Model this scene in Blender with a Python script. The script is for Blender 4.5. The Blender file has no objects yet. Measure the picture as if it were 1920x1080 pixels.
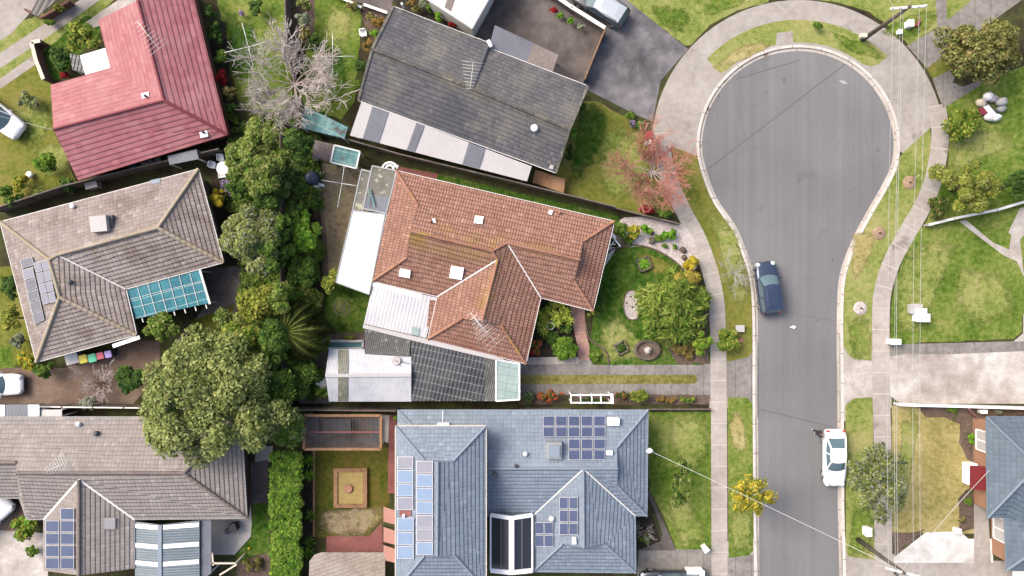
import bpy, math, random
import numpy as np
from mathutils import Vector, Matrix
from mathutils.geometry import tessellate_polygon

# ------------------------------------------------------------------ camera, world, sun
H = 65.0            # drone height in metres
S = 23.0            # pixels of the 1920 px photograph per metre of ground
scn = bpy.context.scene
cam = bpy.data.cameras.new('camera'); cam.sensor_width = 36.0
cam.lens = 36.0 * H / (1920.0 / S); cam.clip_end = 2000; cam.clip_start = 0.5
camo = bpy.data.objects.new('camera', cam); scn.collection.objects.link(camo)
camo.location = (0, 0, H); scn.camera = camo
SUN_EL = math.radians(48); SUN_AZ = math.atan2(-0.86, 0.5)      # towards the sun: upper left of the picture
world = bpy.data.worlds.new("World"); scn.world = world; world.use_nodes = True
wn = world.node_tree.nodes; wl = world.node_tree.links
sky = wn.new('ShaderNodeTexSky'); sky.sky_type = 'NISHITA'; sky.sun_disc = False
sky.sun_elevation = SUN_EL; sky.sun_rotation = SUN_AZ
sky.air_density = 1.0; sky.dust_density = 6.0; sky.ozone_density = 0.6
wn['Background'].inputs['Strength'].default_value = 0.15
wl.new(sky.outputs[0], wn['Background'].inputs['Color'])
sl = bpy.data.lights.new('sun', 'SUN'); sl.energy = 1.5; sl.angle = math.radians(30); sl.color = (1.0, 0.94, 0.87)
so = bpy.data.objects.new('sun', sl); scn.collection.objects.link(so)
sd = Vector((math.sin(SUN_AZ) * math.cos(SUN_EL), math.cos(SUN_AZ) * math.cos(SUN_EL), math.sin(SUN_EL)))
so.rotation_euler = sd.to_track_quat('Z', 'Y').to_euler(); so.location = sd * 200
scn.view_settings.view_transform = 'Standard'; scn.view_settings.look = 'None'
scn.view_settings.exposure = 0.92; scn.view_settings.gamma = 1
scn.cycles.max_bounces = 4; scn.cycles.diffuse_bounces = 3

col = scn.collection
rnd = random.Random(7)

def W(px, py, z=0.0):
    k = (H - z) / H
    return Vector(((px - 960) / S * k, -(py - 540) / S * k, z))

# ------------------------------------------------------------------ materials
def lin(v):
    v /= 255.0
    return v / 12.92 if v <= 0.04045 else ((v + 0.055) / 1.055) ** 2.4
def C(r, g, b, k=0.5):
    return (lin(r) * k, lin(g) * k, lin(b) * k, 1)

class NT:
    def __init__(s, name):
        s.m = bpy.data.materials.new(name); s.m.use_nodes = True
        s.t = s.m.node_tree; s.b = s.t.nodes['Principled BSDF']
    def n(s, typ, ins=None, **at):
        x = s.t.nodes.new(typ)
        for k, v in at.items(): setattr(x, k, v)
        for k, v in (ins or {}).items(): s.set(x.inputs[k], v)
        return x
    def set(s, sock, v):
        if isinstance(v, bpy.types.NodeSocket): s.t.links.new(v, sock)
        else: sock.default_value = v
    def math(s, op, a, b=0.0, c=0.0, clamp=False):
        x = s.n('ShaderNodeMath', operation=op, use_clamp=clamp)
        s.set(x.inputs[0], a); s.set(x.inputs[1], b); s.set(x.inputs[2], c)
        return x.outputs[0]
    def mix(s, f, a, b, mode='MIX'):
        x = s.n('ShaderNodeMix', data_type='RGBA', blend_type=mode)
        s.set(x.inputs[0], f); s.set(x.inputs[6], a); s.set(x.inputs[7], b)
        return x.outputs[2]
    def pos(s): return s.n('ShaderNodeNewGeometry').outputs['Position']
    def noise(s, vec, scale, detail=3, rough=0.6):
        return s.n('ShaderNodeTexNoise', {'Vector': vec, 'Scale': scale, 'Detail': detail, 'Roughness': rough}).outputs['Fac']
    def ramp(s, f, stops):
        x = s.n('ShaderNodeValToRGB', {'Fac': f}); e = x.color_ramp.elements
        while len(e) < len(stops): e.new(0.5)
        for i, (p, c) in enumerate(stops): e[i].position = p; e[i].color = c
        return x.outputs['Color']
    def step(s, v, a, b):
        x = s.n('ShaderNodeMapRange', {'Value': v, 'From Min': a, 'From Max': b}, interpolation_type='SMOOTHSTEP')
        return x.outputs[0]
    def bump(s, h, strength, dist):
        x = s.n('ShaderNodeBump', {'Height': h, 'Strength': strength, 'Distance': dist})
        s.t.links.new(x.outputs[0], s.b.inputs['Normal'])
    def out(s, colr, rough=0.9, metal=0.0, spec=0.3):
        s.set(s.b.inputs['Base Color'], colr); s.set(s.b.inputs['Roughness'], rough)
        s.set(s.b.inputs['Metallic'], metal); s.set(s.b.inputs['Specular IOR Level'], spec)
        return s.m

def surf(name, cols, s1=0.3, s2=2.0, s3=14.0, w=(0.4, 0.3, 0.3), lo=0.36, hi=0.64, rough=0.92, bump=0.0, bd=0.02, spec=0.25, spots=None, joint=None, metal=0.0):
    """mottled surface: three noises over world position drive a colour ramp"""
    t = NT(name); p = t.pos()
    v = t.math('MULTIPLY', t.noise(p, s1), w[0])
    v = t.math('MULTIPLY_ADD', t.noise(p, s2), w[1], v)
    n3 = t.noise(p, s3, 2)
    v = t.math('MULTIPLY_ADD', n3, w[2], v)
    k = len(cols)
    c = t.ramp(v, [(lo + (hi - lo) * i / max(1, k - 1), cc) for i, cc in enumerate(cols)])
    if spots:
        for (sc, sp, a, b) in spots:
            f = t.step(t.noise(p, sc, 4, 0.65), a, b)
            c = t.mix(f, c, sp)
    if joint:      # control joints / board lines along the strip's own length (UV x in metres)
        uv = t.n('ShaderNodeUVMap').outputs[0]
        sx = t.n('ShaderNodeSeparateXYZ', {0: uv})
        for ax, (per, wid, jc) in joint.items():
            fr = t.math('FRACT', t.math('DIVIDE', sx.outputs[ax], per))
            f = t.math('LESS_THAN', fr, wid / per)
            c = t.mix(t.math('MULTIPLY', f, 0.8), c, jc)
    if bump: t.bump(n3, bump, bd)
    return t.out(c, rough, metal, spec)

def tile(name, c1, c2, w=0.27, e=0.34, joint=0.55, patches=(), ridge=None, bumpd=0.035, rough=0.75, jw=0.09, strength=0.8, bond=0.0, colh=0.35, colj=0.4):
    """roof tiles: UV x runs along the eave and y up the slope, both in metres"""
    t = NT(name); p = t.pos()
    sx = t.n('ShaderNodeSeparateXYZ', {0: t.n('ShaderNodeUVMap').outputs[0]})
    b = t.math('DIVIDE', sx.outputs[1], e); row = t.math('FLOOR', b); fb = t.math('FRACT', b)
    a = t.math('DIVIDE', sx.outputs[0], w)
    if bond: a = t.math('MULTIPLY_ADD', row, bond, a)
    fa = t.math('FRACT', a)
    idv = t.n('ShaderNodeCombineXYZ', {0: t.math('FLOOR', a), 1: row})
    wn_ = t.n('ShaderNodeTexWhiteNoise', {'Vector': idv.outputs[0]}, noise_dimensions='2D').outputs['Value']
    v = t.math('MULTIPLY_ADD', wn_, 0.62, t.math('MULTIPLY', t.noise(p, 0.9), 0.45))
    c = t.mix(v, c1, c2)
    for (sc, pc, lo, hi, amt) in patches:
        f = t.math('MULTIPLY', t.step(t.noise(p, sc, 5, 0.7), lo, hi), amt)
        c = t.mix(f, c, pc)
    if ridge:      # lichen that has spread down from the ridges
        z0, z1, rc, amt = ridge
        zz = t.n('ShaderNodeSeparateXYZ', {0: p}).outputs[2]
        f = t.math('MULTIPLY', t.step(zz, z0, z1), t.step(t.noise(p, 0.35, 4, 0.6), 0.42, 0.62))
        c = t.mix(t.math('MULTIPLY', f, amt), c, rc)
    odd = t.math('GREATER_THAN', t.math('FRACT', t.math('MULTIPLY', wn_, 91.7)), 0.965)      # odd replaced tiles
    c = t.mix(t.math('MULTIPLY', odd, 0.45), c, tuple(min(1, x * 1.35) for x in c2[:3]) + (1,))
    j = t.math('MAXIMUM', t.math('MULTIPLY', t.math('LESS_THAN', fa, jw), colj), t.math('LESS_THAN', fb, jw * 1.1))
    c = t.mix(t.math('MULTIPLY', j, joint), c, (c1[0] * .25, c1[1] * .25, c1[2] * .25, 1))  # dark lines: gap dirt plus shade of tile edges painted into the colour
    h = t.math('MULTIPLY', t.math('SINE', t.math('MULTIPLY', fa, math.pi)), colh)      # rolls
    h = t.math('ADD', t.math('MINIMUM', t.math('MULTIPLY', fb, 4.0), t.math('MULTIPLY', t.math('SUBTRACT', 1.0, fb), 1.33)), h)      # each course laps the one below
    t.bump(h, strength, bumpd)
    return t.out(c, rough)

def corr(name, cols, w=0.2, bumpd=0.03, rough=0.6, groove=0.15, rows=None, patches=(), metal=0.0, strength=0.7):
    """ribbed sheet roofing, ribs running up the slope"""
    t = NT(name); p = t.pos()
    sx = t.n('ShaderNodeSeparateXYZ', {0: t.n('ShaderNodeUVMap').outputs[0]})
    fa = t.math('FRACT', t.math('DIVIDE', sx.outputs[0], w))
    v = t.math('ADD', t.math('MULTIPLY', t.noise(p, 0.5), 0.6), t.math('MULTIPLY', t.noise(p, 6), 0.4))
    k = len(cols)
    c = t.ramp(v, [(0.38 + 0.24 * i / max(1, k - 1), cc) for i, cc in enumerate(cols)])
    for (sc, pc, lo, hi, amt) in patches:
        f = t.math('MULTIPLY', t.step(t.noise(p, sc, 5, 0.7), lo, hi), amt)
        c = t.mix(f, c, pc)
    g = t.math('LESS_THAN', fa, groove)
    dk = tuple(x * 0.45 for x in cols[0][:3]) + (1,)
    c = t.mix(t.math('MULTIPLY', g, 0.5), c, dk)
    if rows:
        e, rw, rc, amt = rows
        fb = t.math('FRACT', t.math('DIVIDE', sx.outputs[1], e))
        c = t.mix(t.math('MULTIPLY', t.math('LESS_THAN', fb, rw), amt), c, rc)
    t.bump(t.math('SINE', t.math('MULTIPLY', fa, 2 * math.pi)), strength, bumpd)
    return t.out(c, rough, metal)

def leafmat(name, c1, c2, c3, rough=0.8, flower=None, amt=0.0):
    """leaves: every leaf has its own tint, clumps drift between three greens"""
    t = NT(name); p = t.pos()
    g = t.n('ShaderNodeNewGeometry').outputs['Random Per Island']
    v = t.math('MULTIPLY_ADD', g, 0.5, t.math('MULTIPLY', t.noise(p, 0.8, 3), 0.7))
    c = t.ramp(v, [(0.3, c1), (0.58, c2), (0.88, c3)])
    if flower: c = t.mix(t.math('GREATER_THAN', t.math('FRACT', t.math('MULTIPLY', g, 37.7)), 1 - amt), c, flower)
    return t.out(c, rough, 0, 0.12)

def plain(name, c, rough=0.5, metal=0.0, spec=0.4, var=0.12, sc=3.0):
    t = NT(name)
    f = t.noise(t.pos(), sc, 3)
    cc = t.mix(f, tuple(x * (1 - var) for x in c[:3]) + (1,), tuple(min(1, x * (1 + var)) for x in c[:3]) + (1,))
    return t.out(cc, rough, metal, spec)

def brick(name, c1, c2, mortar, bw=0.23, bh=0.086, flat=False, rough=0.85):
    t = NT(name)
    v = t.pos() if flat else t.n('ShaderNodeUVMap').outputs[0]
    x = t.n('ShaderNodeTexBrick', {'Vector': v, 'Color1': c1, 'Color2': c2, 'Mortar': mortar, 'Scale': 1.0, 'Mortar Size': 0.012,
            'Brick Width': bw, 'Row Height': bh})
    return t.out(t.mix(t.math('MULTIPLY', t.noise(t.pos(), 2), 0.35), x.outputs['Color'], mortar), rough)

def glassy(name, c, rough=0.12):
    t = NT(name); return t.out(c, rough, 0.0, 0.8)

MT = {}
MT['asphalt'] = surf('asphalt', [C(138,136,140), C(148,146,150), C(158,156,159)], 0.08, 0.7, 22, (.5,.25,.25), .4, .6, .9, .25, .01, spots=[(0.16, C(122,121,125), .55, .75)])
def asphalt():
    t = NT('asphalt_road'); p = t.pos()
    sc = t.n('ShaderNodeVectorMath', {0: p, 1: (1.5, .035, 1)}, operation='MULTIPLY').outputs[0]
    v = t.math('MULTIPLY_ADD', t.noise(sc, 1.0, 3), .24, t.math('MULTIPLY', t.noise(p, .08), .46))
    v = t.math('MULTIPLY_ADD', t.noise(p, 20, 2), .3, v)
    c = t.ramp(v, [(.4, C(131,131,133)), (.5, C(143,143,145)), (.6, C(154,154,155))])
    c = t.mix(t.math('MULTIPLY', t.step(t.noise(p, .35, 5, .7), .6, .74), .5), c, C(120,118,122))
    c = t.mix(t.math('MULTIPLY', t.step(t.noise(p, 3.2, 2), .74, .8), .5), c, C(176,174,175))
    c = t.mix(t.math('MULTIPLY', t.step(t.noise(p, 1.1, 2), .7, .76), .55), c, C(104,103,106))
    cr = t.n('ShaderNodeTexVoronoi', {'Vector': t.mix(.12, p, t.n('ShaderNodeTexNoise', {'Vector': p, 'Scale': .8}).outputs['Color']), 'Scale': .16}, feature='DISTANCE_TO_EDGE').outputs['Distance']
    m = t.math('MULTIPLY', t.math('LESS_THAN', cr, .0035), t.step(t.noise(p, .12), .5, .6))
    c = t.mix(t.math('MULTIPLY', m, .25), c, C(104,102,106))
    t.bump(t.noise(p, 24, 2), .25, .01)
    return t.out(c, .9)
MT['asphalt'] = asphalt()
MT['asphalt_old'] = surf('asphalt_old', [C(92,90,94), C(126,123,128), C(160,157,160)], 0.3, 1.1, 9, (.55,.3,.15), .38, .62, .85, .2)
MT['paved_dark'] = surf('paved_dark', [C(96,88,86), C(124,115,112), C(150,140,136)], 0.25, 1.2, 9, (.55,.3,.15), .38, .62)
JT = C(120,112,106)
MT['concrete'] = surf('concrete', [C(180,172,164,.46), C(200,192,184,.47), C(216,209,202,.49)], 0.35, 2.2, 12, (.45,.35,.2), .36, .64, .9, .1, spots=[(0.5, C(168,157,146), .6, .75)])
MT['footpath'] = surf('footpath_concrete', [C(178,169,161,.54), C(196,187,179,.55), C(212,204,196,.56)], 0.35, 2.2, 12, (.45,.35,.2), .36, .64, .9, .1, spots=[(0.4, C(154,143,133), .58, .74)], joint={0: (1.75, 0.1, C(228,220,212))})
MT['footpath_old'] = surf('weathered_concrete', [C(138,132,127), C(160,154,149), C(184,178,172)], 0.6, 2.5, 14, (.4,.35,.25), .38, .62, .92, .15, spots=[(1.2, C(112,107,102), .6, .76)], joint={0: (1.3, 0.04, C(112,106,100))})
MT['kerb'] = surf('kerb_concrete', [C(200,192,183,.6), C(222,215,207,.62), C(238,232,226,.64)], 0.5, 3, 14, lo=.38, hi=.62, joint={0: (2.4, .06, C(120,108,98))})
MT['gutter'] = surf('gutter_concrete', [C(186,176,168,.6), C(206,197,188,.6), C(220,212,204,.6)], 0.4, 3, 14, lo=.38, hi=.62, spots=[(0.45, C(176,128,100), .66, .76), (0.9, C(140,128,118), .6, .7)], joint={0: (2.4, .06, C(130,118,108))})
MT['white_concrete'] = surf('white_concrete', [C(214,208,202,.5), C(238,236,233,.54), C(250,250,249,.58)], 0.25, 1.2, 9, (.5,.35,.15), .36, .58)
MT['pale_drive'] = surf('pale_driveway', [C(178,166,156,.5), C(208,199,191,.52), C(240,235,230,.55)], 0.22, 1.0, 8, (.5,.35,.15), .36, .62, spots=[(0.5, C(158,144,134), .62, .78)])
MT['brown_drive'] = surf('brown_driveway', [C(112,92,82), C(140,118,104), C(168,148,132)], 0.25, 1.2, 9, (.5,.3,.2), .36, .64)
MT['patio_pale'] = surf('patio_concrete', [C(190,186,182), C(212,208,204), C(226,222,218)], 0.6, 3, 14, lo=.36, hi=.64)
MT['red_paving'] = surf('red_paving', [C(142,88,86), C(164,106,102), C(180,124,118)], 0.6, 3, 14, lo=.36, hi=.64)
def grass(name, cs, **k): return surf(name, cs, 0.3, 2.6, 13, (.36,.34,.3), .40, .60, .95, .9, .05, .1, **k)
MT['lawn'] = grass('verge_lawn', [C(108,130,54,.54), C(146,160,82,.54), C(170,174,102,.53), C(190,184,128,.52)])
MT['lawn_green'] = grass('green_lawn', [C(80,112,36), C(110,138,52), C(140,158,74), C(174,174,104)])
MT['lawn_lush'] = grass('lush_lawn', [C(44,84,20), C(66,108,32), C(98,126,50), C(140,146,80)], spots=[(0.3, C(46,98,24), .56, .68)])
MT['lawn_dry'] = grass('dry_lawn', [C(150,144,82), C(182,170,108), C(200,186,126), C(212,200,146)])
MT['lawn_mid'] = grass('mid_lawn', [C(102,112,44,.54), C(128,136,56,.54), C(148,146,74,.53), C(162,148,92,.52)], spots=[(0.35, C(140,112,72), .6, .74)])
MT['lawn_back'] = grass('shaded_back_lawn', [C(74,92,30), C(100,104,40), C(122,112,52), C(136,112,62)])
MT['dirt_lawn'] = grass('worn_dirt_lawn', [C(136,118,92), C(166,148,118), C(186,170,138), C(176,164,98)])
MT['median_grass'] = grass('median_grass', [C(112,104,60), C(136,134,66), C(160,154,92), C(186,168,122)])
MT['soil'] = surf('garden_soil', [C(44,38,28), C(70,62,44), C(84,92,48), C(110,98,76)], 0.3, 1.6, 14, (.4,.3,.3), .36, .64, .95, .6, .04)
MT['mulch'] = surf('bark_mulch', [C(92,76,66), C(124,106,94), C(150,132,118)], 0.5, 4, 20, (.3,.3,.4), .38, .62, .95, .8, .05, spots=[(0.7, C(90,104,50), .58, .68)])
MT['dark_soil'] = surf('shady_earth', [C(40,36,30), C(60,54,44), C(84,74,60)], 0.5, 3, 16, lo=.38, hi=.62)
MT['gravel'] = surf('pale_gravel', [C(170,156,150,.58), C(222,210,204,.6), C(246,240,236,.62)], 0.8, 7, 30, (.2,.35,.45), .4, .6, .9, .8, .04)
MT['brickpath'] = brick('brick_paving', C(168,104,88), C(206,150,134), C(224,196,184), 0.23, 0.11, flat=True)
MT['edge_brick'] = surf('brick_edging', [C(98,84,74), C(128,110,98), C(160,146,134)], 1, 6, 20, lo=.38, hi=.62)
MT['timber'] = surf('weathered_timber', [C(108,96,88), C(134,122,112), C(160,150,142)], 0.6, 4, 20, lo=.38, hi=.62)
MT['timber_brown'] = surf('stained_timber', [C(140,104,76), C(178,138,104), C(200,160,126)], 0.6, 4, 20, lo=.38, hi=.62)
MT['pole_wood'] = surf('grey_pole_timber', [C(92,84,78), C(116,106,98), C(140,132,122)], 1, 6, 20, lo=.38, hi=.62)
MT['bark'] = surf('bark', [C(72,58,46), C(100,84,68), C(130,114,98)], 1, 6, 20, lo=.38, hi=.62)
MT['bark_pale'] = surf('pale_bark', [C(168,150,144), C(196,180,174), C(220,206,200)], 1, 6, 20, lo=.38, hi=.62)
MT['twig_grey'] = surf('grey_twigs', [C(172,160,154,.7), C(202,191,186,.75), C(222,214,210,.75)], 1, 6, 20, lo=.38, hi=.62)
MT['twig_white'] = surf('white_twigs', [C(190,188,182), C(214,212,208), C(232,230,226)], 1, 6, 20, lo=.38, hi=.62)
MT['twig_red'] = surf('red_twigs', [C(204,126,106,.55), C(220,154,136,.58), C(230,182,168,.6)], 1, 6, 20, lo=.38, hi=.62)
MT['white'] = plain('white_paint', (.82,.82,.82,1), .5, var=.04)
MT['offwhite'] = plain('offwhite_paint', (.62,.61,.58,1), .6)
MT['cream'] = plain('cream_render', (.5,.44,.36,1), .85)
MT['grey'] = plain('grey_paint', (.25,.26,.27,1), .5)
MT['darkgrey'] = plain('dark_grey_paint', (.07,.07,.08,1), .5)
MT['black'] = plain('black_plastic', (.02,.02,.022,1), .5)
MT['rubber'] = plain('tyre_rubber', (.02,.02,.02,1), .8)
MT['metal'] = plain('galvanised_steel', (.45,.46,.47,1), .35, .6)
MT['wire'] = plain('wire_metal', (.6,.62,.6,1), .5, .1)
MT['line'] = plain('line_wire', (.36,.37,.35,1), .6)
MT['cable'] = plain('aged_cable', (.5,.49,.47,1), .6)
MT['brick_wall'] = brick('orange_brick', C(176,118,84), C(206,146,108), C(190,160,140))
MT['brick_red'] = brick('red_brick', C(132,72,60), C(160,96,80), C(150,130,120))
MT['brick_brown'] = brick('brown_brick', C(110,84,70), C(140,110,92), C(150,136,124))
MT['glass'] = glassy('window_glass', (.05,.07,.09,1))
MT['carglass'] = glassy('car_glass', (.075,.12,.14,1), .08)
MT['slab'] = surf('weathered_slab', [C(164,150,138), C(186,174,162), C(204,194,184)], .6, 3, 12, lo=.38, hi=.62, joint={1: (.3, .04, C(140,128,118))})
MT['stone'] = surf('garden_stone', [C(92,80,70), C(124,112,100), C(150,140,128)], 1, 5, 20, lo=.38, hi=.62)
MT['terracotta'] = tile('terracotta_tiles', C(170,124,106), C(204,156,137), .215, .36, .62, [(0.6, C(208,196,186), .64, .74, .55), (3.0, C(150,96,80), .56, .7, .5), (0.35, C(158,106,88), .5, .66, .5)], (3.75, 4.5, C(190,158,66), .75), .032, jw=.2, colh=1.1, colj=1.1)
MT['terra_cap'] = surf('terracotta_caps', [C(172,118,96), C(196,144,120), C(208,166,138)], .7, 4, 16, lo=.38, hi=.62, spots=[(0.5, C(196,168,80), .54, .68)])
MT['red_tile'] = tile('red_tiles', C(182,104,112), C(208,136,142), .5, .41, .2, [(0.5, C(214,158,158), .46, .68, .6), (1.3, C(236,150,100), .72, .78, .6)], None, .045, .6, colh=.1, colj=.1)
MT['red_cap'] = plain('red_ridge', C(172,86,94), .6)
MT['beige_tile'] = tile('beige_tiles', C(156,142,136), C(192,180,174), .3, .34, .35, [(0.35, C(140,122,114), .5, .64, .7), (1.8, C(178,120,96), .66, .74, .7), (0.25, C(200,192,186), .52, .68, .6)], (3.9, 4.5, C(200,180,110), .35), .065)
MT['beige_cap'] = surf('beige_caps', [C(182,166,146), C(204,188,162), C(216,206,196)], .7, 4, 16, lo=.38, hi=.62)
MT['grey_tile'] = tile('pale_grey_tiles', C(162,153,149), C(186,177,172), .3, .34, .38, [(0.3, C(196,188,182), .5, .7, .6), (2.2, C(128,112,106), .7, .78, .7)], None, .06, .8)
MT['greycap'] = surf('grey_caps', [C(136,122,118), C(156,144,138), C(172,160,154)], .7, 4, 16, lo=.38, hi=.62)
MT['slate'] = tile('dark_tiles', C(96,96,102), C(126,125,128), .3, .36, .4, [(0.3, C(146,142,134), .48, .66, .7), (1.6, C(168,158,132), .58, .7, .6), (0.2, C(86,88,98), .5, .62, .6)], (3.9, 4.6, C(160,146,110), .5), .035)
MT['slate_cap'] = surf('dark_caps', [C(90,90,92), C(120,118,114), C(180,172,152)], .7, 4, 16, lo=.38, hi=.62)
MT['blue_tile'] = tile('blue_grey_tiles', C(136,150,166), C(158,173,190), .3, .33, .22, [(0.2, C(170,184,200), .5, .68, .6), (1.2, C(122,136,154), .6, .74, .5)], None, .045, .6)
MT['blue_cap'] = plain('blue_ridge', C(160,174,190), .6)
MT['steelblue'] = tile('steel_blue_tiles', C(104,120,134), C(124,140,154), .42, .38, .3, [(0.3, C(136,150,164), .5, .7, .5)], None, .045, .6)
MT['steelcap'] = plain('steel_ridge', C(140,156,170), .6)
MT['whiteroof'] = corr('white_sheet_roof', [(.74,.74,.75,1), (.8,.8,.8,1)], .3, .01, .5, .06, strength=.3)
MT['patioroof'] = corr('pale_patio_sheet', [C(216,212,212), C(226,222,222)], .25, .01, .5, .08, strength=.3)
MT['ribbed'] = corr('white_ribbed_roof', [C(226,226,232), C(250,250,254)], .28, .02, .5, .12, strength=.5, patches=[(0.9, C(198,192,184), .62, .74, .5)])
MT['shedroof'] = corr('shed_sheet_roof', [C(208,212,220), C(228,231,238), C(238,240,246)], .16, .006, .5, .12, patches=[(0.7, C(196,196,196), .6, .74, .6)])
MT['translucent'] = corr('weathered_clear_sheet', [C(120,122,108), C(168,168,150)], .16, .02, .5, .12, patches=[(2.5, C(206,200,170), .55, .66, .7)])
MT['lichen'] = surf('lichen_cement_roof', [C(112,110,100), C(138,136,126), C(160,158,148)], .6, 4, 18, lo=.38, hi=.62, spots=[(1.5, C(210,208,180), .58, .66)])
MT['greylichen'] = corr('old_grey_cement_sheet', [C(102,102,100), C(126,126,124), C(142,142,138)], .16, .025, .8, .2, patches=[(1.6, C(206,206,198), .58, .66, .85)])
MT['blackroof'] = corr('dark_translucent_sheet', [C(62,66,72), C(86,90,94), C(104,107,110)], .3, .02, .35, .1, rows=(.62, .05, C(200,200,196), .75), patches=[(2.2, C(180,180,174), .66, .74, .6)])
MT['steelslab'] = corr('blue_grey_sheet', [C(118,122,134), C(138,142,154)], .25, .006, .5, .1, strength=.3)
MT['tealroof'] = corr('teal_sheet', [C(32,122,142), C(54,144,160), C(80,164,176)], .7, .01, .4, .07, strength=.2, rows=(1.35,.05,C(170,210,214),.8))
MT['tealold'] = corr('old_teal_sheet', [C(70,132,134), C(96,158,158), C(150,190,188)], .55, .01, .5, .06, rows=(.8,.06,C(190,214,210),.7), patches=[(1.5, C(96,74,72), .54, .64, .9)])
MT['brownold'] = corr('old_brown_sheet', [C(96,84,84), C(126,112,110), C(150,138,136)], .55, .01, .6, .06, patches=[(1.5, C(190,180,178), .58, .68, .7)])
MT['glassroof'] = corr('pale_green_glass', [C(176,200,196), C(198,218,214)], .9, .01, .2, .06, rows=(.62,.05,C(120,130,130),.7), strength=.2)
MT['carportblue'] = corr('blue_grey_ribbed_sheet', [C(134,150,160), C(154,169,178)], .2, .02, .5, .12)
def pvmat(name, a, b):
    t = NT(name); p = t.pos()
    return t.out(t.mix(t.noise(p, .8, 2), a, b), .18, 0, .6)
MT['pv'] = pvmat('solar_cells_dark', C(72,82,118), C(92,106,144))
MT['pv_light'] = pvmat('solar_cells_light', C(134,164,204), C(160,180,206))
MT['pv_grey'] = pvmat('solar_cells_grey', C(150,152,170), C(172,172,184))
MT['pv_dgrey'] = pvmat('solar_cells_dull', C(112,110,122), C(150,150,160))
MT['pvframe'] = plain('panel_frame', (.5,.5,.52,1), .4, .3)
MT['blackglass'] = glassy('black_panel_glass', (.02,.022,.03,1), .2)
G3 = lambda a, b, c: (C(*a, .6), C(*b, .6), C(*c, .54))
MT['leaf_olive'] = leafmat('olive_leaves', *G3((70,82,34), (118,130,62), (176,180,110)))
MT['leaf_big'] = leafmat('grey_green_leaves', *G3((76,92,44), (124,140,76), (190,194,128)))
MT['leaf_dark'] = leafmat('dark_green_leaves', *G3((34,58,22), (58,88,36), (104,130,56)))
MT['leaf_yellow'] = leafmat('yellow_green_leaves', *G3((78,90,30), (126,136,50), (184,182,84)))
MT['leaf_gold'] = leafmat('golden_leaves', *G3((120,112,24), (176,158,40), (224,204,80)))
MT['leaf_bright'] = leafmat('bright_green_leaves', *G3((54,100,20), (98,150,38), (156,196,70)))
MT['leaf_mid'] = leafmat('mid_green_leaves', *G3((56,86,26), (88,122,40), (136,158,66)))
MT['leaf_brown'] = leafmat('brown_green_leaves', *G3((70,66,30), (108,106,52), (170,156,104)))
MT['leaf_conifer'] = leafmat('conifer_sprays', *G3((64,84,28), (112,130,50), (164,174,86)))
MT['leaf_conifer_gold'] = leafmat('golden_conifer_sprays', *G3((120,110,34), (168,152,62), (206,186,92)))
MT['leaf_grey'] = leafmat('silver_leaves', *G3((82,92,72), (124,134,104), (170,176,150)))
MT['leaf_redflower'] = leafmat('leaves_with_red_flowers', *G3((36,60,24), (66,92,36), (104,124,56)), flower=C(220,84,70), amt=.3)
MT['leaf_crimson'] = leafmat('crimson_leaves', *G3((110,20,24), (150,30,36), (186,60,60)))
MT['leaf_purple'] = leafmat('purple_flowering_leaves', *G3((70,80,60), (100,100,84), (140,130,120)), flower=C(180,150,200), amt=.4)
MT['leaf_rust'] = leafmat('rusty_leaves', *G3((90,74,34), (134,110,56), (168,136,80)))
MT['leaf_yflower'] = leafmat('leaves_with_yellow_flowers', *G3((50,80,26), (90,116,44), (120,140,60)), flower=C(240,226,100), amt=.12)
MT['leaf_wflower'] = leafmat('leaves_with_white_flowers', *G3((50,90,26), (98,134,50), (150,170,76)), flower=C(250,248,240), amt=.05)
MT['leaf_palm'] = leafmat('palm_leaflets', *G3((60,84,36), (104,122,60), (160,162,104)))
MT['leaf_yucca'] = leafmat('yucca_blades', *G3((70,100,30), (128,150,50), (206,206,92)))
def paint(name, c, rough=.3, metal=0.0):
    t = NT(name); t.b.inputs['Coat Weight'].default_value = .6; t.b.inputs['Coat Roughness'].default_value = .06
    return t.out(t.mix(t.noise(t.pos(), 2), tuple(x * .96 for x in c[:3]) + (1,), c), rough, metal, .5)
MT['carwhite'] = paint('white_car_paint', (.72,.73,.75,1))
MT['carskysheen'] = paint('sky_sheen_car_paint', (.42,.45,.48,1), .3, .3)  # bright sky reflection on a dark car roof, painted as silver
MT['carcharcoal'] = paint('charcoal_car_paint', (.04,.043,.05,1), .3, .2)
MT['carnavy'] = paint('navy_car_paint', (.03,.045,.085,1), .28, .3)
MT['carblack'] = paint('black_car_paint', (.02,.025,.035,1), .28, .2)
MT['headlamp'] = glassy('headlamp_lens', (.7,.72,.74,1), .1)
MT['taillamp'] = glassy('tail_lamp_lens', (.35,.03,.03,1), .2)
# ------------------------------------------------------------------ object helpers
ORG = {}
def tag(o, label=None, cat=None, group=None, kind=None):
    if label: o['label'] = label
    if cat: o['category'] = cat
    if group: o['group'] = group
    if kind: o['kind'] = kind
    return o
def thing(name, label, cat, loc=(0, 0, 0), group=None, rz=0.0):
    o = bpy.data.objects.new(name, None); col.objects.link(o)
    o.location = loc; o.rotation_euler = (0, 0, rz); o.empty_display_size = .3
    ORG[o.name] = Vector(loc)
    return tag(o, label, cat, group)

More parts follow.
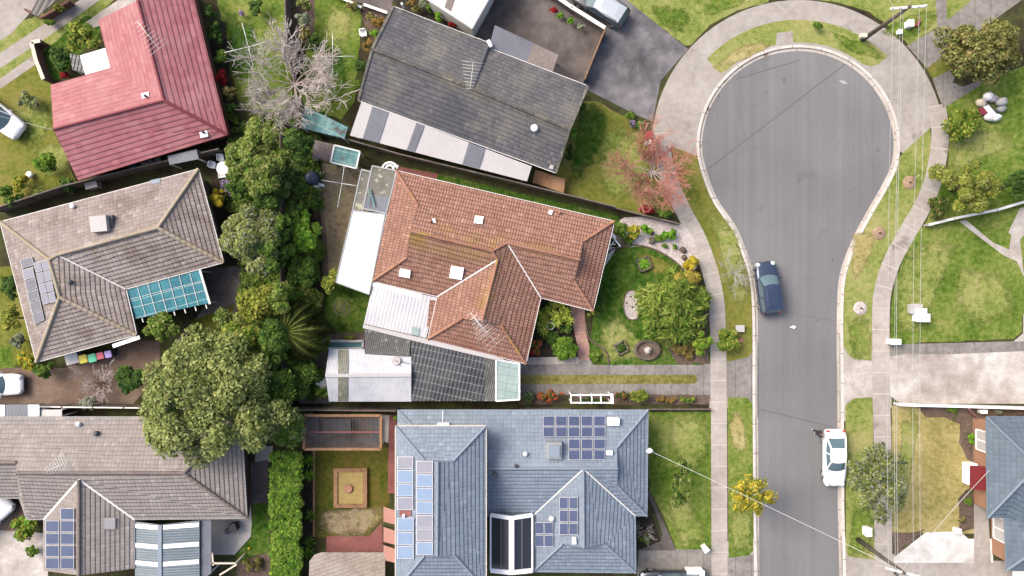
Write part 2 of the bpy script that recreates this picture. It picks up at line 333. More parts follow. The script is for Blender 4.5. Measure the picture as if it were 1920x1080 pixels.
class G:
    """collects faces for one mesh object"""
    def __init__(s): s.v = []; s.f = []; s.m = []; s.uvs = {}; s.smooth = set()
    def face(s, pts, mi=0, uv=None):
        b = len(s.v); s.v += [Vector(p) for p in pts]; s.f.append(tuple(range(b, b + len(pts)))); s.m.append(mi)
        if uv: s.uvs[len(s.f) - 1] = uv
        return s
    def poly(s, pts, mi=0, up=True):
        """flat or sloping n-gon, triangulated"""
        pts = [Vector(p) for p in pts]
        tris = tessellate_polygon([pts]); b = len(s.v); s.v += pts
        for t in tris:
            a, bb, c = (pts[i] for i in t)
            nz = (bb - a).cross(c - a).z
            t = tuple(t) if (nz > 0) == up else tuple(reversed(t))
            s.f.append(tuple(b + i for i in t)); s.m.append(mi)
        return s
    def prism(s, xy, z0, z1, mi=0, bottom=True):
        xy = [(p[0], p[1]) for p in xy]
        a = sum(xy[i][0] * xy[(i + 1) % len(xy)][1] - xy[(i + 1) % len(xy)][0] * xy[i][1] for i in range(len(xy)))
        if a < 0: xy = xy[::-1]
        z1s = z1 if isinstance(z1, (list, tuple)) else [z1] * len(xy)
        s.poly([(x, y, z) for (x, y), z in zip(xy, z1s)], mi)
        if bottom: s.poly([(x, y, z0) for x, y in xy], mi, up=False)
        for i in range(len(xy)):
            j = (i + 1) % len(xy)
            s.face([(*xy[i], z0), (*xy[j], z0), (*xy[j], z1s[j]), (*xy[i], z1s[i])], mi)
        return s
    def box(s, c, d, rz=0.0, mi=0):
        cx, cy, cz = c; x, y, z = d[0] / 2, d[1] / 2, d[2] / 2
        co, si = math.cos(rz), math.sin(rz)
        P = [(cx + a * co - b * si, cy + a * si + b * co) for a, b in ((-x, -y), (x, -y), (x, y), (-x, y))]
        return s.prism(P, cz - z, cz + z, mi)
    def beam(s, a, b, w, h, mi=0):
        """rectangular bar between two points"""
        a = Vector(a); b = Vector(b); d = (b - a).normalized()
        side = d.cross(Vector((0, 0, 1)))
        if side.length < .01: side = Vector((1, 0, 0))
        side.normalize(); up = side.cross(d).normalized()
        q = [side * (w / 2) * i + up * (h / 2) * j for i, j in ((-1, -1), (1, -1), (1, 1), (-1, 1))]
        A = [a + k for k in q]; B = [b + k for k in q]
        for i in range(4):
            j = (i + 1) % 4; s.face([A[i], A[j], B[j], B[i]], mi)
        s.face(A[::-1], mi); s.face(B, mi)
        return s
    def tube(s, pts, rad, n=6, mi=0, cap=True):
        pts = [Vector(p) for p in pts]; rad = rad if isinstance(rad, (list, tuple)) else [rad] * len(pts)
        rings = []; prev = None
        for i, p in enumerate(pts):
            d = (pts[min(i + 1, len(pts) - 1)] - pts[max(i - 1, 0)]).normalized()
            if prev is None:
                prev = d.orthogonal().normalized()
            prev = (prev - d * prev.dot(d)).normalized(); q = d.cross(prev)
            b = len(s.v); rings.append(b)
            for k in range(n):
                a = 2 * math.pi * k / n; s.v.append(p + (prev * math.cos(a) + q * math.sin(a)) * rad[i])
        for i in range(len(rings) - 1):
            for k in range(n):
                s.f.append((rings[i] + k, rings[i] + (k + 1) % n, rings[i + 1] + (k + 1) % n, rings[i + 1] + k)); s.m.append(mi); s.smooth.add(len(s.f) - 1)
        if cap:
            s.f.append(tuple(rings[0] + k for k in range(n))[::-1]); s.m.append(mi)
            s.f.append(tuple(rings[-1] + k for k in range(n))); s.m.append(mi)
        return s
    def lathe(s, c, prof, n=20, mi=0, sx=1.0, sy=1.0):
        """prof: list of (radius, z)"""
        c = Vector(c); rings = []
        for r, z in prof:
            rings.append(len(s.v))
            for k in range(n):
                a = 2 * math.pi * k / n; s.v.append(c + Vector((r * sx * math.cos(a), r * sy * math.sin(a), z)))
        for i in range(len(rings) - 1):
            for k in range(n):
                s.f.append((rings[i] + k, rings[i] + (k + 1) % n, rings[i + 1] + (k + 1) % n, rings[i + 1] + k)); s.m.append(mi); s.smooth.add(len(s.f) - 1)
        s.f.append(tuple(rings[0] + k for k in range(n))[::-1]); s.m.append(mi)
        s.f.append(tuple(rings[-1] + k for k in range(n))); s.m.append(mi)
        return s
    def lump(s, c, r, rs, seed=0, n=8, rough=.25):
        """irregular rock or bag"""
        rr = random.Random(seed); prof = []
        c = Vector(c); rings = []
        for i in range(n // 2 + 1):
            th = math.pi * i / (n // 2) ; rings.append(len(s.v))
            for k in range(n):
                a = 2 * math.pi * k / n; q = 1 + rr.uniform(-rough, rough)
                s.v.append(c + Vector((rs[0] * math.sin(th) * math.cos(a) * q, rs[1] * math.sin(th) * math.sin(a) * q, rs[2] * (1 - math.cos(th)) * (1 + rr.uniform(-rough, rough) * .4))) * 1.0)
        for i in range(len(rings) - 1):
            for k in range(n):
                s.f.append((rings[i] + k, rings[i] + (k + 1) % n, rings[i + 1] + (k + 1) % n, rings[i + 1] + k)); s.m.append(mi if False else 0); s.smooth.add(len(s.f) - 1)
        return s

def obj(name, g, mats, parent=None, local=False, label=None, uvang=0.0):
    mats = mats if isinstance(mats, (list, tuple)) else [mats]
    mats = [MT[m] if isinstance(m, str) else m for m in mats]
    if parent is not None: org = ORG[parent.name]
    elif local: org = Vector((0, 0, 0))
    else:
        xs = [p.x for p in g.v]; ys = [p.y for p in g.v]; zs = [p.z for p in g.v]
        org = Vector(((min(xs) + max(xs)) / 2, (min(ys) + max(ys)) / 2, min(zs)))
    off = Vector((0, 0, 0)) if local else org
    me = bpy.data.meshes.new(name)
    me.from_pydata([tuple(p - off) for p in g.v], [], g.f)
    for m in mats: me.materials.append(m)
    me.polygons.foreach_set('material_index', g.m)
    sm = [False] * len(g.f)
    for i in g.smooth: sm[i] = True
    me.polygons.foreach_set('use_smooth', sm)
    uvl = me.uv_layers.new(name='UVMap').data
    ca, sa = math.cos(uvang), math.sin(uvang); zup = Vector((0, 0, 1))
    cache = {}
    for pi, poly in enumerate(me.polygons):
        if pi in g.uvs:
            for li, uv in zip(poly.loop_indices, g.uvs[pi]): uvl[li].uv = uv
            continue
        n = poly.normal
        if abs(n.z) > .998: hx = Vector((ca, sa, 0)); hy = Vector((-sa, ca, 0))
        else:
            hx = zup.cross(n).normalized(); hy = n.cross(hx)
        for li in poly.loop_indices:
            p = g.v[me.loops[li].vertex_index]; uvl[li].uv = (p.dot(hx), p.dot(hy))
    me.validate()
    o = bpy.data.objects.new(name, me); col.objects.link(o)
    if parent is not None: o.parent = parent; ORG[o.name] = org
    else: o.location = off; ORG[o.name] = off if not local else Vector((0, 0, 0))
    if label: o['label'] = label
    return o

def leafobj(name, V, mat, parent, nper=4):
    """V: (n*nper,3) world array -> one mesh of separate leaves"""
    org = np.array(ORG[parent.name]); V = (V - org).astype(np.float32)
    n = len(V) // nper; me = bpy.data.meshes.new(name)
    me.vertices.add(len(V)); me.vertices.foreach_set('co', V.ravel())
    me.loops.add(len(V)); me.loops.foreach_set('vertex_index', np.arange(len(V), dtype=np.int32))
    me.polygons.add(n); me.polygons.foreach_set('loop_start', np.arange(0, len(V), nper, dtype=np.int32))
    me.polygons.foreach_set('loop_total', np.full(n, nper, dtype=np.int32))
    me.materials.append(MT[mat] if isinstance(mat, str) else mat); me.update(); me.validate()
    o = bpy.data.objects.new(name, me); col.objects.link(o); o.parent = parent; ORG[o.name] = ORG[parent.name]
    return o

# ------------------------------------------------------------------ ground sheets
LAYER = {}
def rough(pts, amp=2.0, step=14.0, seed=1):
    rr = random.Random(seed); out = []
    for i, a in enumerate(pts):
        b = pts[(i + 1) % len(pts)]; L = math.hypot(b[0] - a[0], b[1] - a[1]); k = max(1, int(L / step))
        for j in range(k):
            f = j / k; q = amp if j else amp * .3
            out.append((a[0] + (b[0] - a[0]) * f + rr.uniform(-q, q), a[1] + (b[1] - a[1]) * f + rr.uniform(-q, q)))
    return out
NS = [0]
def sheet(name, pts, layer, mat, kind='structure', label=None, r=0, uvang=0.0, z=None):
    """a flat patch of ground; pts are photo pixels at ground level"""
    NS[0] += 1
    zz = (layer * 0.004 + NS[0] * 0.00003) if z is None else z
    if r: pts = rough(pts, r, seed=NS[0])
    g = G().poly([W(x, y, 0).xy.to_3d() + Vector((0, 0, zz)) for x, y in pts])
    o = obj(name, g, mat, uvang=uvang); o['kind'] = kind
    if label: o['label'] = label
    return o
def patch(name, pts, layer, mat, seed=0):
    """lawn patch whose grass thins out raggedly towards its rim"""
    NS[0] += 1; zz = layer * .004 + NS[0] * .00003
    P = [W(x, y).xy for x, y in smooth_line(list(pts) + [pts[0]], 3)[:-1]]; c = sum(P, Vector((0, 0))) / len(P); g = G(); n = len(P)
    R1 = [c + (p - c) * 1.12 for p in P]; R2 = [c + (p - c) * .62 for p in P]
    for i in range(n):
        j = (i + 1) % n; g.face([(*R1[i], zz), (*R1[j], zz), (*R2[j], zz), (*R2[i], zz)], 0, [(0, 0), (0, 0), (1, 0), (1, 0)])
        g.face([(*R2[i], zz), (*R2[j], zz), (*c, zz)], 0, [(1, 0), (1, 0), (1, 0)])
    o = obj(name, g, fadegrass(mat)); o['kind'] = 'structure'
    if o.data.polygons[0].normal.z < 0: o.data.flip_normals()
    return o
FG = {}
def fadegrass(mat):
    if mat in FG: return FG[mat]
    m = MT[mat].copy(); m.name = mat + '_thinning'; nt = m.node_tree; N = nt.nodes; b_ = N['Principled BSDF']
    uv = N.new('ShaderNodeUVMap'); sx = N.new('ShaderNodeSeparateXYZ'); nt.links.new(uv.outputs[0], sx.inputs[0])
    ge = N.new('ShaderNodeNewGeometry'); no = N.new('ShaderNodeTexNoise'); no.inputs['Scale'].default_value = 1.1; no.inputs['Detail'].default_value = 6; no.inputs['Roughness'].default_value = .75; nt.links.new(ge.outputs['Position'], no.inputs['Vector'])
    ad = N.new('ShaderNodeMath'); ad.operation = 'MULTIPLY_ADD'; nt.links.new(no.outputs['Fac'], ad.inputs[0]); ad.inputs[1].default_value = 3.4; nt.links.new(sx.outputs[0], ad.inputs[2])
    mr = N.new('ShaderNodeMapRange'); mr.inputs['From Min'].default_value = 1.85; mr.inputs['From Max'].default_value = 2.6; nt.links.new(ad.outputs[0], mr.inputs['Value']); nt.links.new(mr.outputs[0], b_.inputs['Alpha'])
    FG[mat] = m; return m
def smooth_line(pts, k=5):
    """Catmull-Rom through the points"""
    out = []
    P = [pts[0]] + list(pts) + [pts[-1]]
    for i in range(1, len(P) - 2):
        for j in range(k):
            t = j / k
            out.append(tuple(.5 * (2 * P[i][c] + (P[i + 1][c] - P[i - 1][c]) * t + (2 * P[i - 1][c] - 5 * P[i][c] + 4 * P[i + 1][c] - P[i + 2][c]) * t * t + (3 * P[i][c] - P[i - 1][c] - 3 * P[i + 1][c] + P[i + 2][c]) * t ** 3) for c in (0, 1)))
    out.append(tuple(pts[-1])); return out
def offset_line(pts, d):
    """shift a pixel polyline sideways (positive = to the right of travel on the picture)"""
    out = []
    for i, p in enumerate(pts):
        a = pts[max(0, i - 1)]; b = pts[min(len(pts) - 1, i + 1)]
        dx, dy = b[0] - a[0], b[1] - a[1]; L = math.hypot(dx, dy) or 1
        out.append((p[0] - dy / L * d, p[1] + dx / L * d))
    return out
def strip(name, left, right, layer, mat, z=None, h=None, kind='structure', label=None):
    """band between two polylines of equal length, UV x = metres along; h makes it a raised kerb"""
    NS[0] += 1
    zz = (layer * 0.004 + NS[0] * 0.00003) if z is None else z
    g = G(); s = 0.0
    Lw = [W(*p).xy for p in left]; Rw = [W(*p).xy for p in right]
    for i in range(len(Lw) - 1):
        ds = ((Lw[i + 1] - Lw[i]).length + (Rw[i + 1] - Rw[i]).length) / 2
        wd = (Lw[i] - Rw[i]).length
        q = [(*Lw[i], zz), (*Rw[i], zz), (*Rw[i + 1], zz), (*Lw[i + 1], zz)]
        uv = [(s, 0), (s, wd), (s + ds, wd), (s + ds, 0)]
        a, b, c = Vector(q[0]), Vector(q[1]), Vector(q[2])
        flip = (b - a).cross(c - a).z < 0
        if flip: q = q[::-1]; uv = uv[::-1]
        g.face(q, 0, uv)
        if h is not None:
            for A, B in ((Lw[i], Lw[i + 1]), (Rw[i + 1], Rw[i])):
                f = [(*A, h), (*B, h), (*B, zz), (*A, zz)]
                g.face(f if not flip else f[::-1], 0)
        s += ds
    o = obj(name, g, mat); o['kind'] = kind
    if label: o['label'] = label
    return o

# ------------------------------------------------------------------ roofs and houses
def plane_of(pts):
    n = Vector((0, 0, 0))
    for i in range(len(pts)):
        a, b = pts[i], pts[(i + 1) % len(pts)]
        n += Vector(((a.y - b.y) * (a.z + b.z), (a.z - b.z) * (a.x + b.x), (a.x - b.x) * (a.y + b.y)))
    n.normalize()
    if n.z < 0: n = -n
    c = sum(pts, Vector()) / len(pts)
    return c, n
def onplane(pl, px, py, off=0.0):
    c, n = pl; o = Vector((0, 0, H)); d = W(px, py, 0) - o
    t = (c + n * off - o).dot(n) / d.dot(n)
    return o + d * t
def capline(g, a, b, r=.13, seg=.42, rr=rnd):
    a = Vector(a); b = Vector(b); L = (b - a).length; k = max(1, int(L / seg)); d = (b - a) / k
    for i in range(k):
        p = a + d * i; q = a + d * (i + 1.06)
        g.tube([p + Vector((0, 0, .02)), q + Vector((0, 0, .0))], [r * 1.08, r * .9], 6, cap=False)
def inset_loop(pts, d):
    n = len(pts); area = sum(pts[i][0] * pts[(i + 1) % n][1] - pts[(i + 1) % n][0] * pts[i][1] for i in range(n))
    s = 1 if area > 0 else -1; out = []
    for i in range(n):
        p0, p1, p2 = Vector(pts[i - 1][:2]), Vector(pts[i][:2]), Vector(pts[(i + 1) % n][:2])
        e1 = (p1 - p0).normalized(); e2 = (p2 - p1).normalized()
        n1 = Vector((-e1.y, e1.x)) * s; n2 = Vector((-e2.y, e2.x)) * s
        m = n1 + n2; den = 1 + n1.dot(n2)
        out.append(p1 + (m / den * d if den > .2 else n1 * d))
    return out
def shell(g, faces, th=.11):
    """faces: lists of 3D points; top, underside and the edges between"""
    edges = {}
    key = lambda p: (round(p.x, 3), round(p.y, 3), round(p.z, 3))
    for f in faces:
        area = plane_of(f)[1]
        g.poly(f)
        g.poly([p - Vector((0, 0, th)) for p in f], up=False)
        for i in range(len(f)):
            a, b = f[i], f[(i + 1) % len(f)]
            k = frozenset((key(a), key(b))); edges.setdefault(k, []).append((a, b))
    for k, l in edges.items():
        if len(l) == 1:
            a, b = l[0]; d = Vector((0, 0, th)); g.face([a, b, b - d, a - d])
def house(name, label, V, F, caps, loop, mat, capmat, wall='cream', inset=.5, vert=(), gut='offwhite', valleys=(), cat='house', door=None, zb=0.0, win=True, gr=.04, capr=.13, group=None):
    P = {k: W(*v) for k, v in V.items()}
    el = [P[k] for k in loop]; c = sum(el, Vector()) / len(el); c.z = zb
    t = thing(name, label, cat, c, group)
    g = G(); shell(g, [[P[k] for k in f] for f in F.values()]); roof = obj('roof', g, mat, t)
    for k in vert: pass
    if vert:
        g = G()
        for f in vert:
            g.face([P[k] for k in f])
        obj('gable_end', g, 'timber', t)
    if caps:
        for a, b in caps:
            g = G(); capline(g, P[a], P[b], capr); obj('ridge_cap', g, capmat, roof)
    if valleys:
        for a, b in valleys:
            g = G(); g.beam(P[a] + Vector((0, 0, .05)), P[b] + Vector((0, 0, .05)), .09, .03); obj('valley_flashing', g, 'offwhite', roof)
    g = G(); ez = min(p.z for p in el)
    for i in range(len(el)):
        a, b = el[i], el[(i + 1) % len(el)]
        if abs(a.z - b.z) < .3: 
            o = Vector((0, 0, -.06)); g.beam(a + o, b + o, gr * 2, .12)
    obj('gutter', g, gut, roof)
    # walls
    L = inset_loop(el, inset)
    g = G()
    A = sum(L[i].x * L[(i + 1) % len(L)].y - L[(i + 1) % len(L)].x * L[i].y for i in range(len(L)))
    if A < 0: L = L[::-1]
    for i in range(len(L)):
        a, b = L[i], L[(i + 1) % len(L)]
        g.face([(*a, zb), (*b, zb), (*b, ez - .1), (*a, ez - .1)])
    w = obj('wall', g, wall, t)
    if win:
        dk = 0
        for i in range(len(L)):
            a, b = L[i], L[(i + 1) % len(L)]; d = b - a; ln = d.length
            if ln < 3.0: continue
            d.normalize(); nrm = Vector((d.y, -d.x)); k = 1 if ln < 7 else 2
            for j in range(k):
                m = a + d * ln * (j + .5) / k + nrm * .02; hw = .85; z0, z1 = ez - 1.7, ez - .5
                if door is not None and dk == door: hw = .45; z0 = zb + .1
                p = lambda u, z, o=0.0: (m.x + d.x * u + nrm.x * o, m.y + d.y * u + nrm.y * o, z)
                fr = G()
                for (u0, u1, q0, q1) in ((-hw, hw, z0 - .05, z0), (-hw, hw, z1, z1 + .05), (-hw - .05, -hw, z0 - .05, z1 + .05), (hw, hw + .05, z0 - .05, z1 + .05), (-.03, .03, z0, z1)):
                    fr.beam(p((u0 + u1) / 2, q0), p((u0 + u1) / 2, q1), abs(u1 - u0), .06) if abs(q1 - q0) > .2 else fr.beam(p(u0, (q0 + q1) / 2), p(u1, (q0 + q1) / 2), .06, abs(q1 - q0))
                if door is not None and dk == door:
                    dr = G(); dr.beam(p(-hw, (z0 + z1) / 2), p(hw, (z0 + z1) / 2), .05, z1 - z0); obj('door', dr, 'white', t)
                else:
                    wo = obj('window', fr, 'white', t)
                    gl = G(); gl.face([p(-hw, z0, .01), p(hw, z0, .01), p(hw, z1, .01), p(-hw, z1, .01)]); obj('pane', gl, 'glass', wo)
                dk += 1
    pl = {k: plane_of([P[q] for q in f]) for k, f in F.items()}
    return t, pl, P
def slabroof(name, label, pts, mat, cat='patio roof', th=.08, posts=True, group=None, extra=(), pm='offwhite', edge=None):
    """pts: (px,py,z) corners of a flat or pitched sheet roof on posts; extra: (partname, mat, pts)"""
    P = [W(*p) for p in pts]; c = sum(P, Vector()) / len(P); c.z = 0
    t = thing(name, label, cat, c, group)
    g = G(); shell(g, [P], th); r = obj('roof_sheet', g, mat, t, uvang=math.atan2(P[1].y - P[0].y, P[1].x - P[0].x))
    for (pn, mt, q) in extra:
        Q = [W(*k) for k in q]
        g = G(); shell(g, [[p + Vector((0, 0, .03)) for p in Q]], .05); obj(pn, g, mt, t, uvang=math.atan2(P[1].y - P[0].y, P[1].x - P[0].x))
    if edge:
        g = G()
        for i in range(len(P)):
            g.beam(P[i] + Vector((0, 0, -.02)), P[(i + 1) % len(P)] + Vector((0, 0, -.02)), .1, .14)
        obj('edge_trim', g, edge, t)
    if posts:
        for p in P:
            q = p + (c - p).xy.to_3d() * .06
            g = G(); g.box((q.x, q.y, (p.z - th) / 2), (.1, .1, p.z - th)); obj('post', g, pm, t)
    return t
def solar(parent, pl, quad, rows, cols, skip=(), cells='pv', fx=None):
    """panels on a roof plane; quad = 4 pixel corners TL,TR,BR,BL"""
    for r in range(rows):
        for c in range(cols):
            if (r, c) in skip: continue
            def q(u, v, o):
                x = (1 - v) * ((1 - u) * quad[0][0] + u * quad[1][0]) + v * ((1 - u) * quad[3][0] + u * quad[2][0])
                y = (1 - v) * ((1 - u) * quad[0][1] + u * quad[1][1]) + v * ((1 - u) * quad[3][1] + u * quad[2][1])
                return onplane(pl, x, y, o)
            u0, u1, v0, v1 = c / cols, (c + 1) / cols, r / rows, (r + 1) / rows
            e = .045 / cols; f = .045 / rows
            g = G(); A = [q(a, b, .14) for a, b in ((u0 + e, v0 + f), (u1 - e, v0 + f), (u1 - e, v1 - f), (u0 + e, v1 - f))]
            B = [q(a, b, .08) for a, b in ((u0 + e, v0 + f), (u1 - e, v0 + f), (u1 - e, v1 - f), (u0 + e, v1 - f))]
            D = [A[i] * .93 + (sum(A, Vector()) / 4) * .07 + Vector((0, 0, .006)) for i in range(4)]
            g.poly(A, 0)
            for i in range(4):
                j = (i + 1) % 4; g.face([A[i], B[i], B[j], A[j]], 0)
            g.poly(D, 1)
            cm = cells if isinstance(cells, str) else cells[(r * cols + c) % len(cells)]
            obj('solar_panel', g, ['pvframe', cm], parent)
def roofbox(parent, name, pl, px, py, w, h, th, mat, ang=0.0, off=0.0):
    p = onplane(pl, px, py, off); g = G(); g.box((p.x, p.y, p.z + th / 2 - .05), (w, h, th + .1), ang)
    return obj(name, g, mat, parent)
def slopepanel(parent, name, pl, quad, th, mat, frame=None):
    A = [onplane(pl, x, y, th) for x, y in quad]; B = [onplane(pl, x, y, -.02) for x, y in quad]
    g = G(); g.poly(A)
    for i in range(4):
        j = (i + 1) % 4; g.face([A[i], B[i], B[j], A[j]])
    o = obj(name, g, mat, parent)
    if frame:
        g = G()
        for i in range(4): g.beam(A[i], A[(i + 1) % 4], .06, .05)
        obj('frame', g, frame, o)
    return o
def antenna(parent, pl, px, py, ang, L=2.2, tilt=0.0, base='antenna'):
    p = onplane(pl, px, py); top = p + Vector((0, 0, 1.3))
    g = G(); g.tube([p, top], .02, 5)
    d = Vector((math.cos(ang), math.sin(ang), 0)); s = Vector((-d.y, d.x, 0))
    g.tube([top - d * L / 2, top + d * L / 2], .016, 5)
    n = 9
    for i in range(n):
        q = top + d * L * (i / (n - 1) - .5); w = .35 + .65 * (i / (n - 1))
        g.tube([q - s * w * .9, q + s * w * .9], .011, 4)
    return obj(base, g, 'wire', parent)
def vent(parent, pl, px, py, mat='terra_cap', r=.16):
    p = onplane(pl, px, py, -.05); g = G(); g.lathe(p, [(r * .8, 0), (r * .8, .2), (r, .22), (r * .9, .34), (r * .3, .42)], 10); return obj('roof_vent', g, mat, parent)
def fence(label, pts, h=1.8, name='fence', mat='timber', th=.05, group=None, cap=None, post=2.4, cat='fence', capw=.1):
    P = [W(x, y).xy for x, y in pts]; c = P[0]
    t = thing(name, label, cat, (c.x, c.y, 0), group)
    g = G()
    for a, b in zip(P, P[1:]):
        g.beam((a.x, a.y, h / 2), (b.x, b.y, h / 2), th, h)
    obj('panel', g, mat, t)
    g = G()
    for a, b in zip(P, P[1:]): g.beam((a.x, a.y, h + .02), (b.x, b.y, h + .02), capw, .04)
    obj('capping_rail', g, cap or mat, t)
    for a, b in zip(P, P[1:]):
        L = (b - a).length; k = max(1, int(L / post))
        for i in range(k):
            q = a + (b - a) * (i / k); g = G(); g.box((q.x, q.y, (h + .06) / 2), (.12, .12, h + .06), math.atan2(b.y - a.y, b.x - a.x)); obj('post', g, mat, t)
    return t

# ------------------------------------------------------------------ vegetation
nr = np.random.default_rng(5)
def leaf_array(cen, rad, n, size, elong=1.7, mode='leaf', flat=.8, up=.5, low=-.25):
    cen = np.array(cen); rad = np.array(rad); w = rad ** 2 / np.sum(rad ** 2)
    idx = nr.choice(len(rad), n, p=w)
    d = nr.normal(size=(n, 3)); d /= np.linalg.norm(d, axis=1)[:, None]
    d[:, 2] = np.where(d[:, 2] < low, -d[:, 2], d[:, 2])
    r = rad[idx] * (.5 + .55 * nr.random(n) ** .6)
    p = cen[idx] + d * r[:, None] * np.array([1, 1, flat])
    nn = d * .7 + np.array([0, 0, up + .25]) + nr.normal(size=(n, 3)) * .36
    nn /= np.linalg.norm(nn, axis=1)[:, None]
    if mode == 'spike':
        t = d * np.array([1, 1, .35]) + nr.normal(size=(n, 3)) * .35
    else: t = nr.normal(size=(n, 3))
    t -= nn * np.sum(t * nn, axis=1)[:, None]; t /= np.linalg.norm(t, axis=1)[:, None] + 1e-9
    b = np.cross(nn, t); s = size * (.45 + 1.25 * nr.random(n) ** 1.6)[:, None]
    V = np.empty((n, 4, 3)); L = t * s * elong / 2; B = b * s / 2
    V[:, 0] = p - L; V[:, 1] = p + B; V[:, 2] = p + L; V[:, 3] = p - B
    return V.reshape(-1, 3)
def plant(px, py, rx, ry, zt, label, mat='leaf_mid', zb=None, name='shrub', cat='shrub', leaf=.16, group=None, K=None, dens=1.0, trunk=True, mode='leaf', elong=1.7, gap=0.0, tmat='bark', seed=None, blob=.34, limbs=6, second=None):
    if zb is None: zb = 0.0 if zt < 2.5 else zt * .35
    zc = (zt * .75 + zb * .25); c = W(px, py, zc); k = (H - zc) / H / S; a, b = rx * k, ry * k
    rr = random.Random(seed if seed is not None else int(px * 13 + py * 7))
    t = thing(name, label, cat, (c.x, c.y, 0), group)
    area = math.pi * a * b
    K = int(K * 1.3) if K else max(9, int(area / (.45 if area < 12 else .9)))
    cen = []; rad = []; m = min(a, b)
    base = blob * 1.15 * m if area < 12 else max(.55, min(.9, blob * .75 * m))
    for i in range(K):
        th = 2 * math.pi * (i * .618 + rr.random() * .25); q = math.sqrt((i + .5) / K) * (1 - base / m * .75) * rr.uniform(.85, 1.08)
        R = base * (rr.uniform(.55, 1.4) if area >= 12 else rr.uniform(.65, 1.25)); q *= 1 + .09 * math.sin(3 * th + px) + .07 * math.sin(5 * th + py) if area >= 12 else 1
        hz = math.sqrt(max(0, 1 - min(1, q) ** 2))
        z = zb + (zt - zb) * (.25 + .75 * hz * rr.uniform(.55, 1.1)) - R * .8
        cen.append((c.x + a * q * math.cos(th), c.y + b * q * math.sin(th), max(z, R * .35))); rad.append(R)
    n = int(dens * area * 5.5 / (leaf * leaf * elong * .5)); n = min(n, 60000)
    if second:
        n2 = int(n * second[1]); leafobj('foliage', leaf_array(cen, rad, n2, leaf, elong, mode), second[0], t); n -= n2
    leafobj('crown' if zt > 2.5 else 'foliage', leaf_array(cen, rad, n, leaf, elong, mode), mat, t)
    if trunk:
        g = G(); tr = max(.03, min(.28, m * .07)); top = zb + (zt - zb) * .35
        g.tube([(c.x, c.y, -.05), (c.x + .05, c.y, top * .5), (c.x, c.y + .04, top)], [tr * 1.3, tr, tr * .7], 7)
        for i in range(min(limbs, K)):
            q = cen[(i * 3 + 1) % K]; g.tube([(c.x, c.y, top * .8), ((c.x + q[0]) / 2, (c.y + q[1]) / 2, (top + q[2]) / 2 + .1), q], [tr * .6, tr * .4, tr * .12], 5)
        obj('trunk' if zt > 2.5 else 'stem', g, tmat, t)
    return t
def baretree(px, py, r, zt, label, mat, tmat, depth=4, n0=9, tr=.18, name='bare_tree', twig=.025, seed=3, spread=1.0, ecc=(1, 1), kids=4, cat='tree', base=.25):
    c = W(px, py, zt * .6); R = r / S; rr = random.Random(seed)
    t = thing(name, label, cat, (c.x, c.y, 0)); big = G(); fine = G()
    hub = Vector((c.x, c.y, zt * base)); big.tube([(c.x, c.y, -.05), hub], [tr * 1.3, tr], 8)
    def grow(p, d, L, rad, lv):
        pts = [p]; q = p.copy(); dd = d.copy(); k = 4
        for i in range(k):
            dd = (dd + Vector((rr.uniform(-.34, .34), rr.uniform(-.34, .34), rr.uniform(-.12, .14)))).normalized(); q = q + dd * L / k
            if q.z > zt: q.z = zt - rr.random() * .2
            pts.append(q.copy())
        rads = [max(twig * .6, rad * (1 - .75 * i / k)) for i in range(k + 1)]
        (big if lv <= 1 else fine).tube(pts, rads, 5 if lv <= 1 else 3, cap=False)
        if lv < depth:
            for i in range(kids + (1 if lv == 1 else 0)):
                s = rr.choice((1, 2, 3, 4)); a = rr.uniform(-1, 1) * .95; e = Vector((dd.x * math.cos(a) - dd.y * math.sin(a), dd.x * math.sin(a) + dd.y * math.cos(a), dd.z * .6 + rr.uniform(-.05, .35))).normalized()
                grow(pts[s], e, L * rr.uniform(.45, .72), rads[s] * .62, lv + 1)
    for i in range(n0):
        a = 2 * math.pi * (i + rr.uniform(-.3, .3)) / n0; up = rr.uniform(.25, .9)
        d = Vector((math.cos(a) * ecc[0], math.sin(a) * ecc[1], up)).normalized()
        grow(hub, d, R * .62 * spread * rr.uniform(.8, 1.15), tr * .55, 1)
    obj('trunk', big, tmat, t); obj('twigs', fine, mat, t)
    return t
def blades(px, py, z, r, n, label, mat, name, w=.07, group=None, cat='plant', droop=.5, seed=0):
    """rosette of strap leaves"""
    c = W(px, py, z); t = thing(name, label, cat, (c.x, c.y, 0), group); rr = random.Random(seed + int(px * 3 + py)); V = []
    for i in range(n):
        a = 2 * math.pi * i / n * 2.4 + rr.uniform(-.2, .2); L = r * rr.uniform(.75, 1.1); e = rr.uniform(.1, 1.0)
        d = Vector((math.cos(a), math.sin(a), 0)); s = Vector((-d.y, d.x, 0)) * w / 2
        p0 = Vector((c.x, c.y, z)); p1 = p0 + d * L * .5 + Vector((0, 0, L * .45 * e)); p2 = p0 + d * L + Vector((0, 0, L * (.55 * e - droop * .4)))
        V += [p0 - s * .6, p0 + s * .6, p1 + s, p1 - s]; V += [p1 - s, p1 + s, p2 + s * .15, p2 - s * .15]
    leafobj('blades', np.array([tuple(v) for v in V]), mat, t)
    g = G(); g.tube([(c.x, c.y, -.02), (c.x, c.y, z)], [.07, .05], 6); obj('stem', g, 'bark', t)
    return t
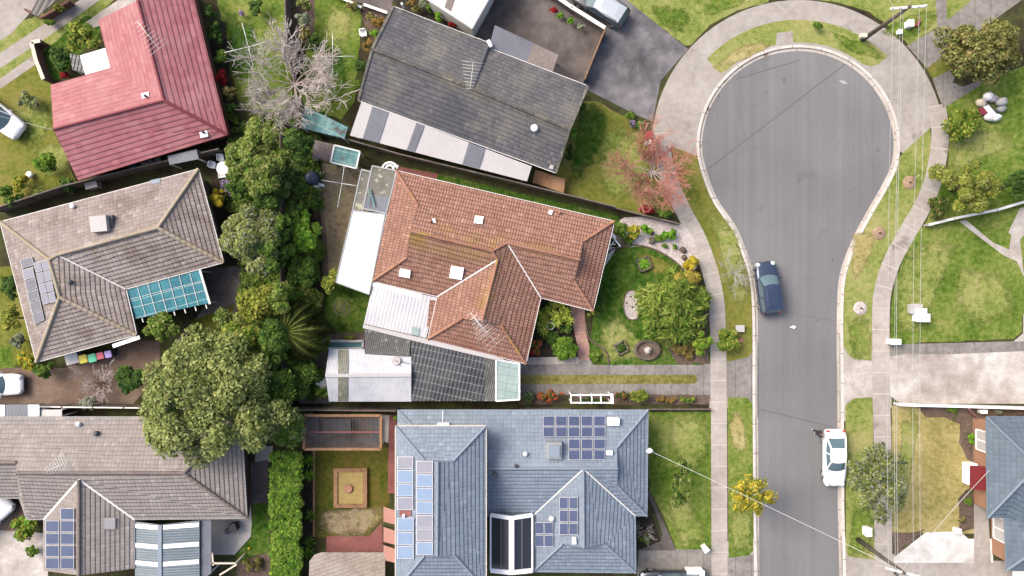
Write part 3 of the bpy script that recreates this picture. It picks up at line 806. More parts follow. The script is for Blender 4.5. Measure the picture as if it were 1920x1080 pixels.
def palm(px, py, z, label, fr, mat='leaf_palm', name='palm_tree', seed=2):
    c = W(px, py, z); t = thing(name, label, 'palm tree', (c.x, c.y, 0)); rr = random.Random(seed)
    g = G(); g.tube([(c.x, c.y, -.05), (c.x + .1, c.y, z * .5), (c.x, c.y, z)], [.26, .2, .17], 9); obj('trunk', g, 'bark', t)
    for (ang, L, drop) in fr:
        V = []; d = Vector((math.cos(ang), math.sin(ang), 0)); s = Vector((-d.y, d.x, 0)); rach = G(); pts = []
        for i in range(15):
            u = i / 14; pts.append(Vector((c.x, c.y, z)) + d * L * u * (1 - .12 * u) + s * .25 * math.sin(u * 2 + ang) + Vector((0, 0, L * (.42 * u - drop * u * u))))
        rach.tube(pts, [.035 * (1 - .8 * i / 14) for i in range(15)], 4, cap=False)
        for i in range(2, 170):
            u = i / 170 * 14; k = min(13, int(u)); p = pts[k].lerp(pts[k + 1], u - k); ll = .95 * (math.sin(math.pi * min(1, .12 + i / 182)) ** .6)
            for sg in (-1, 1):
                e = (s * sg * .8 + d * .75 + Vector((rr.uniform(-.2, .2), rr.uniform(-.2, .2), -.35 + rr.uniform(-.3, .15)))).normalized() * ll
                q = d * .014
                V += [p - q, p + q, p + e * .55 + q * .9 + Vector((0, 0, .04)), p + e + Vector((0, 0, -.12))]
        fo = leafobj('frond', np.array([tuple(v) for v in V]), mat, t)
        obj('rachis', rach, 'leaf_yellow', fo)
    return t
# ------------------------------------------------------------------ road, kerb, ground
def arc(cx, cy, R, a0, a1, n):
    return [(cx + R * math.cos(math.radians(a0 + (a1 - a0) * i / n)), cy - R * math.sin(math.radians(a0 + (a1 - a0) * i / n))) for i in range(n + 1)]
LE = smooth_line([(1423, 900), (1422, 745), (1422, 640), (1421, 578), (1418, 539), (1412, 505), (1401, 472), (1383, 428), (1363, 398), (1348, 376), (1336, 350), (1325, 318), (1318, 290)], 4)
RE = smooth_line([(1676, 290), (1670, 315), (1652, 352), (1630, 390), (1609, 428), (1590, 470), (1578, 505), (1572, 540), (1570, 600), (1570, 660), (1571, 745), (1572, 950)], 4)
EDGE = [(1430, 1900), (1425, 1080)] + LE + arc(1497, 275, 180, 178, 2, 60) + RE + [(1575, 1080), (1580, 1900)]
K1 = offset_line(EDGE, -6); K2 = offset_line(EDGE, -11)
base = [W(x, y).xy for x, y in K2]
outer = [Vector((K2[-1] and base[-1].x, -400)), Vector((600, -400)), Vector((600, 500)), Vector((-600, 500)), Vector((-600, -400)), Vector((base[0].x, -400))]
g = G().poly([(p.x, p.y, 0) for p in base + outer]); o = obj('ground', g, 'soil'); o['kind'] = 'structure'
g = G().poly([(x, y, -.135) for x, y in ((2, -402), (45, -402), (45, 40), (2, 40))]); o = obj('road', g, 'asphalt'); o['kind'] = 'structure'
strip('gutter', EDGE, K1, 0, 'gutter', z=-.125)
strip('kerb', K1, K2, 0, 'kerb', z=.016, h=-.14)
for i, q in enumerate([[(1505, 1025), (1508, 1022), (1560, 1200), (1556, 1200)]]): pass
# far left street
sheet('road', [(-200, -160), (120, -160), (78, 0), (22, 62), (0, 76), (-200, 200)], 2, 'concrete')
sheet('footpath', [(-60, 140), (60, 60), (180, -20), (215, -20), (100, 62), (-60, 168)], 2, 'concrete')
sheet('footpath', [(-60, 190), (70, 98), (80, 112), (-60, 208)], 2, 'concrete')
sheet('footpath', [(160, 42), (250, -20), (330, -20), (200, 45), (175, 52)], 2, 'pale_drive')
sheet('lawn', [(-60, 60), (60, 34), (78, 20), (90, 45), (-60, 150)], 1, 'lawn', r=1)
sheet('lawn', [(-60, 150), (200, -30), (245, -30), (150, 60), (80, 100), (-60, 200)], 1, 'lawn', r=1)
sheet('lawn', [(-60, 190), (78, 98), (100, 160), (100, 245), (145, 345), (-60, 410)], 1, 'lawn_mid', r=1.5)
sheet('lawn', [(88, 150), (110, 150), (160, 90), (210, 40), (160, 30), (85, 95)], 1, 'lawn_lush', r=1.5)
# yards behind the red and beige houses
sheet('lawn', [(405, -20), (542, -20), (548, 190), (530, 215), (450, 200), (425, 100)], 1, 'lawn_green', r=2)
sheet('lawn', [(592, -20), (660, -20), (680, 30), (672, 100), (665, 190), (640, 225), (572, 200), (560, 150), (585, 60)], 1, 'lawn_green', r=2)
sheet('garden_bed', [(540, -20), (590, -20), (590, 80), (550, 80)], 2, 'mulch', r=2)
sheet('garden_bed', [(680, 8), (735, 28), (700, 95), (690, 60), (678, 30)], 2, 'mulch', r=1.5)
sheet('patio', [(640, -20), (740, -20), (732, 26), (690, 8), (660, 2)], 3, 'paved_dark')
sheet('garden_bed', [(738, 0), (800, 0), (890, 60), (900, 80), (745, 12)], 1, 'dark_soil', r=1.5)
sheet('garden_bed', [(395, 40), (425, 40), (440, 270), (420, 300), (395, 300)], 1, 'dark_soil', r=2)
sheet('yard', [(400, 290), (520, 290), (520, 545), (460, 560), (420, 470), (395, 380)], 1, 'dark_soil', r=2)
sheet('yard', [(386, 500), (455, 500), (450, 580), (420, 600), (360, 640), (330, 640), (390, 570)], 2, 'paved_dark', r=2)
sheet('lawn', [(360, 600), (440, 570), (425, 610), (350, 650)], 3, 'lawn_back', r=2)
sheet('driveway', [(-60, 690), (40, 690), (120, 690), (260, 638), (300, 640), (300, 700), (250, 757), (-60, 760)], 2, 'brown_drive')
sheet('lawn', [(-60, 640), (20, 650), (28, 690), (-60, 694)], 3, 'lawn_green', r=1)
sheet('yard', [(-60, 500), (30, 500), (70, 680), (-60, 700)], 1, 'lawn_mid', r=1)
sheet('driveway', [(-60, 990), (90, 1000), (90, 1200), (-60, 1200)], 2, 'pale_drive')
sheet('driveway', [(-60, 935), (40, 935), (60, 1000), (-60, 1000)], 1, 'brown_drive')
sheet('patio', [(385, 972), (466, 972), (470, 945), (473, 990), (470, 1006), (440, 1040), (396, 1040)], 2, 'patio_pale')
sheet('path', [(470, 868), (502, 862), (504, 942), (470, 944)], 3, 'paved_dark')
sheet('path', [(480, 838), (512, 836), (508, 866), (478, 866)], 2, 'patio_pale')
sheet('lawn', [(474, 942), (504, 942), (504, 1035), (480, 1040), (445, 1055), (444, 1040), (470, 1008)], 2, 'lawn_lush', r=1)
sheet('garden_bed', [(445, 1055), (505, 1035), (510, 1120), (440, 1120)], 2, 'mulch', r=1)
# yard with the raised bed
sheet('lawn', [(588, 840), (728, 840), (730, 960), (700, 990), (690, 1008), (590, 1008)], 2, 'lawn_back', r=1.5)
sheet('garden_bed', [(568, 840), (589, 840), (590, 1030), (568, 1040)], 3, 'dark_soil', r=1)
sheet('path', [(730, 778), (752, 778), (752, 925), (727, 925)], 3, 'red_paving')
sheet('path', [(716, 778), (730, 778), (728, 830), (716, 830)], 3, 'patio_pale')
sheet('patio', [(612, 1005), (692, 1005), (716, 980), (720, 1060), (612, 1060)], 4, 'red_paving')
# driveways and court of the grey-roofed house
sheet('courtyard', [(860, -20), (1010, -20), (1130, 62), (1090, 165), (1030, 140), (890, 90)], 2, 'paved_dark')
sheet('driveway', [(1020, -20), (1150, -20), (1290, 92), (1238, 152), (1224, 228), (1192, 215), (1100, 168), (1094, 155), (1132, 62)], 3, 'asphalt_old')
sheet('lawn', [(1150, -40), (1450, -40), (1440, 4), (1380, 20), (1330, 48), (1296, 84), (1285, 86), (1180, 6)], 2, 'lawn', r=1.5)
sheet('lawn', [(1085, 190), (1120, 190), (1180, 222), (1220, 250), (1235, 310), (1252, 365), (1268, 400), (1180, 400), (1060, 362), (1042, 330), (1070, 240)], 2, 'lawn_mid', r=2)
patch('lawn', [(1088, 200), (1125, 200), (1142, 235), (1120, 290), (1095, 330), (1070, 330), (1078, 260)], 3, 'lawn_lush')
patch('lawn', [(1130, 240), (1190, 240), (1220, 300), (1200, 360), (1140, 370), (1120, 320)], 3, 'lawn')
# turning circle surrounds
AP = arc(1497, 275, 275, 190, 12, 50) + [(1777, 245), (1745, 240), (1692, 287)] + arc(1497, 275, 189, -2, 182, 60) + [(1304, 300), (1262, 277), (1226, 262)]
sheet('footpath', AP, 2, 'concrete')
FLl = smooth_line([(1225, 250), (1232, 310), (1248, 360), (1272, 410), (1296, 455), (1316, 510), (1327, 560), (1331, 620), (1332, 690)], 4) + [(1333, 780), (1334, 1080), (1336, 1500)]
FLr = offset_line(FLl, -30)
strip('footpath', FLl, FLr, 4, 'footpath')
FRl = smooth_line([(1740, 200), (1745, 232), (1746, 262), (1741, 300), (1731, 342), (1712, 385), (1696, 412), (1679, 442), (1660, 477), (1646, 515), (1637, 555), (1635, 602), (1635, 640)], 4) + [(1636, 750), (1638, 830), (1640, 1080), (1642, 1500)]
FRr = offset_line(FRl, -33)
strip('footpath', FRl, FRr, 4, 'footpath')
v1 = arc(1497, 275, 238, 136, 46, 30); v2 = arc(1497, 275, 196, 52, 132, 30)
sheet('verge', v1 + [(1672, 99), (1645, 122), (1632, 124)] + v2 + [(1352, 137), (1340, 130)], 3, 'lawn')
sheet('driveway', [(1455, 84), (1456, 62), (1486, 58), (1487, 80)], 4, 'concrete')
kk = offset_line(EDGE, -11.5)
kl = [p for p in kk if p[0] < 1420 and 292 < p[1] < 662]
sheet('verge', [(1262, 276), (1300, 290)] + sorted(kl, key=lambda p: p[1]) + [(1411, 660), (1402, 670), (1362, 678)] + [p for p in FLr[::-1] if 300 < p[1] < 675], 3, 'lawn_mid')
for q in ([(1572, 625), (1600, 625), (1636, 660), (1672, 660), (1672, 765), (1636, 765), (1600, 790), (1574, 790)], [(1330, 650), (1402, 650), (1420, 640), (1420, 785), (1402, 765), (1330, 765)], [(1330, 1020), (1420, 1005), (1422, 1090), (1330, 1090)], [(1576, 1005), (1645, 1030), (1700, 1046), (1700, 1090), (1578, 1090)]): sheet('footpath', q, 1, 'concrete')
sheet('verge', [(1364, 745), (1402, 746), (1411, 758), (1412, 1032), (1405, 1041), (1366, 1046)], 3, 'lawn_green')
sheet('driveway', [(1320, 680), (1404, 668), (1413, 655), (1413, 760), (1404, 748), (1320, 742)], 2, 'footpath_old')
sheet('driveway', [(1198, 1030), (1330, 1030), (1368, 1045), (1413, 1040), (1416, 1300), (1180, 1300)], 2, 'footpath_old')
sheet('lawn', [(1212, 772), (1333, 772), (1334, 1030), (1268, 1030), (1245, 970), (1218, 920)], 2, 'lawn_green', r=1)
patch('lawn', [(1250, 785), (1320, 782), (1328, 850), (1300, 880), (1262, 850)], 3, 'lawn')
patch('lawn', [(1250, 930), (1290, 940), (1322, 1000), (1300, 1022), (1275, 1020)], 3, 'lawn')
sheet('path', [(1206, 912), (1220, 925), (1268, 1032), (1196, 1032), (1238, 1015), (1242, 1000), (1225, 950)], 4, 'paved_dark')
sheet('garden_bed', [(1190, 965), (1222, 968), (1238, 1012), (1230, 1028), (1192, 1030)], 3, 'dark_soil', r=1)
kr = sorted([p for p in kk if p[0] > 1500 and 292 < p[1] < 655], key=lambda p: -p[1])
sheet('verge', [(1744, 240), (1746, 262)] + [p for p in FRl if 270 < p[1] < 660] + [(1634, 676), (1600, 673), (1588, 662), (1582, 650)] + kr + [(1692, 287)], 3, 'lawn')
sheet('verge', [(1636, 745), (1600, 747), (1585, 760), (1586, 1030), (1590, 1043), (1640, 1050)], 3, 'lawn')
sheet('driveway', [(1580, 652), (1588, 668), (1640, 680), (1640, 742), (1590, 750), (1581, 764)], 2, 'pale_drive')
sheet('driveway', [(1668, 646), (1900, 640), (1918, 625), (1918, 590), (2100, 560), (2100, 757), (1690, 757), (1668, 742)], 3, 'pale_drive')
sheet('driveway', [(1668, 668), (1668, 646), (1900, 640), (2000, 640), (2000, 655), (1780, 664), (1700, 664)], 5, 'footpath_old')
sheet('lawn', [(1720, 428), (1930, 380), (2100, 360), (2100, 560), (1916, 590), (1916, 622), (1900, 636), (1668, 645), (1672, 560), (1690, 490)], 2, 'lawn_green', r=1.5)
patch('lawn', [(1680, 540), (1705, 470), (1790, 450), (1770, 520), (1735, 600), (1680, 630)], 3, 'lawn')
patch('lawn', [(1800, 500), (1880, 520), (1905, 580), (1840, 610), (1790, 570)], 3, 'lawn')
patch('lawn', [(1775, 260), (1860, 240), (1900, 270), (1840, 300), (1782, 320)], 3, 'lawn')
sheet('path', [(1798, 415), (1810, 412), (1862, 455), (1892, 468), (1896, 440), (1890, 436), (1912, 390), (1925, 388), (1920, 440), (1912, 450), (1920, 520), (1906, 490), (1880, 478)], 5, 'pale_drive')
sheet('lawn', [(1762, 160), (1800, 165), (1850, 150), (2100, 60), (2100, 370), (1735, 420), (1755, 372), (1778, 320), (1782, 230)], 2, 'lawn_green', r=1.5)
sheet('lawn', [(1740, 0), (1900, -30), (1780, 50)], 1, 'lawn', r=1)
sheet('lawn', [(1500, -40), (1760, -40), (1765, 30), (1758, 50), (1704, 84), (1680, 60), (1630, 22), (1570, 4), (1500, -4)], 2, 'lawn', r=1)
sheet('lawn', [(1735, 125), (1780, 95), (1785, 130), (1750, 150)], 2, 'lawn_mid', r=1)
sheet('driveway', [(1700, 86), (1758, 52), (1775, 40), (1833, -10), (1930, -10), (1860, 40), (1782, 95), (1738, 128)], 4, 'footpath_old')
sheet('path', [(1752, -40), (1772, -40), (1776, 42), (1757, 52)], 5, 'footpath_old')
sheet('path', [(1748, 148), (1780, 132), (1790, 145), (1786, 155), (1805, 163), (1842, 148), (1838, 160), (1768, 203)], 5, 'footpath_old')
# thinner and greener patches in the lawns
for q, m in (([(1375, 420), (1395, 500), (1400, 560), (1375, 570), (1350, 470), (1330, 400)], 'lawn'), ([(1365, 790), (1385, 770), (1400, 830), (1380, 850)], 'lawn_dry'), ([(1370, 960), (1405, 950), (1408, 1030), (1372, 1030)], 'lawn'),
             ([(1600, 440), (1640, 440), (1625, 500), (1600, 520)], 'lawn_dry'), ([(1590, 600), (1630, 600), (1630, 668), (1596, 664)], 'lawn_green'), ([(1595, 960), (1632, 950), (1632, 1040), (1594, 1036)], 'lawn_green'), ([(1650, 60), (1700, 30), (1745, 20), (1750, 45), (1700, 75)], 'lawn_green'),
             ([(1220, 10), (1290, 20), (1280, 60), (1240, 50)], 'lawn_green'), ([(1330, -10), (1400, 0), (1360, 20), (1320, 30)], 'lawn_green'), ([(1340, 125), (1380, 90), (1430, 80), (1440, 90), (1375, 120)], 'lawn_dry'), ([(1560, 60), (1640, 90), (1650, 110), (1590, 95)], 'lawn_green'),
             ([(420, 20), (480, 60), (470, 140), (440, 150), (425, 80)], 'lawn_lush'), ([(600, 100), (640, 90), (650, 170), (620, 200)], 'lawn_lush'), ([(620, 10), (660, 30), (650, 80), (610, 70)], 'lawn'), ([(20, 210), (90, 190), (95, 240), (60, 270)], 'lawn'), ([(60, 280), (120, 270), (130, 320), (80, 330)], 'lawn'),
             ([(600, 960), (680, 950), (720, 960), (690, 1000), (600, 1000)], 'dirt_lawn'), ([(620, 545), (660, 550), (680, 600), (640, 615)], 'lawn_green'), ([(1690, 780), (1720, 780), (1710, 880), (1685, 960)], 'lawn'), ([(1150, 480), (1190, 480), (1200, 520), (1150, 560), (1140, 520)], 'lawn_lush')):
    patch('lawn', q, 6, m)
# right lower garden
sheet('lawn', [(1672, 760), (1800, 760), (1830, 800), (1830, 1000), (1672, 1000)], 2, 'lawn_dry', r=1)
sheet('garden_bed', [(1715, 758), (1930, 764), (1930, 784), (1832, 784), (1828, 870), (1812, 860), (1798, 830), (1800, 795), (1770, 782), (1735, 782)], 4, 'mulch', r=1.5)
sheet('garden_bed', [(1796, 935), (1812, 918), (1832, 915), (1828, 990), (1798, 998)], 4, 'mulch', r=1.5)
sheet('garden_bed', [(1672, 998), (1712, 998), (1735, 992), (1678, 1045)], 4, 'mulch', r=1)
sheet('driveway', [(1676, 1045), (1735, 998), (1800, 996), (1815, 1010), (1860, 1010), (1862, 1055), (1676, 1055)], 5, 'white_concrete')
sheet('driveway', [(1590, 1050), (2000, 1052), (2000, 1400), (1590, 1400)], 3, 'concrete')
sheet('path', [(1826, 930), (1852, 950), (1858, 1056), (1826, 1056)], 6, 'concrete')
# marks on the road surface
g = G()
for (a, b, w) in (((1330, 315), (1588, 118), .035), ((1380, 148), (1500, 112), .03), ((1425, 768), (1560, 800), .03)):
    A = W(*a).xy; B = W(*b).xy; d = (B - A).normalized(); n = Vector((-d.y, d.x)) * w
    g.face([(*(A - n), -.131), (*(B - n), -.131), (*(B + n), -.131), (*(A + n), -.131)])
o = obj('road_seam', g, plain('tar_seam', C(112, 111, 115), .9)); o['kind'] = 'structure'
sheet('paint_mark', rough([(1574, 149), (1585, 151), (1592, 156), (1582, 157)], 1, 4), 0, plain('pale_spill', C(200, 199, 200), .8), z=-.130)

# ------------------------------------------------------------------ grounds of the middle house
sheet('lawn', smooth_line([(1112, 596), (1122, 545), (1135, 500), (1148, 480), (1170, 464), (1196, 460), (1230, 470), (1262, 488), (1285, 510), (1318, 560), (1330, 620), (1330, 682), (1112, 682), (1108, 640)], 3), 3, 'lawn_lush')
patch('lawn', [(1122, 620), (1150, 596), (1178, 612), (1200, 636), (1240, 640), (1245, 676), (1180, 674), (1124, 674)], 5, 'lawn')
patch('lawn', [(1190, 475), (1225, 478), (1268, 502), (1240, 512), (1205, 500)], 5, 'lawn_mid')
patch('lawn', [(1205, 540), (1240, 525), (1270, 520), (1240, 560), (1212, 590)], 5, 'mulch')
sheet('garden_bed', rough([(1222, 545), (1275, 508), (1325, 560), (1332, 640), (1330, 682), (1270, 682), (1240, 640), (1215, 590)], 4), 4, 'mulch')
sheet('gravel', smooth_line([(1166, 440), (1180, 462), (1200, 462), (1230, 470), (1260, 486), (1288, 512), (1310, 490), (1290, 430), (1240, 410), (1170, 408), (1160, 425)], 3), 4, 'gravel', kind='stuff', label='pale gravel bed in the front corner behind the curved lawn edging')
sheet('gravel', [(1138, 462), (1156, 464), (1146, 482), (1134, 500), (1128, 500)], 4, 'gravel', kind='stuff', label='small patch of grey pebbles against the east eave')
sheet('path', [(1150, 440), (1160, 437), (1172, 458), (1162, 464)], 6, 'stone')
sheet('path', [(1068, 570), (1096, 582), (1098, 620), (1105, 650), (1106, 675), (1085, 675), (1083, 650), (1076, 620)], 6, 'brickpath')
sheet('garden_bed', [(1008, 560), (1080, 565), (1080, 620), (1086, 672), (990, 676)], 4, 'dark_soil')
sheet('driveway', [(972, 684), (990, 672), (1085, 672), (1106, 674), (1112, 684), (1333, 684), (1333, 752), (972, 752)], 3, 'footpath_old')
sheet('path', [(985, 670), (1085, 669), (1089, 676), (1083, 682), (985, 684)], 4, 'footpath')
sheet('lawn', [(973, 703)] + arc(1299, 711, 8.5, 88, -88, 10) + [(973, 720)], 5, 'median_grass')
sheet('garden_bed', [(973, 740), (1330, 740), (1330, 758), (973, 758)], 4, 'mulch', r=1)
sheet('lawn', [(775, 315), (1160, 405), (1160, 418), (750, 322)], 2, 'lawn_lush', r=1)
sheet('patio', [(745, 312), (822, 326), (818, 338), (745, 322)], 3, 'red_paving')
sheet('yard', smooth_line([(604, 306), (640, 312), (700, 322), (690, 400), (650, 530), (612, 530), (606, 450), (600, 380), (598, 330)], 2), 3, 'dirt_lawn')
sheet('path', smooth_line([(603, 330), (601, 380), (604, 440), (606, 520), (612, 530), (616, 520), (612, 440), (606, 380), (607, 330)], 2), 5, 'edge_brick')
sheet('lawn', rough([(612, 535), (640, 525), (700, 560), (690, 620), (640, 628), (610, 600)], 2), 4, 'lawn_lush')
sheet('path', [(600, 628), (684, 622), (686, 636), (600, 638)], 5, 'edge_brick')
sheet('yard', [(565, 640), (620, 640), (620, 756), (560, 756)], 4, 'footpath_old')
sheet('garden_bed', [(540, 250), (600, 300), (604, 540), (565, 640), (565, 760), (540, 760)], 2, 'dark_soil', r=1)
for i, (cx, cy) in enumerate(((1705, 342), (1648, 437), (1613, 578))):
    g = G(); c = W(cx, cy); g.lathe((c.x, c.y, 0), [(.58, .0), (.54, .05), (.3, .07), (.1, .08)], 14)
    t = thing('mulch_ring', ['brown mulch ring with a stake on the verge beside the top of the curved footpath', 'brown mulch ring on the verge just below the staked one', 'pale mulch ring nearest the wide driveway on the right verge'][i], 'tree ring', (c.x, c.y, 0), 'mulch rings along the right verge')
    obj('mulch', g, 'gravel' if i == 2 else surf('ring_mulch_%d' % i, [C(170, 138, 112), C(204, 176, 150)], 1, 4, 20), t)
    g = G(); g.tube([(c.x, c.y, 0), (c.x, c.y, .45)], [.07, .04], 6); obj('stump', g, 'bark', t)
    if i == 0:
        g = G(); q = W(cx + 18, cy - 14, 1.3); g.tube([(c.x + .3, c.y + .2, 0), q], .03, 5); obj('stake', g, 'cream', t)
# ------------------------------------------------------------------ the middle house
T0 = 2.6
zz = lambda d: T0 + .42 * d / 23
HV = dict(A=(743, 320, T0), B=(1152, 415, T0), C=(1112, 583, T0), D=(1014, 558, T0), E=(986, 682, T0), F=(802, 636, T0), G=(820, 556, T0), I=(698, 527, T0),
    w1=(784, 385, zz(54)), w2=(762, 484, zz(56)), wR=(769, 433, zz(106)), j1=(923, 471, zz(106)), j2=(951, 456, zz(86)), j3=(933, 487, zz(95)),
    e1=(1094, 452, zz(48)), e2=(1077, 527, zz(47)), eR=(1087, 487, zz(86)), s1=(867, 597, zz(53)), s2=(939, 609, zz(55)), sR=(904, 602, zz(95)))
HF = dict(N=['A', 'B', 'e1', 'eR', 'j2', 'j1', 'wR', 'w1'], Wf=['A', 'w1', 'w2', 'I'], S1=['I', 'w2', 'wR', 'j1', 'j3', 'G'], SW=['G', 'j3', 'sR', 's1', 'F'], SS=['F', 's1', 's2', 'E'],
    SE=['E', 's2', 'sR', 'j3', 'j1', 'j2', 'D'], S2=['D', 'j2', 'eR', 'e2', 'C'], Ef=['C', 'e2', 'e1', 'B'])
HF['SE'] = ['E', 's2', 'sR', 'j3', 'j2', 'D']; HF['X'] = ['j1', 'j2', 'j3']
hs, hp, HP = house('tiled_house', 'terracotta tiled house with three roof wings in the middle of the block', HV, HF,
    [('A', 'w1'), ('I', 'w2'), ('wR', 'j1'), ('j1', 'j2'), ('j1', 'j3'), ('j2', 'eR'), ('B', 'e1'), ('C', 'e2'), ('j3', 'sR'), ('F', 's1'), ('E', 's2')],
    ['A', 'B', 'C', 'D', 'E', 'F', 'G', 'I'], 'terracotta', 'terra_cap', 'cream', .5, [('w1', 'w2', 'wR'), ('e1', 'e2', 'eR'), ('s1', 's2', 'sR')], 'offwhite', [('j2', 'D'), ('j3', 'G')], door=3, capr=.12)
slopepanel(hs, 'skylight', hp['N'], [(891, 404), (907, 406), (904, 420), (888, 418)], .16, 'white')
slopepanel(hs, 'skylight', hp['S1'], [(846, 498), (870, 502), (866, 525), (842, 521)], .18, 'white')
slopepanel(hs, 'skylight', hp['S1'], [(750, 503), (770, 507), (768, 522), (747, 518)], .18, 'white')
slopepanel(hs, 'skylight', hp['N'], [(1030, 393), (1037, 395), (1034, 403), (1028, 401)], .12, 'white')
vent(hs, hp['N'], 808, 415, 'terra_cap', .14); roofbox(hs, 'flashing', hp['N'], 814, 414, .22, .34, .12, 'white', .2)
vent(hs, hp['N'], 1049, 399, 'terra_cap', .12)
antenna(hs, hp['SE'], 908, 614, -.86, 3.0, base='tv_antenna'); antenna(hs, hp['SE'], 902, 610, -.95, 1.6, base='tv_antenna')
# lean-to roofs round the back of it
slabroof('patio_roof', 'bright white sheet patio roof along the west eave of the tiled house', [(661, 395, 2.5), (722, 402, 2.6), (697, 529, 2.6), (692, 552, 2.55), (630, 529, 2.4)], 'whiteroof', edge='grey')
slabroof('lean_to_roof', 'narrow grey lichened strip roof beside the brown yard', [(678, 318, 2.3), (695, 322, 2.35), (679, 398, 2.35), (661, 394, 2.3)], 'lichen', 'shed roof', edge='grey')
slabroof('lean_to_roof', 'lichen spotted cement roof with dark slate lower end at the northwest corner of the tiled house', [(698, 311, 2.5), (744, 320, 2.6), (724, 400, 2.6), (681, 391, 2.5)], 'lichen', 'shed roof', extra=[('slate_panel', 'steelslab', [(691, 363, 2.5), (731, 371, 2.6), (723, 400, 2.6), (682, 391, 2.5)])], edge='grey')
g = G(); a = W(692, 352, 2.75); b = W(702, 386, 2.75); g.beam(a, b, .12, .05); g.beam(a, W(692, 386, 2.72), .05, .04)
tag(obj('roof_strut', g, 'tealold'), 'thin teal strut lying on the slate end of the lichened roof', 'strut')
slabroof('patio_roof', 'white ribbed patio roof with stained end south of the skylights', [(700, 530, 2.5), (818, 558, 2.5), (799, 634, 2.42), (682, 607, 2.35)], 'ribbed', extra=[('flashing', 'white', [(699, 529, 2.5), (790, 551, 2.5), (788, 560, 2.49), (698, 536, 2.49)]), ('clear_panel', 'glassroof', [(774, 612, 2.47), (788, 615, 2.47), (785, 630, 2.45), (770, 626, 2.44)])])
g = G(); shell(g, [[W(806, 562, 2.58), W(818, 564, 2.58), W(808, 614, 2.52), W(800, 612, 2.52)]], .1); tag(obj('tile_strip', g, 'terracotta'), 'loose strip of terracotta tiles between ribbed patio roof and south wing', 'roof tiles')
g = G(); shell(g, [[W(681, 608, 2.62), W(802, 636, 2.62), W(928, 667, 2.62), W(945, 672, 2.62), W(944, 676, 2.62), W(924, 674, 2.62), W(800, 645, 2.62), W(680, 615, 2.62)]], .12)
tag(obj('box_gutter', g, 'patioroof'), 'long white box gutter running between ribbed roof and grey sheet roofs', 'gutter')
slabroof('carport', 'old grey corrugated cement roof with white lichen above the white shed', [(684, 616, 2.45), (770, 637, 2.45), (768, 669, 2.35), (684, 664, 2.35)], 'greylichen', 'shed roof', th=.08)
SV = dict(a=(617, 654, 2.3), b=(684, 655, 2.3), b2=(684, 664, 2.3), c=(771, 668, 2.3), r0=(610, 704, 2.85), r1=(771, 703, 2.85), d=(771, 753, 2.3), e=(617, 753, 2.3))
P = {k: W(*v) for k, v in SV.items()}
t = thing('shed', 'long white metal shed with a low ridge and one grimy clear strip', 'shed', ((P['a'].x + P['d'].x) / 2, (P['a'].y + P['d'].y) / 2, 0))
g = G(); shell(g, [[P['a'], P['b'], P['c'], P['r1'], P['r0']], [P['r0'], P['r1'], P['d'], P['e']]], .06); obj('roof', g, 'shedroof', t, uvang=0)
g = G(); g.beam(P['r0'] + Vector((0, 0, .05)), P['r1'] + Vector((0, 0, .05)), .26, .06); obj('ridge_cap', g, 'patioroof', t)
for q in ([(634, 655, 2.33), (652, 655, 2.33), (652, 700, 2.84), (634, 700, 2.84)], [(634, 708, 2.84), (652, 708, 2.84), (652, 752, 2.34), (634, 752, 2.34)]):
    g = G(); shell(g, [[W(x, y, z + .04) for x, y, z in q]], .03); obj('clear_strip', g, 'translucent', t)
g = G(); fp = [P['a'], P['c'], P['d'], P['e']]; g.prism([(p.x, p.y) for p in inset_loop(fp, .15)], 0, 2.2); obj('wall', g, 'patioroof', t)
t = thing('satellite_dish', 'pale satellite dish with two dark struts on the white shed roof', 'satellite dish', W(743, 676, 2.4))
g = G(); c = W(743, 676, 2.5); g.lathe(c, [(.05, 0), (.28, .08), (.36, .16), (.34, .17), (.05, .05)], 14); obj('dish', g, 'patioroof', t)
for q in ((768, 682), (763, 701)):
    g = G(); g.tube([c + Vector((0, 0, .1)), W(*q, 2.6)], .025, 4); obj('strut', g, 'darkgrey', t)
slabroof('carport', 'dark translucent carport roof with rows of white fixings', [(771, 638, 2.5), (909, 669, 2.5), (909, 752, 2.35), (771, 752, 2.35)], 'blackroof', 'carport')
slabroof('carport', 'narrow peeling grey strip roof between dark carport roof and glass roof', [(909, 668, 2.5), (930, 673, 2.5), (930, 752, 2.35), (909, 752, 2.35)], 'greylichen', 'carport', posts=False)
slabroof('carport', 'pale green glass carport roof at the head of the driveway', [(930, 674, 2.5), (974, 682, 2.5), (974, 749, 2.35), (930, 752, 2.35)], 'glassroof', 'carport', edge='white')
t = thing('spa_pool', 'narrow teal pool with white rim beside the white shed', 'pool', W(645, 644))
g = G()
for a, b in (((604, 639), (684, 639)), ((604, 652), (684, 652)), ((604, 639), (604, 652)), ((682, 639), (682, 652))):
    A, B = W(*a, .5), W(*b, .5); g.beam(A, B, .16, .9)
obj('rim', g, 'patioroof', t)
g = G(); g.poly([W(*p, .7) for p in ((605, 641), (680, 641), (680, 651), (605, 651))]); obj('cover', g, plain('teal_cover', C(80, 148, 156), .3, var=.3), t)
g = G(); c = W(604, 722, .5); g.box((c.x, c.y, .45), (.72, 1.1, .9)); t = thing('storage_box', 'small white box standing against the west end of the white shed', 'box', (c.x, c.y, 0)); obj('body', g, 'patioroof', t)
g = G(); g.box((c.x, c.y, .93), (.78, 1.16, .06)); obj('lid', g, 'white', t)
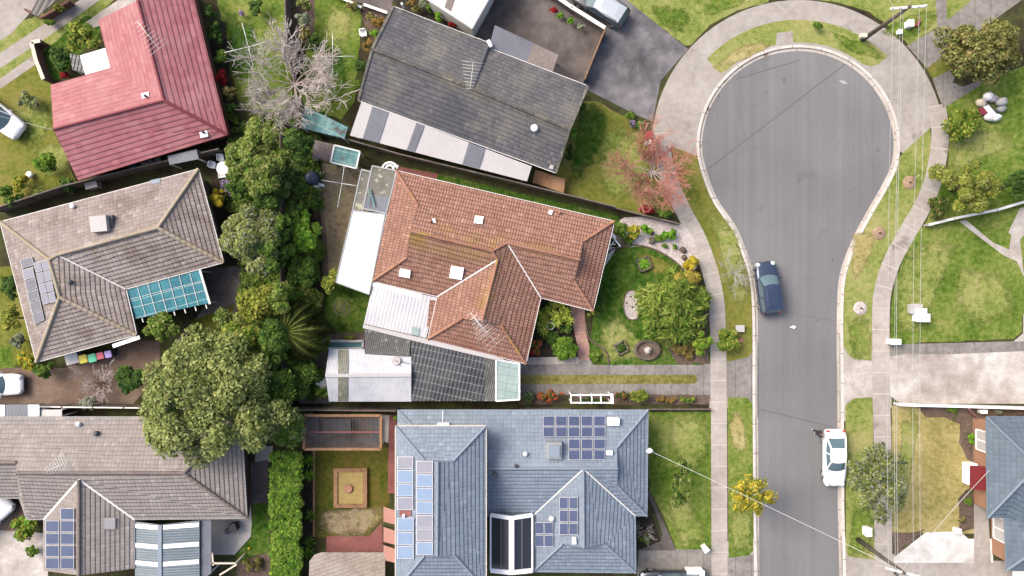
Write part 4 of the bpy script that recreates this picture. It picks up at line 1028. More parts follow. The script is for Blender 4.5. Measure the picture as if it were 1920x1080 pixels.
# west lean-tos in the corner
slabroof('greenhouse', 'old teal sheet roof beside the washing line in the corner', [(627, 272, 2.0), (675, 284, 2.0), (668, 316, 2.0), (620, 304, 2.0)], 'tealold', 'shed roof', edge='offwhite')
slabroof('lean_to_roof', 'brown stained sheet roof half hidden under the corner tree', [(590, 262, 2.0), (627, 271, 2.0), (620, 304, 2.0), (584, 294, 2.0)], 'brownold', 'shed roof')
slabroof('lean_to_roof', 'dark teal lean-to roof under the bare tree by the fence', [(570, 198, 2.2), (652, 238, 2.2), (646, 260, 2.2), (566, 240, 2.2)], 'tealold', 'shed roof')
t = thing('garden_screen', 'white scrollwork garden screen lying beside the lichened roof', 'garden screen', W(735, 314))
g = G()
for (cx, cy, r, a0, a1) in ((731, 319, .62, 10, 185), (731, 317, .3, -60, 200), (744, 318, .3, 60, 190)):
    pts = [W(cx, cy, 1.6) + Vector((r * math.cos(math.radians(a)), r * math.sin(math.radians(a)), 0)) for a in range(a0, a1, 18)]; g.tube(pts, .09, 6)
obj('scroll', g, 'white', t)
g = G(); g.beam(W(718, 318, 1.5), W(750, 325, 1.5), .12, .1); obj('rail', g, 'white', t)
def hoist(px, py, L, label, a0, h=2.1, s=6):
    c = W(px, py, h); t = thing('clothes_hoist', label, 'clothesline', (c.x, c.y, 0), 'rotary clothes hoists')
    g = G(); g.tube([(c.x, c.y, 0), (c.x, c.y, h)], .035, 7); obj('pole', g, 'wire', t); en = []
    for i in range(4):
        a = a0 + i * math.pi / 2; e = Vector((c.x + L[i] * math.cos(a), c.y + L[i] * math.sin(a), h + .12)); en.append(e)
        g = G(); g.tube([(c.x, c.y, h), e], .028, 5); obj('arm', g, 'wire', t)
    g = G()
    for f in (.35, .6, .85, 1.0):
        for i in range(4):
            g.tube([Vector((c.x, c.y, h)).lerp(en[i], f), Vector((c.x, c.y, h)).lerp(en[(i + 1) % 4], f)], .004, 3)
    obj('line', g, 'line', t)
hoist(641, 344, (1.35, 1.35, 1.6, 1.9), 'white cross of a clothes hoist over the worn brown yard', -.16)
hoist(466, 88, (1.9, 1.9, 1.9, 1.6), 'clothes hoist on the bright green lawn east of the red house', .25)
hoist(624, 106, (1.8, 1.8, 1.6, 1.7), 'clothes hoist on the lawn between bare tree and dark tiled house', .0)
t = thing('water_tank', 'round dark blue tank with domed lid on a white base near the brown yard', 'tank', W(584, 334))
c = W(584, 333, .9); g = G(); g.lathe((c.x, c.y, 0), [(.55, 0), (.55, .9), (.48, 1.1), (.2, 1.2)], 18); obj('tank', g, plain('blue_grey_tank', C(84, 100, 118), .35, var=.3), t)
g = G()
for dx, dy in ((.55, .45), (.6, -.5), (.2, -.62)): g.box((c.x + dx, c.y + dy, .12), (.5, .22, .2), .5 * dy)
obj('base_block', g, 'white', t)
t = thing('garden_table', 'round wire garden table on the small back lawn', 'table', W(641, 578))
c = W(641, 577, .7); g = G(); g.tube([(c.x + .62 * math.cos(a), c.y + .62 * math.sin(a), .72) for a in np.linspace(0, 2 * math.pi, 25)], .04, 6, cap=False); g.tube([(c.x + .3 * math.cos(a), c.y + .3 * math.sin(a), .72) for a in np.linspace(0, 2 * math.pi, 17)], .02, 5, cap=False)
for a in np.linspace(0, math.pi, 5)[:4]: g.tube([(c.x - .6 * math.cos(a), c.y - .6 * math.sin(a), .72), (c.x + .6 * math.cos(a), c.y + .6 * math.sin(a), .72)], .015, 4)
obj('tabletop', g, 'timber', t)
for k in range(3):
    a = k * 2.094; g = G(); g.tube([(c.x + .2 * math.cos(a), c.y + .2 * math.sin(a), .7), (c.x + .45 * math.cos(a), c.y + .45 * math.sin(a), 0)], .02, 5); obj('leg', g, 'timber', t)
# fences of the middle block
fence('long grey timber fence between the white shed and the yard with the timber pergola', [(540, 762), (748, 764)], 1.8, group=None)
fence('grey paling fence between the driveway and the blue-roofed house', [(978, 764), (1070, 765)], 1.6)
fence('grey paling fence behind the palm tree and creepers', [(540, 762), (538, 520), (537, 258)], 1.8)
fence('grey paling fence running between the tiled house and the pale patio roof', [(540, 240), (600, 252), (760, 297), (960, 345), (1150, 392)], 1.8)
fence('low timber fence along the gravel bed', [(1150, 392), (1272, 422)], .9, th=.04)
fence('low boundary rail at the end of the flower bed beside the driveway', [(1215, 766), (1331, 766)], .45, th=.06)
# pergola by the driveway
t = thing('pergola', 'white open pergola frame over the bed beside the driveway', 'pergola', W(1110, 750))
g = G(); g.beam(W(1070, 741, 2.1), W(1146, 740, 2.1), .1, .1); g.beam(W(1070, 755, 2.1), W(1148, 755, 2.1), .1, .1); obj('beam', g, 'white', t)
for x in (1070, 1088, 1109, 1126, 1147):
    g = G(); g.beam(W(x, 738, 2.2), W(x + 1, 757, 2.2), .08 if x < 1140 else .22, .07); obj('rafter', g, 'white', t)
for x, y in ((1071, 741), (1146, 741), (1071, 755), (1146, 755)):
    p = W(x, y, 2); g = G(); g.box((p.x, p.y, 1.03), (.08, .08, 2.05)); obj('post', g, 'white', t)
# front garden
def planter(px, py, s, ang, label, mat):
    c = W(px, py, .3); t = thing('planter_bed', label, 'planter', (c.x, c.y, 0), 'square planters in the front lawn'); g = G()
    for i in range(4):
        a = ang + i * math.pi / 2; m = Vector((c.x + s / 2 * math.cos(a), c.y + s / 2 * math.sin(a), .2)); g.box(m, (.09, s + .09, .4), a)
    obj('frame', g, 'timber', t)
    g = G(); g.box((c.x, c.y, .14), (s - .1, s - .1, .28), ang); obj('soil', g, 'dark_soil', t)
    leafobj('foliage', leaf_array([(c.x, c.y, .25)], [s * .48], 900, .1, 1.6, flat=.5), mat, t)
planter(1208, 495, .95, .42, 'square timber planter full of green leaves on the upper front lawn', 'leaf_bright')
planter(1165, 652, .85, .5, 'square timber planter with dark seedlings on the lower front lawn', 'leaf_dark')
t = thing('gravel_bed', 'upright oval bed of pale pebbles in the front lawn', 'garden bed', W(1186, 572))
c = W(1186, 572); g = G(); pts = [(c.x + .72 * math.copysign(abs(math.cos(a)) ** .85, math.cos(a)), c.y + 1.2 * math.copysign(abs(math.sin(a)) ** .85, math.sin(a)), .06) for a in np.linspace(0, 2 * math.pi, 41)]
g.tube(pts, .045, 6, cap=False); obj('edging', g, 'stone', t)
g = G(); g.poly([(x, y, .05) for x, y, z in pts[:-1]]); obj('gravel', g, 'gravel', t)
g = G(); g.beam((c.x - .6, c.y + .55, .05), (c.x + .6, c.y + .45, .05), .03, .02); obj('divider', g, 'cream', t)
for i, (x, y) in enumerate(((1183, 556), (1186, 576), (1175, 568))):
    plant(x, y, 1.8, 1.7, .12, ['tiny green seedling near the top of the oval pebble bed', 'tiny green tuft in the middle of the oval pebble bed', 'tiny green tuft at the left rim of the oval pebble bed'][i], 'leaf_mid', name='seedling', cat='plant', leaf=.07, trunk=False)
t = thing('fountain', 'oval stone pond with a small pale fountain near the driveway', 'fountain', W(1213, 656))
c = W(1213, 656); g = G(); g.lathe((c.x, c.y, 0), [(1.1, 0), (1.1, .3), (1.02, .34), (.84, .34), (.8, .1)], 28, sy=.76); obj('basin', g, 'stone', t)
g = G(); g.lathe((c.x, c.y, 0), [(.81, .1), (.81, .2)], 24, sy=.74); obj('pebbles', g, 'edge_brick', t)
g = G(); g.lathe((c.x, c.y, 0), [(.3, .2), (.16, .4), (.3, .5), (.26, .46), (.08, .46), (.07, .6), (.14, .66), (.04, .68)], 16); obj('bowl', g, 'gravel', t)
for i, (pts, lb) in enumerate(((smooth_line([(1128, 496), (1138, 476), (1152, 466), (1172, 462), (1196, 460), (1228, 468), (1260, 486), (1284, 508)], 4), 'curved brick edging between the front lawn and the gravel bed'),
                               (smooth_line([(1098, 600), (1104, 632), (1122, 648), (1138, 662), (1142, 684)], 4), 'curved brick edging beside the brick path'))):
    g = G(); g.tube([W(x, y, .05) for x, y in pts], .08, 5); tag(obj('garden_edging', g, 'edge_brick'), lb, 'edging')
t = thing('garden_gate', 'white timber gate standing open at the northeast corner of the tiled house', 'gate', W(1156, 450))
g = G(); g.beam(W(1146, 440, 1.0), W(1163, 462, .9), .1, .1); g.beam(W(1148, 437, 1.1), W(1155, 447, 1.1), .09, .1); obj('frame', g, 'white', t)
g = G(); g.beam(W(1140, 458, 1), W(1154, 458, 1), .05, .05); g.beam(W(1144, 462, 1), W(1152, 452, 1), .05, .05); obj('brace', g, 'white', t)
for i, (x, y, r, lb) in enumerate(((1222, 452, .32, 'largest brown rock in the gravel bed'), (1280, 469, .3, 'brown rock near the street end of the gravel bed'), (1282, 483, .24, 'brown rock against the golden shrub'), (1222, 437, .2, 'grey rock at the back of the gravel bed'), (1195, 444, .14, 'small pale round rock beside the yellow leaved shrub'))):
    c = W(x, y); g = G(); g.lump((c.x, c.y, 0), 1, (r, r * .85, r * .6), i); tag(obj('rock', g, 'stone' if i < 4 else 'gravel'), lb, 'rock', 'rocks in the gravel bed')
t = thing('plant_pot', 'round white plant pot among the yuccas', 'plant pot', W(1032, 611)); c = W(1032, 611, .4)
g = G(); g.lathe((c.x, c.y, 0), [(.2, 0), (.3, .42), (.33, .45), (.28, .45), (.26, .36)], 18); obj('pot', g, 'white', t)
leafobj('foliage', leaf_array([(c.x, c.y, .38)], [.24], 200, .08), 'leaf_mid', t)
for i, (x, y) in enumerate(((1038, 573), (1061, 584), (1040, 592), (1020, 600), (1054, 594), (1014, 612), (1020, 622), (1026, 583), (1066, 600), (1053, 573), (1012, 590), (1044, 604))):
    blades(x, y, .75 + .2 * (i % 3), .55, 26, ['large yellow-green yucca by the valley of the roof', 'bright yellow yucca against the brick path', 'yellow-green yucca in the centre of the cluster', 'yucca left of the centre of the cluster', 'small yucca under the bright yellow one', 'low green yucca against the south wing', 'lowest yucca above the red flowers', 'dark green yucca close to the roof corner', 'dark yucca on the path edge', 'half hidden yucca under the eave', 'shaded yucca under the wing eave', 'yucca just above the white pot'][i],
           'leaf_yucca', 'yucca_plant', .085, 'yuccas beside the brick path', seed=i)
# ------------------------------------------------------------------ neighbouring houses
# red roofed house
V = dict(a=(185, 37, 2.6), n=(258, 1, 4.3), ne=(352, -45, 2.6), se=(426, 252, 2.6), g=(307, 188, 4.3), b=(208, 128, 2.7), c=(95, 160, 2.6), d=(100, 242, 4.3), e=(146, 337, 2.6))
F = dict(Wn=['a', 'n', 'g', 'b'], E=['n', 'ne', 'se', 'g'], Nw=['c', 'b', 'g', 'd'], S=['d', 'g', 'se', 'e'])
t, pl, P = house('red_roof_house', 'house with a pinkish red tiled roof at the upper left', V, F, [('n', 'g'), ('d', 'g'), ('g', 'se')], ['a', 'n', 'ne', 'se', 'e', 'd', 'c', 'b'], 'red_tile', 'red_cap', 'brick_red', .45, (), 'red_cap', [], win=False)
bpy.data.objects.remove([o for o in t.children if o.name.startswith('wall')][0])
L = inset_loop([P[k] for k in ('a', 'ne', 'se', 'e', 'c', 'b')], .45)
g = G(); g.prism([(p.x, p.y) for p in L], 0, 2.5); obj('wall', g, 'brick_red', t)
roofbox(t, 'flashing', pl['Nw'], 273, 180, .55, .5, .03, 'white', .2); vent(t, pl['Nw'], 275, 181, 'darkgrey', .11); roofbox(t, 'flashing', pl['S'], 382, 250, .6, .6, .03, 'white', .2); vent(t, pl['S'], 383, 249, 'darkgrey', .12)
antenna(t, pl['E'], 292, 76, -.9, 2.6, base='tv_antenna')
for k, (x, y) in enumerate(((288, 213), (240, 228), (232, 238))): pass
slabroof('awning', 'bright white awning in the corner of the red roofed house', [(150, 104, 2.4), (197, 90, 2.5), (207, 127, 2.5), (160, 140, 2.4)], 'whiteroof', 'awning')
slabroof('awning', 'dark sheet awning between red roofed house and grey fence', [(314, 292, 2.2), (368, 280, 2.2), (373, 298, 2.2), (318, 309, 2.2)], 'steelslab', 'awning')
slabroof('awning', 'small dark cover beside the bright white awning', [(130, 100, 1.5), (150, 104, 1.5), (160, 138, 1.5), (136, 130, 1.5)], 'blackroof', 'awning')
t = thing('brick_wall', 'low brick garden wall with pale capping in front of the red roofed house', 'wall', W(84, 120))
g = G(); A = [W(x, y) for x, y in ((92, 85), (76, 88), (84, 120), (98, 156))]
for p, q in zip(A, A[1:]): g.beam(p + Vector((0, 0, .6)), q + Vector((0, 0, .6)), .2, 1.2)
obj('wall', g, 'brick_red', t); g = G()
for p, q in zip(A, A[1:]): g.beam(p + Vector((0, 0, 1.23)), q + Vector((0, 0, 1.23)), .3, .07)
obj('capping', g, 'cream', t)
fence('grey paling fence between red roofed and beige roofed houses', [(10, 397), (140, 354), (270, 322), (425, 286)], 1.8)
fence('timber fence between the two green back lawns behind the bare tree', [(544, -30), (546, 80), (560, 160)], 1.6)
# beige house
V = dict(nw=(0, 416, 2.6), ne=(372, 317, 2.6), e=(419, 492, 2.6), i=(236, 542, 2.6), se=(256, 628, 2.6), sw=(68, 679, 2.6), r1=(92, 487, 4.35), r2=(296, 427, 4.35), r3=(112, 557, 4.35), r0=(108, 478, 4.35))
F = dict(N=['nw', 'r1', 'r0', 'r2', 'ne'], E=['ne', 'r2', 'e'], S=['e', 'r2', 'r0', 'i'], E2=['i', 'r0', 'r1', 'r3', 'se'], S2=['se', 'r3', 'sw'], Wf=['sw', 'r3', 'r1', 'nw'])
t, pl, P = house('beige_house', 'house with a weathered beige tiled roof left of the trees', V, F, [('nw', 'r1'), ('r0', 'r2'), ('ne', 'r2'), ('e', 'r2'), ('r1', 'r3'), ('se', 'r3'), ('sw', 'r3'), ('r1', 'r0')], ['nw', 'ne', 'e', 'i', 'se', 'sw'], 'beige_tile', 'beige_cap', 'brick_brown', .5, (), 'offwhite', [('r0', 'i')], capr=.15)
roofbox(t, 'evaporative_cooler', pl['N'], 194, 421, 1.25, 1.2, .8, 'patioroof', .1)
roofbox(t, 'cooler_duct', pl['N'], 209, 415, .5, .9, .35, 'darkgrey', .1)
vent(t, pl['N'], 139, 387, 'white', .2); vent(t, pl['E2'], 134, 529, 'darkgrey', .2)
solar(t, pl['Wf'], [(36, 487), (60, 480), (66, 497), (40, 504)], 1, 1, (), 'pv_dgrey')
solar(t, pl['Wf'], [(62, 492), (90, 486), (106, 566), (80, 572)], 4, 2, (), 'pv_grey')
solar(t, pl['Wf'], [(40, 506), (62, 500), (84, 600), (64, 610)], 5, 1, (), ('pv_grey', 'pv_dgrey', 'pv_dgrey', 'pv_dgrey', 'pv_dgrey'))
slopepanel(t, 'roof_sheet_patch', pl['N'], [(281, 338), (300, 334), (300, 342), (284, 346)], .03, 'blue_cap')
tp = slabroof('pergola', 'bright teal pergola roof attached to the beige house', [(238, 543, 2.5), (375, 506, 2.5), (392, 568, 2.35), (254, 598, 2.35)], 'tealroof', 'pergola')
g = G(); A, B = W(375, 506, 2.55), W(394, 570, 2.4); g.beam(A, B, .16, .14)
for i in range(7):
    f = (i + .4) / 7; q = W(375, 506, 2.3).lerp(W(238, 543, 2.3), f); r_ = W(394, 570, 2.2).lerp(W(255, 600, 2.2), f); d = (r_ - q).normalized() * .3
    g.beam(q, r_ + d, .07, .1)
obj('rafters', g, 'offwhite', tp)
g = G()
for f in (.33, .62): g.beam(W(238, 543, 2.53).lerp(W(254, 598, 2.38), f), W(375, 506, 2.53).lerp(W(392, 568, 2.38), f), .025, .02)
for i in range(1, 7):
    f = i / 7; g.beam(W(238, 543, 2.56).lerp(W(375, 506, 2.56), f), W(254, 598, 2.4).lerp(W(392, 568, 2.4), f), .03, .03)
obj('batten', g, 'offwhite', tp)
g = G(); g.beam(W(212, 649, 2.55), W(262, 632, 2.55), .3, .12); tag(obj('gutter', g, 'white'), 'short white gutter end at the south corner of the beige house', 'gutter')
BC = [((156, 673), C(252, 232, 20, .75), 'yellow lidded wheelie bin, leftmost in the row'), ((173, 671), C(70, 226, 170, .75), 'mint green lidded wheelie bin'), ((188, 667), C(236, 80, 106, .75), 'pink lidded wheelie bin'), ((203, 664), C(190, 160, 236, .75), 'lilac lidded wheelie bin at the right end of the row')]
def bin_(px, py, c, label, s=.62, group='coloured bins below the beige roof'):
    p = W(px, py, 1.0); t = thing('wheelie_bin', label, 'bin', (p.x, p.y, 0), group, .25)
    g = G(); hs_ = s / 2; lo = hs_ * .8
    for z0, z1, a, b in ((.08, .98, lo, hs_ * .95),):
        q0 = [(-a, -a, z0), (a, -a, z0), (a, a, z0), (-a, a, z0)]; q1 = [(-b, -b, z1), (b, -b, z1), (b, b, z1), (-b, b, z1)]
        g.face(q0[::-1])
        for i in range(4): g.face([q0[i], q0[(i + 1) % 4], q1[(i + 1) % 4], q1[i]])
    o = obj('body', g, 'darkgrey', None, local=True); o.parent = t
    g = G(); b = hs_; k = b * .3; ring = []
    for cx, cy, a0 in ((b - k, b - k, 0), (-b + k, b - k, 90), (-b + k, -b + k, 180), (b - k, -b + k, 270)):
        for a in (0, 45, 90): ring.append((cx + k * math.cos(math.radians(a0 + a)), cy + k * math.sin(math.radians(a0 + a))))
    g.prism(ring, .98, 1.04); g.prism([(x * .8, y * .8) for x, y in ring], 1.04, 1.07)
    o = obj('lid', g, paint(label.split()[0] + '_lid', c, .5), None, local=True); o.parent = t
    for sx in (-1, 1):
        g = G(); g.tube([(sx * b * .75, b * .8, .1), (sx * b * .95, b * .8, .1)], .1, 10); o = obj('wheel', g, 'rubber', None, local=True); o.parent = t
for (p, c, l) in BC: bin_(*p, c, l, s=.66 if p[0] < 180 else .55)
c = W(135, 673, .8); t = thing('storage_box', 'beige storage box beside the yellow lidded bin', 'box', (c.x, c.y, 0), None, .25)
g = G(); g.box((0, 0, .4), (.95, .75, .8)); o = obj('body', g, 'cream', None, local=True); o.parent = t
g = G(); g.box((0, 0, .83), (1.02, .82, .07)); o = obj('lid', g, 'offwhite', None, local=True); o.parent = t
# lower left house
V = dict(nw=(-160, 782, 2.6), ne=(452, 782, 2.6), se=(463, 972, 2.6), sw=(50, 974, 2.6), k=(36, 934, 2.6), wl=(-160, 934, 2.6), rw=(-160, 867, 4.1), rk=(30, 867, 4.1), r0=(32, 887, 4.35), r1=(344, 887, 4.35),
         ap=(148, 899, 4.2), ra=(148, 1079, 4.2), vw=(82, 974, 2.6), ve=(252, 974, 2.6), gw=(82, 1070, 2.6), ge=(252, 1066, 2.6))
F = dict(N=['nw', 'rw', 'rk', 'r0', 'r1', 'ne'], E=['ne', 'r1', 'se'], S=['se', 'r1', 'r0', 'sw', 'vw', 'ap', 've'], S0=['k', 'rk', 'rw', 'wl'], X=['rk', 'k', 'sw', 'r0'], GW=['vw', 'gw', 'ra', 'ap'], GE=['ap', 'ra', 'ge', 've'])
t, pl, P = house('grey_house', 'house with a pale grey tiled roof at the lower left corner', V, F, [('rw', 'rk'), ('r0', 'r1'), ('ne', 'r1'), ('se', 'r1'), ('ap', 'ra')], ['nw', 'ne', 'se', 've', 'ge', 'ra', 'gw', 'vw', 'sw', 'k', 'wl', 'rw'], 'grey_tile', 'greycap', 'brick_red', .5, (), 'grey', [], win=False, capr=.15)
bpy.data.objects.remove([o for o in t.children if o.name.startswith('wall')][0])
L = inset_loop([P[k] for k in ('nw', 'ne', 'se', 've', 'ge', 'gw', 'vw', 'sw', 'k', 'wl')], .5)
g = G(); g.prism([(p.x, p.y) for p in L], 0, 2.5); obj('wall', g, 'brick_red', t)
g = G(); g.face([P['gw'] + Vector((0, .1, 0)), P['ge'] + Vector((0, .1, 0)), P['ra'] + Vector((0, .1, 0))]); obj('gable_end', g, 'brick_red', t)
g = G()
g.beam(P['ap'], P['vw'], .14, .05); g.beam(P['ap'], P['ve'], .14, .05); obj('valley_flashing', g, 'offwhite', t)
vent(t, pl['N'], 150, 794, 'white', .2); vent(t, pl['N'], 183, 812, 'darkgrey', .22); antenna(t, pl['N'], 124, 868, .4, 1.6, base='tv_antenna')
solar(t, pl['GW'], [(84, 952), (140, 952), (140, 1068), (84, 1068)], 5, 2, [(0, 0)], 'pv')
slopepanel(t, 'skylight', pl['GE'], [(196, 971), (216, 971), (216, 992), (196, 992)], .12, 'patioroof')
slabroof('awning', 'narrow blue-grey flashing roof along the north eave of the grey tiled house', [(-10, 759, 2.3), (74, 758, 2.3), (74, 781, 2.4), (-10, 781, 2.4)], 'steelslab', 'awning', extra=[('white_panel', 'whiteroof', [(53, 759, 2.31), (74, 759, 2.31), (74, 780, 2.41), (53, 780, 2.41)]), ('white_panel', 'whiteroof', [(-10, 759, 2.31), (9, 759, 2.31), (9, 780, 2.41), (-10, 780, 2.41)])], posts=False)
slabroof('awning', 'small pale ribbed awning beside the north eave gutter', [(75, 768, 2.2), (116, 768, 2.2), (116, 781, 2.3), (75, 781, 2.3)], 'patioroof', 'awning')
fence('long timber fence between brown driveway and grey tiled house', [(-20, 758), (80, 757), (250, 759), (536, 762)], 1.6, cap='offwhite')
CV = dict(a=(253, 978, 2.5), b=(300, 984, 2.95), c=(374, 976, 2.5), d=(374, 1120, 2.5), e=(300, 1130, 2.95), f=(253, 1120, 2.5))
P = {k: W(*v) for k, v in CV.items()}
t = thing('carport', 'blue-grey gabled carport with white stripes at the lower left', 'carport', (P['b'].x, P['b'].y, 0))
g = G(); shell(g, [[P['a'], P['b'], P['e'], P['f']], [P['b'], P['c'], P['d'], P['e']]], .08); obj('roof', g, 'carportblue', t)
g = G(); g.beam(P['b'] + Vector((0, 0, .04)), P['e'] + Vector((0, 0, .04)), .3, .06); obj('ridge_cap', g, 'blue_cap', t)
for y in (984, 1020, 1053):
    for (x0, z0, dy0, x1, z1, dy1) in ((254, 2.52, -2, 297, 2.94, 2), (306, 2.94, 1, 373, 2.52, -4)):
        g = G(); shell(g, [[W(x0, y + dy0, z0 + .05), W(x1, y + dy1, z1 + .05), W(x1, y + dy1 + 8, z1 + .05), W(x0, y + dy0 + 8, z0 + .05)]], .03); obj('white_stripe', g, 'white', t)
for x, y in ((256, 982), (371, 980)):
    p = W(x, y, 2.4); g = G(); g.box((p.x, p.y, 1.2), (.12, .12, 2.4)); obj('post', g, 'grey', t)
slabroof('awning', 'dark grey sheet lean-to beside the striped carport', [(375, 975, 2.3), (396, 975, 2.3), (396, 1075, 2.3), (375, 1090, 2.3)], 'steelslab', 'awning')
t = thing('pergola', 'open cream timber pergola beams at the bottom edge', 'pergola', W(410, 1060)); g = G()
for a, b in (((374, 1060), (398, 1036)), ((390, 1056), (442, 1056)), ((412, 1078), (444, 1058)), ((398, 1036), (400, 1060))): g.beam(W(*a, 2.2), W(*b, 2.2), .12, .12)
obj('beam', g, 'cream', t)
p = W(442, 1056, 2.2); g = G(); g.box((p.x, p.y, 1.1), (.12, .12, 2.2)); obj('post', g, 'cream', t)
t = thing('bbq', 'black barbecue with round cover on the pale patio', 'barbecue', W(432, 990)); c = W(436, 990, .9)
g = G(); g.box((c.x, c.y, .5), (.55, .6, .8), .3); g.box((c.x, c.y, .95), (.62, .66, .1), .3); obj('body', g, 'black', t)
g = G(); c = W(426, 997, .7); g.lathe((c.x, c.y, .2), [(.2, 0), (.26, .4), (.2, .55), (.05, .62)], 12); obj('side_pot', g, 'darkgrey', t)
# dark tiled house
V = dict(nw=(738, 12, 2.6), n1=(916, 80, 2.6), n2=(922, 92, 2.6), ne=(1102, 161, 2.6), re=(1068, 243, 4.4), se=(1042, 324, 2.6), sw=(672, 188, 2.6), rw=(698, 92, 4.4), r1=(885, 166, 4.4))
F = dict(N=['nw', 'rw', 'r1', 're', 'ne', 'n2', 'n1'], S=['sw', 'se', 're', 'r1', 'rw'])
t, pl, P = house('dark_roof_house', 'house with a long weathered dark tiled roof behind the tiled house', V, F, [('rw', 'r1'), ('r1', 're')], ['nw', 'n1', 'n2', 'ne', 're', 'se', 'sw', 'rw'], 'slate', 'slate_cap', 'cream', .4, (), 'offwhite', [], win=False, capr=.14)
bpy.data.objects.remove([o for o in t.children if o.name.startswith('wall')][0])
L = inset_loop([P[k] for k in ('nw', 'ne', 'se', 'sw')], .4)
g = G(); g.prism([(p.x, p.y) for p in L], 0, 2.45); obj('wall', g, 'cream', t)
g = G(); g.beam(P['r1'] + Vector((0, 0, .05)), P['n1'] + Vector((0, 0, .1)), .22, .1); obj('step_flashing', g, 'darkgrey', t)
g = G(); g.beam(W(915, 76, 2.9), W(921, 88, 2.9), .25, .3); obj('step_end', g, 'white', t)
for a, b in (('nw', 'rw'), ('rw', 'sw'), ('ne', 're'), ('re', 'se')):
    g = G(); g.beam(P[a] + Vector((0, 0, .05)), P[b] + Vector((0, 0, .05)), .2, .08); obj('barge_tiles', g, 'slate_cap', t)
antenna(t, pl['N'], 886, 150, 1.45, 2.0, base='tv_antenna'); vent(t, pl['S'], 1002, 241, 'white', .3)
slopepanel(t, 'vent_tile', pl['S'], [(1032, 308), (1039, 311), (1036, 318), (1029, 315)], .06, 'gravel')
g = G(); p = onplane(pl['N'], 757, 16); g.tube([p, p + Vector((0, 0, 1.1))], .1, 8); obj('flue', g, 'metal', t)
slabroof('veranda', 'blue-grey flat veranda roof with a lighter end north of the dark tiled house', [(928, 47, 2.5), (1048, 103, 2.5), (1036, 136, 2.5), (917, 88, 2.5)], 'steelslab', 'veranda', extra=[('light_end', 'greycap', [(1001, 82, 2.52), (1047, 103, 2.52), (1036, 135, 2.52), (988, 115, 2.52)])])
slabroof('patio_roof', 'long pale patio roof with three dark clear strips south of the dark tiled house', [(678, 190, 2.55), (997, 312, 2.55), (988, 340, 2.4), (656, 254, 2.4)], 'patioroof', extra=[
    ('clear_strip', 'steelslab', [(699, 198, 2.56), (729, 210, 2.56), (711, 268, 2.41), (680, 260, 2.41)]), ('clear_strip', 'steelslab', [(781, 230, 2.56), (796, 236, 2.56), (778, 285, 2.41), (763, 281, 2.41)]), ('clear_strip', 'steelslab', [(879, 267, 2.56), (910, 279, 2.56), (899, 316, 2.41), (867, 308, 2.41)])])
V = dict(a=(800, -2, 3.0), b=(885, 53, 3.0), c=(915, 0, 3.0), d=(960, -90, 3.0), e=(860, -120, 3.0))
t, pl, P = house('flat_roof_house', 'white flat roofed building at the top edge behind the dark tiled house', V, dict(R=['a', 'b', 'c', 'd', 'e']), [], ['a', 'b', 'c', 'd', 'e'], 'whiteroof', 'white', 'offwhite', .1, (), 'offwhite', [], win=False)
slopepanel(t, 'clear_strip', pl['R'], [(846, -30), (862, -30), (846, 22), (833, 14)], .03, 'greycap')
t = fence('timber fence closing the dark courtyard', [(1131, 64), (1112, 110), (1093, 158)], 1.5, mat='timber_brown')
fence('weathered picket fence between courtyard and asphalt driveway', [(1005, -20), (1070, 24), (1131, 62)], 1.3, cap='offwhite', capw=.3)
fence('low white timber border beside the north garden bed', [(683, 12), (728, 28)], .5, cap='offwhite', capw=.22)
fence('low white timber border behind the small back lawn', [(620, -10), (680, 18)], .5, cap='offwhite', capw=.2)
g = G(); shell(g, [[W(1004, 318, 1.0), W(1060, 336, 1.0), W(1057, 362, 1.0), W(998, 342, 1.0)]], .1); g.box(W(1030, 340, .45), (1.9, .8, .9), -.25); tag(obj('timber_deck', g, 'timber_brown'), 'small brown timber deck at the corner of the long pale patio roof', 'deck')
# blue roofed house
V = dict(nw=(746, 769, 2.6), ne=(1215, 769, 2.6), se=(1213, 967, 2.6), vE=(1191, 967, 2.6), sE=(1192, 1074, 2.6), sW=(999, 1072, 2.6), vW=(999, 967, 2.6), sw=(746, 967, 2.6),
         rw=(850, 879, 4.3), rm=(1094, 879, 4.3), eR=(1158, 879, 4.3), e1=(1157, 839, 3.7), e2=(1158, 912, 3.75), r2=(1095, 1027, 4.25), s1=(1055, 1020, 3.5), s2=(1134, 1020, 3.5))
F = dict(N=['nw', 'rw', 'rm', 'eR', 'e1', 'ne'], E=['ne', 'e1', 'e2', 'se'], S=['se', 'e2', 'eR', 'rm', 'vE'], Sw=['vW', 'rm', 'rw', 'sw'], W0=['sw', 'rw', 'nw'], GW=['vW', 'sW', 's1', 'r2', 'rm'], GE=['rm', 'r2', 's2', 'sE', 'vE'], GS=['sW', 'sE', 's2', 's1'])
t, pl, P = house('blue_roof_house', 'two storey house with a blue-grey tiled roof and many solar panels', V, F, [('ne', 'e1'), ('se', 'e2'), ('sW', 's1'), ('sE', 's2'), ('rm', 'r2'), ('rw', 'rm'), ('rm', 'eR'), ('nw', 'rw')], ['nw', 'ne', 'se', 'vE', 'sE', 'sW', 'vW', 'sw'], 'blue_tile', 'blue_cap', 'brick_wall', .5, [('e1', 'e2', 'eR'), ('s1', 's2', 'r2')], 'blue_cap', [('rm', 'vE'), ('rm', 'vW')], capr=.1)
solar(t, pl['N'], [(1017, 779), (1136, 779), (1136, 820), (1017, 820)], 2, 5); solar(t, pl['N'], [(1065, 822), (1136, 822), (1136, 863), (1065, 863)], 2, 3)
solar(t, pl['GW'], [(1048, 931), (1084, 931), (1084, 1004), (1048, 1004)], 3, 2); solar(t, pl['GW'], [(1002, 978), (1038, 978), (1038, 1026), (1002, 1026)], 2, 2)
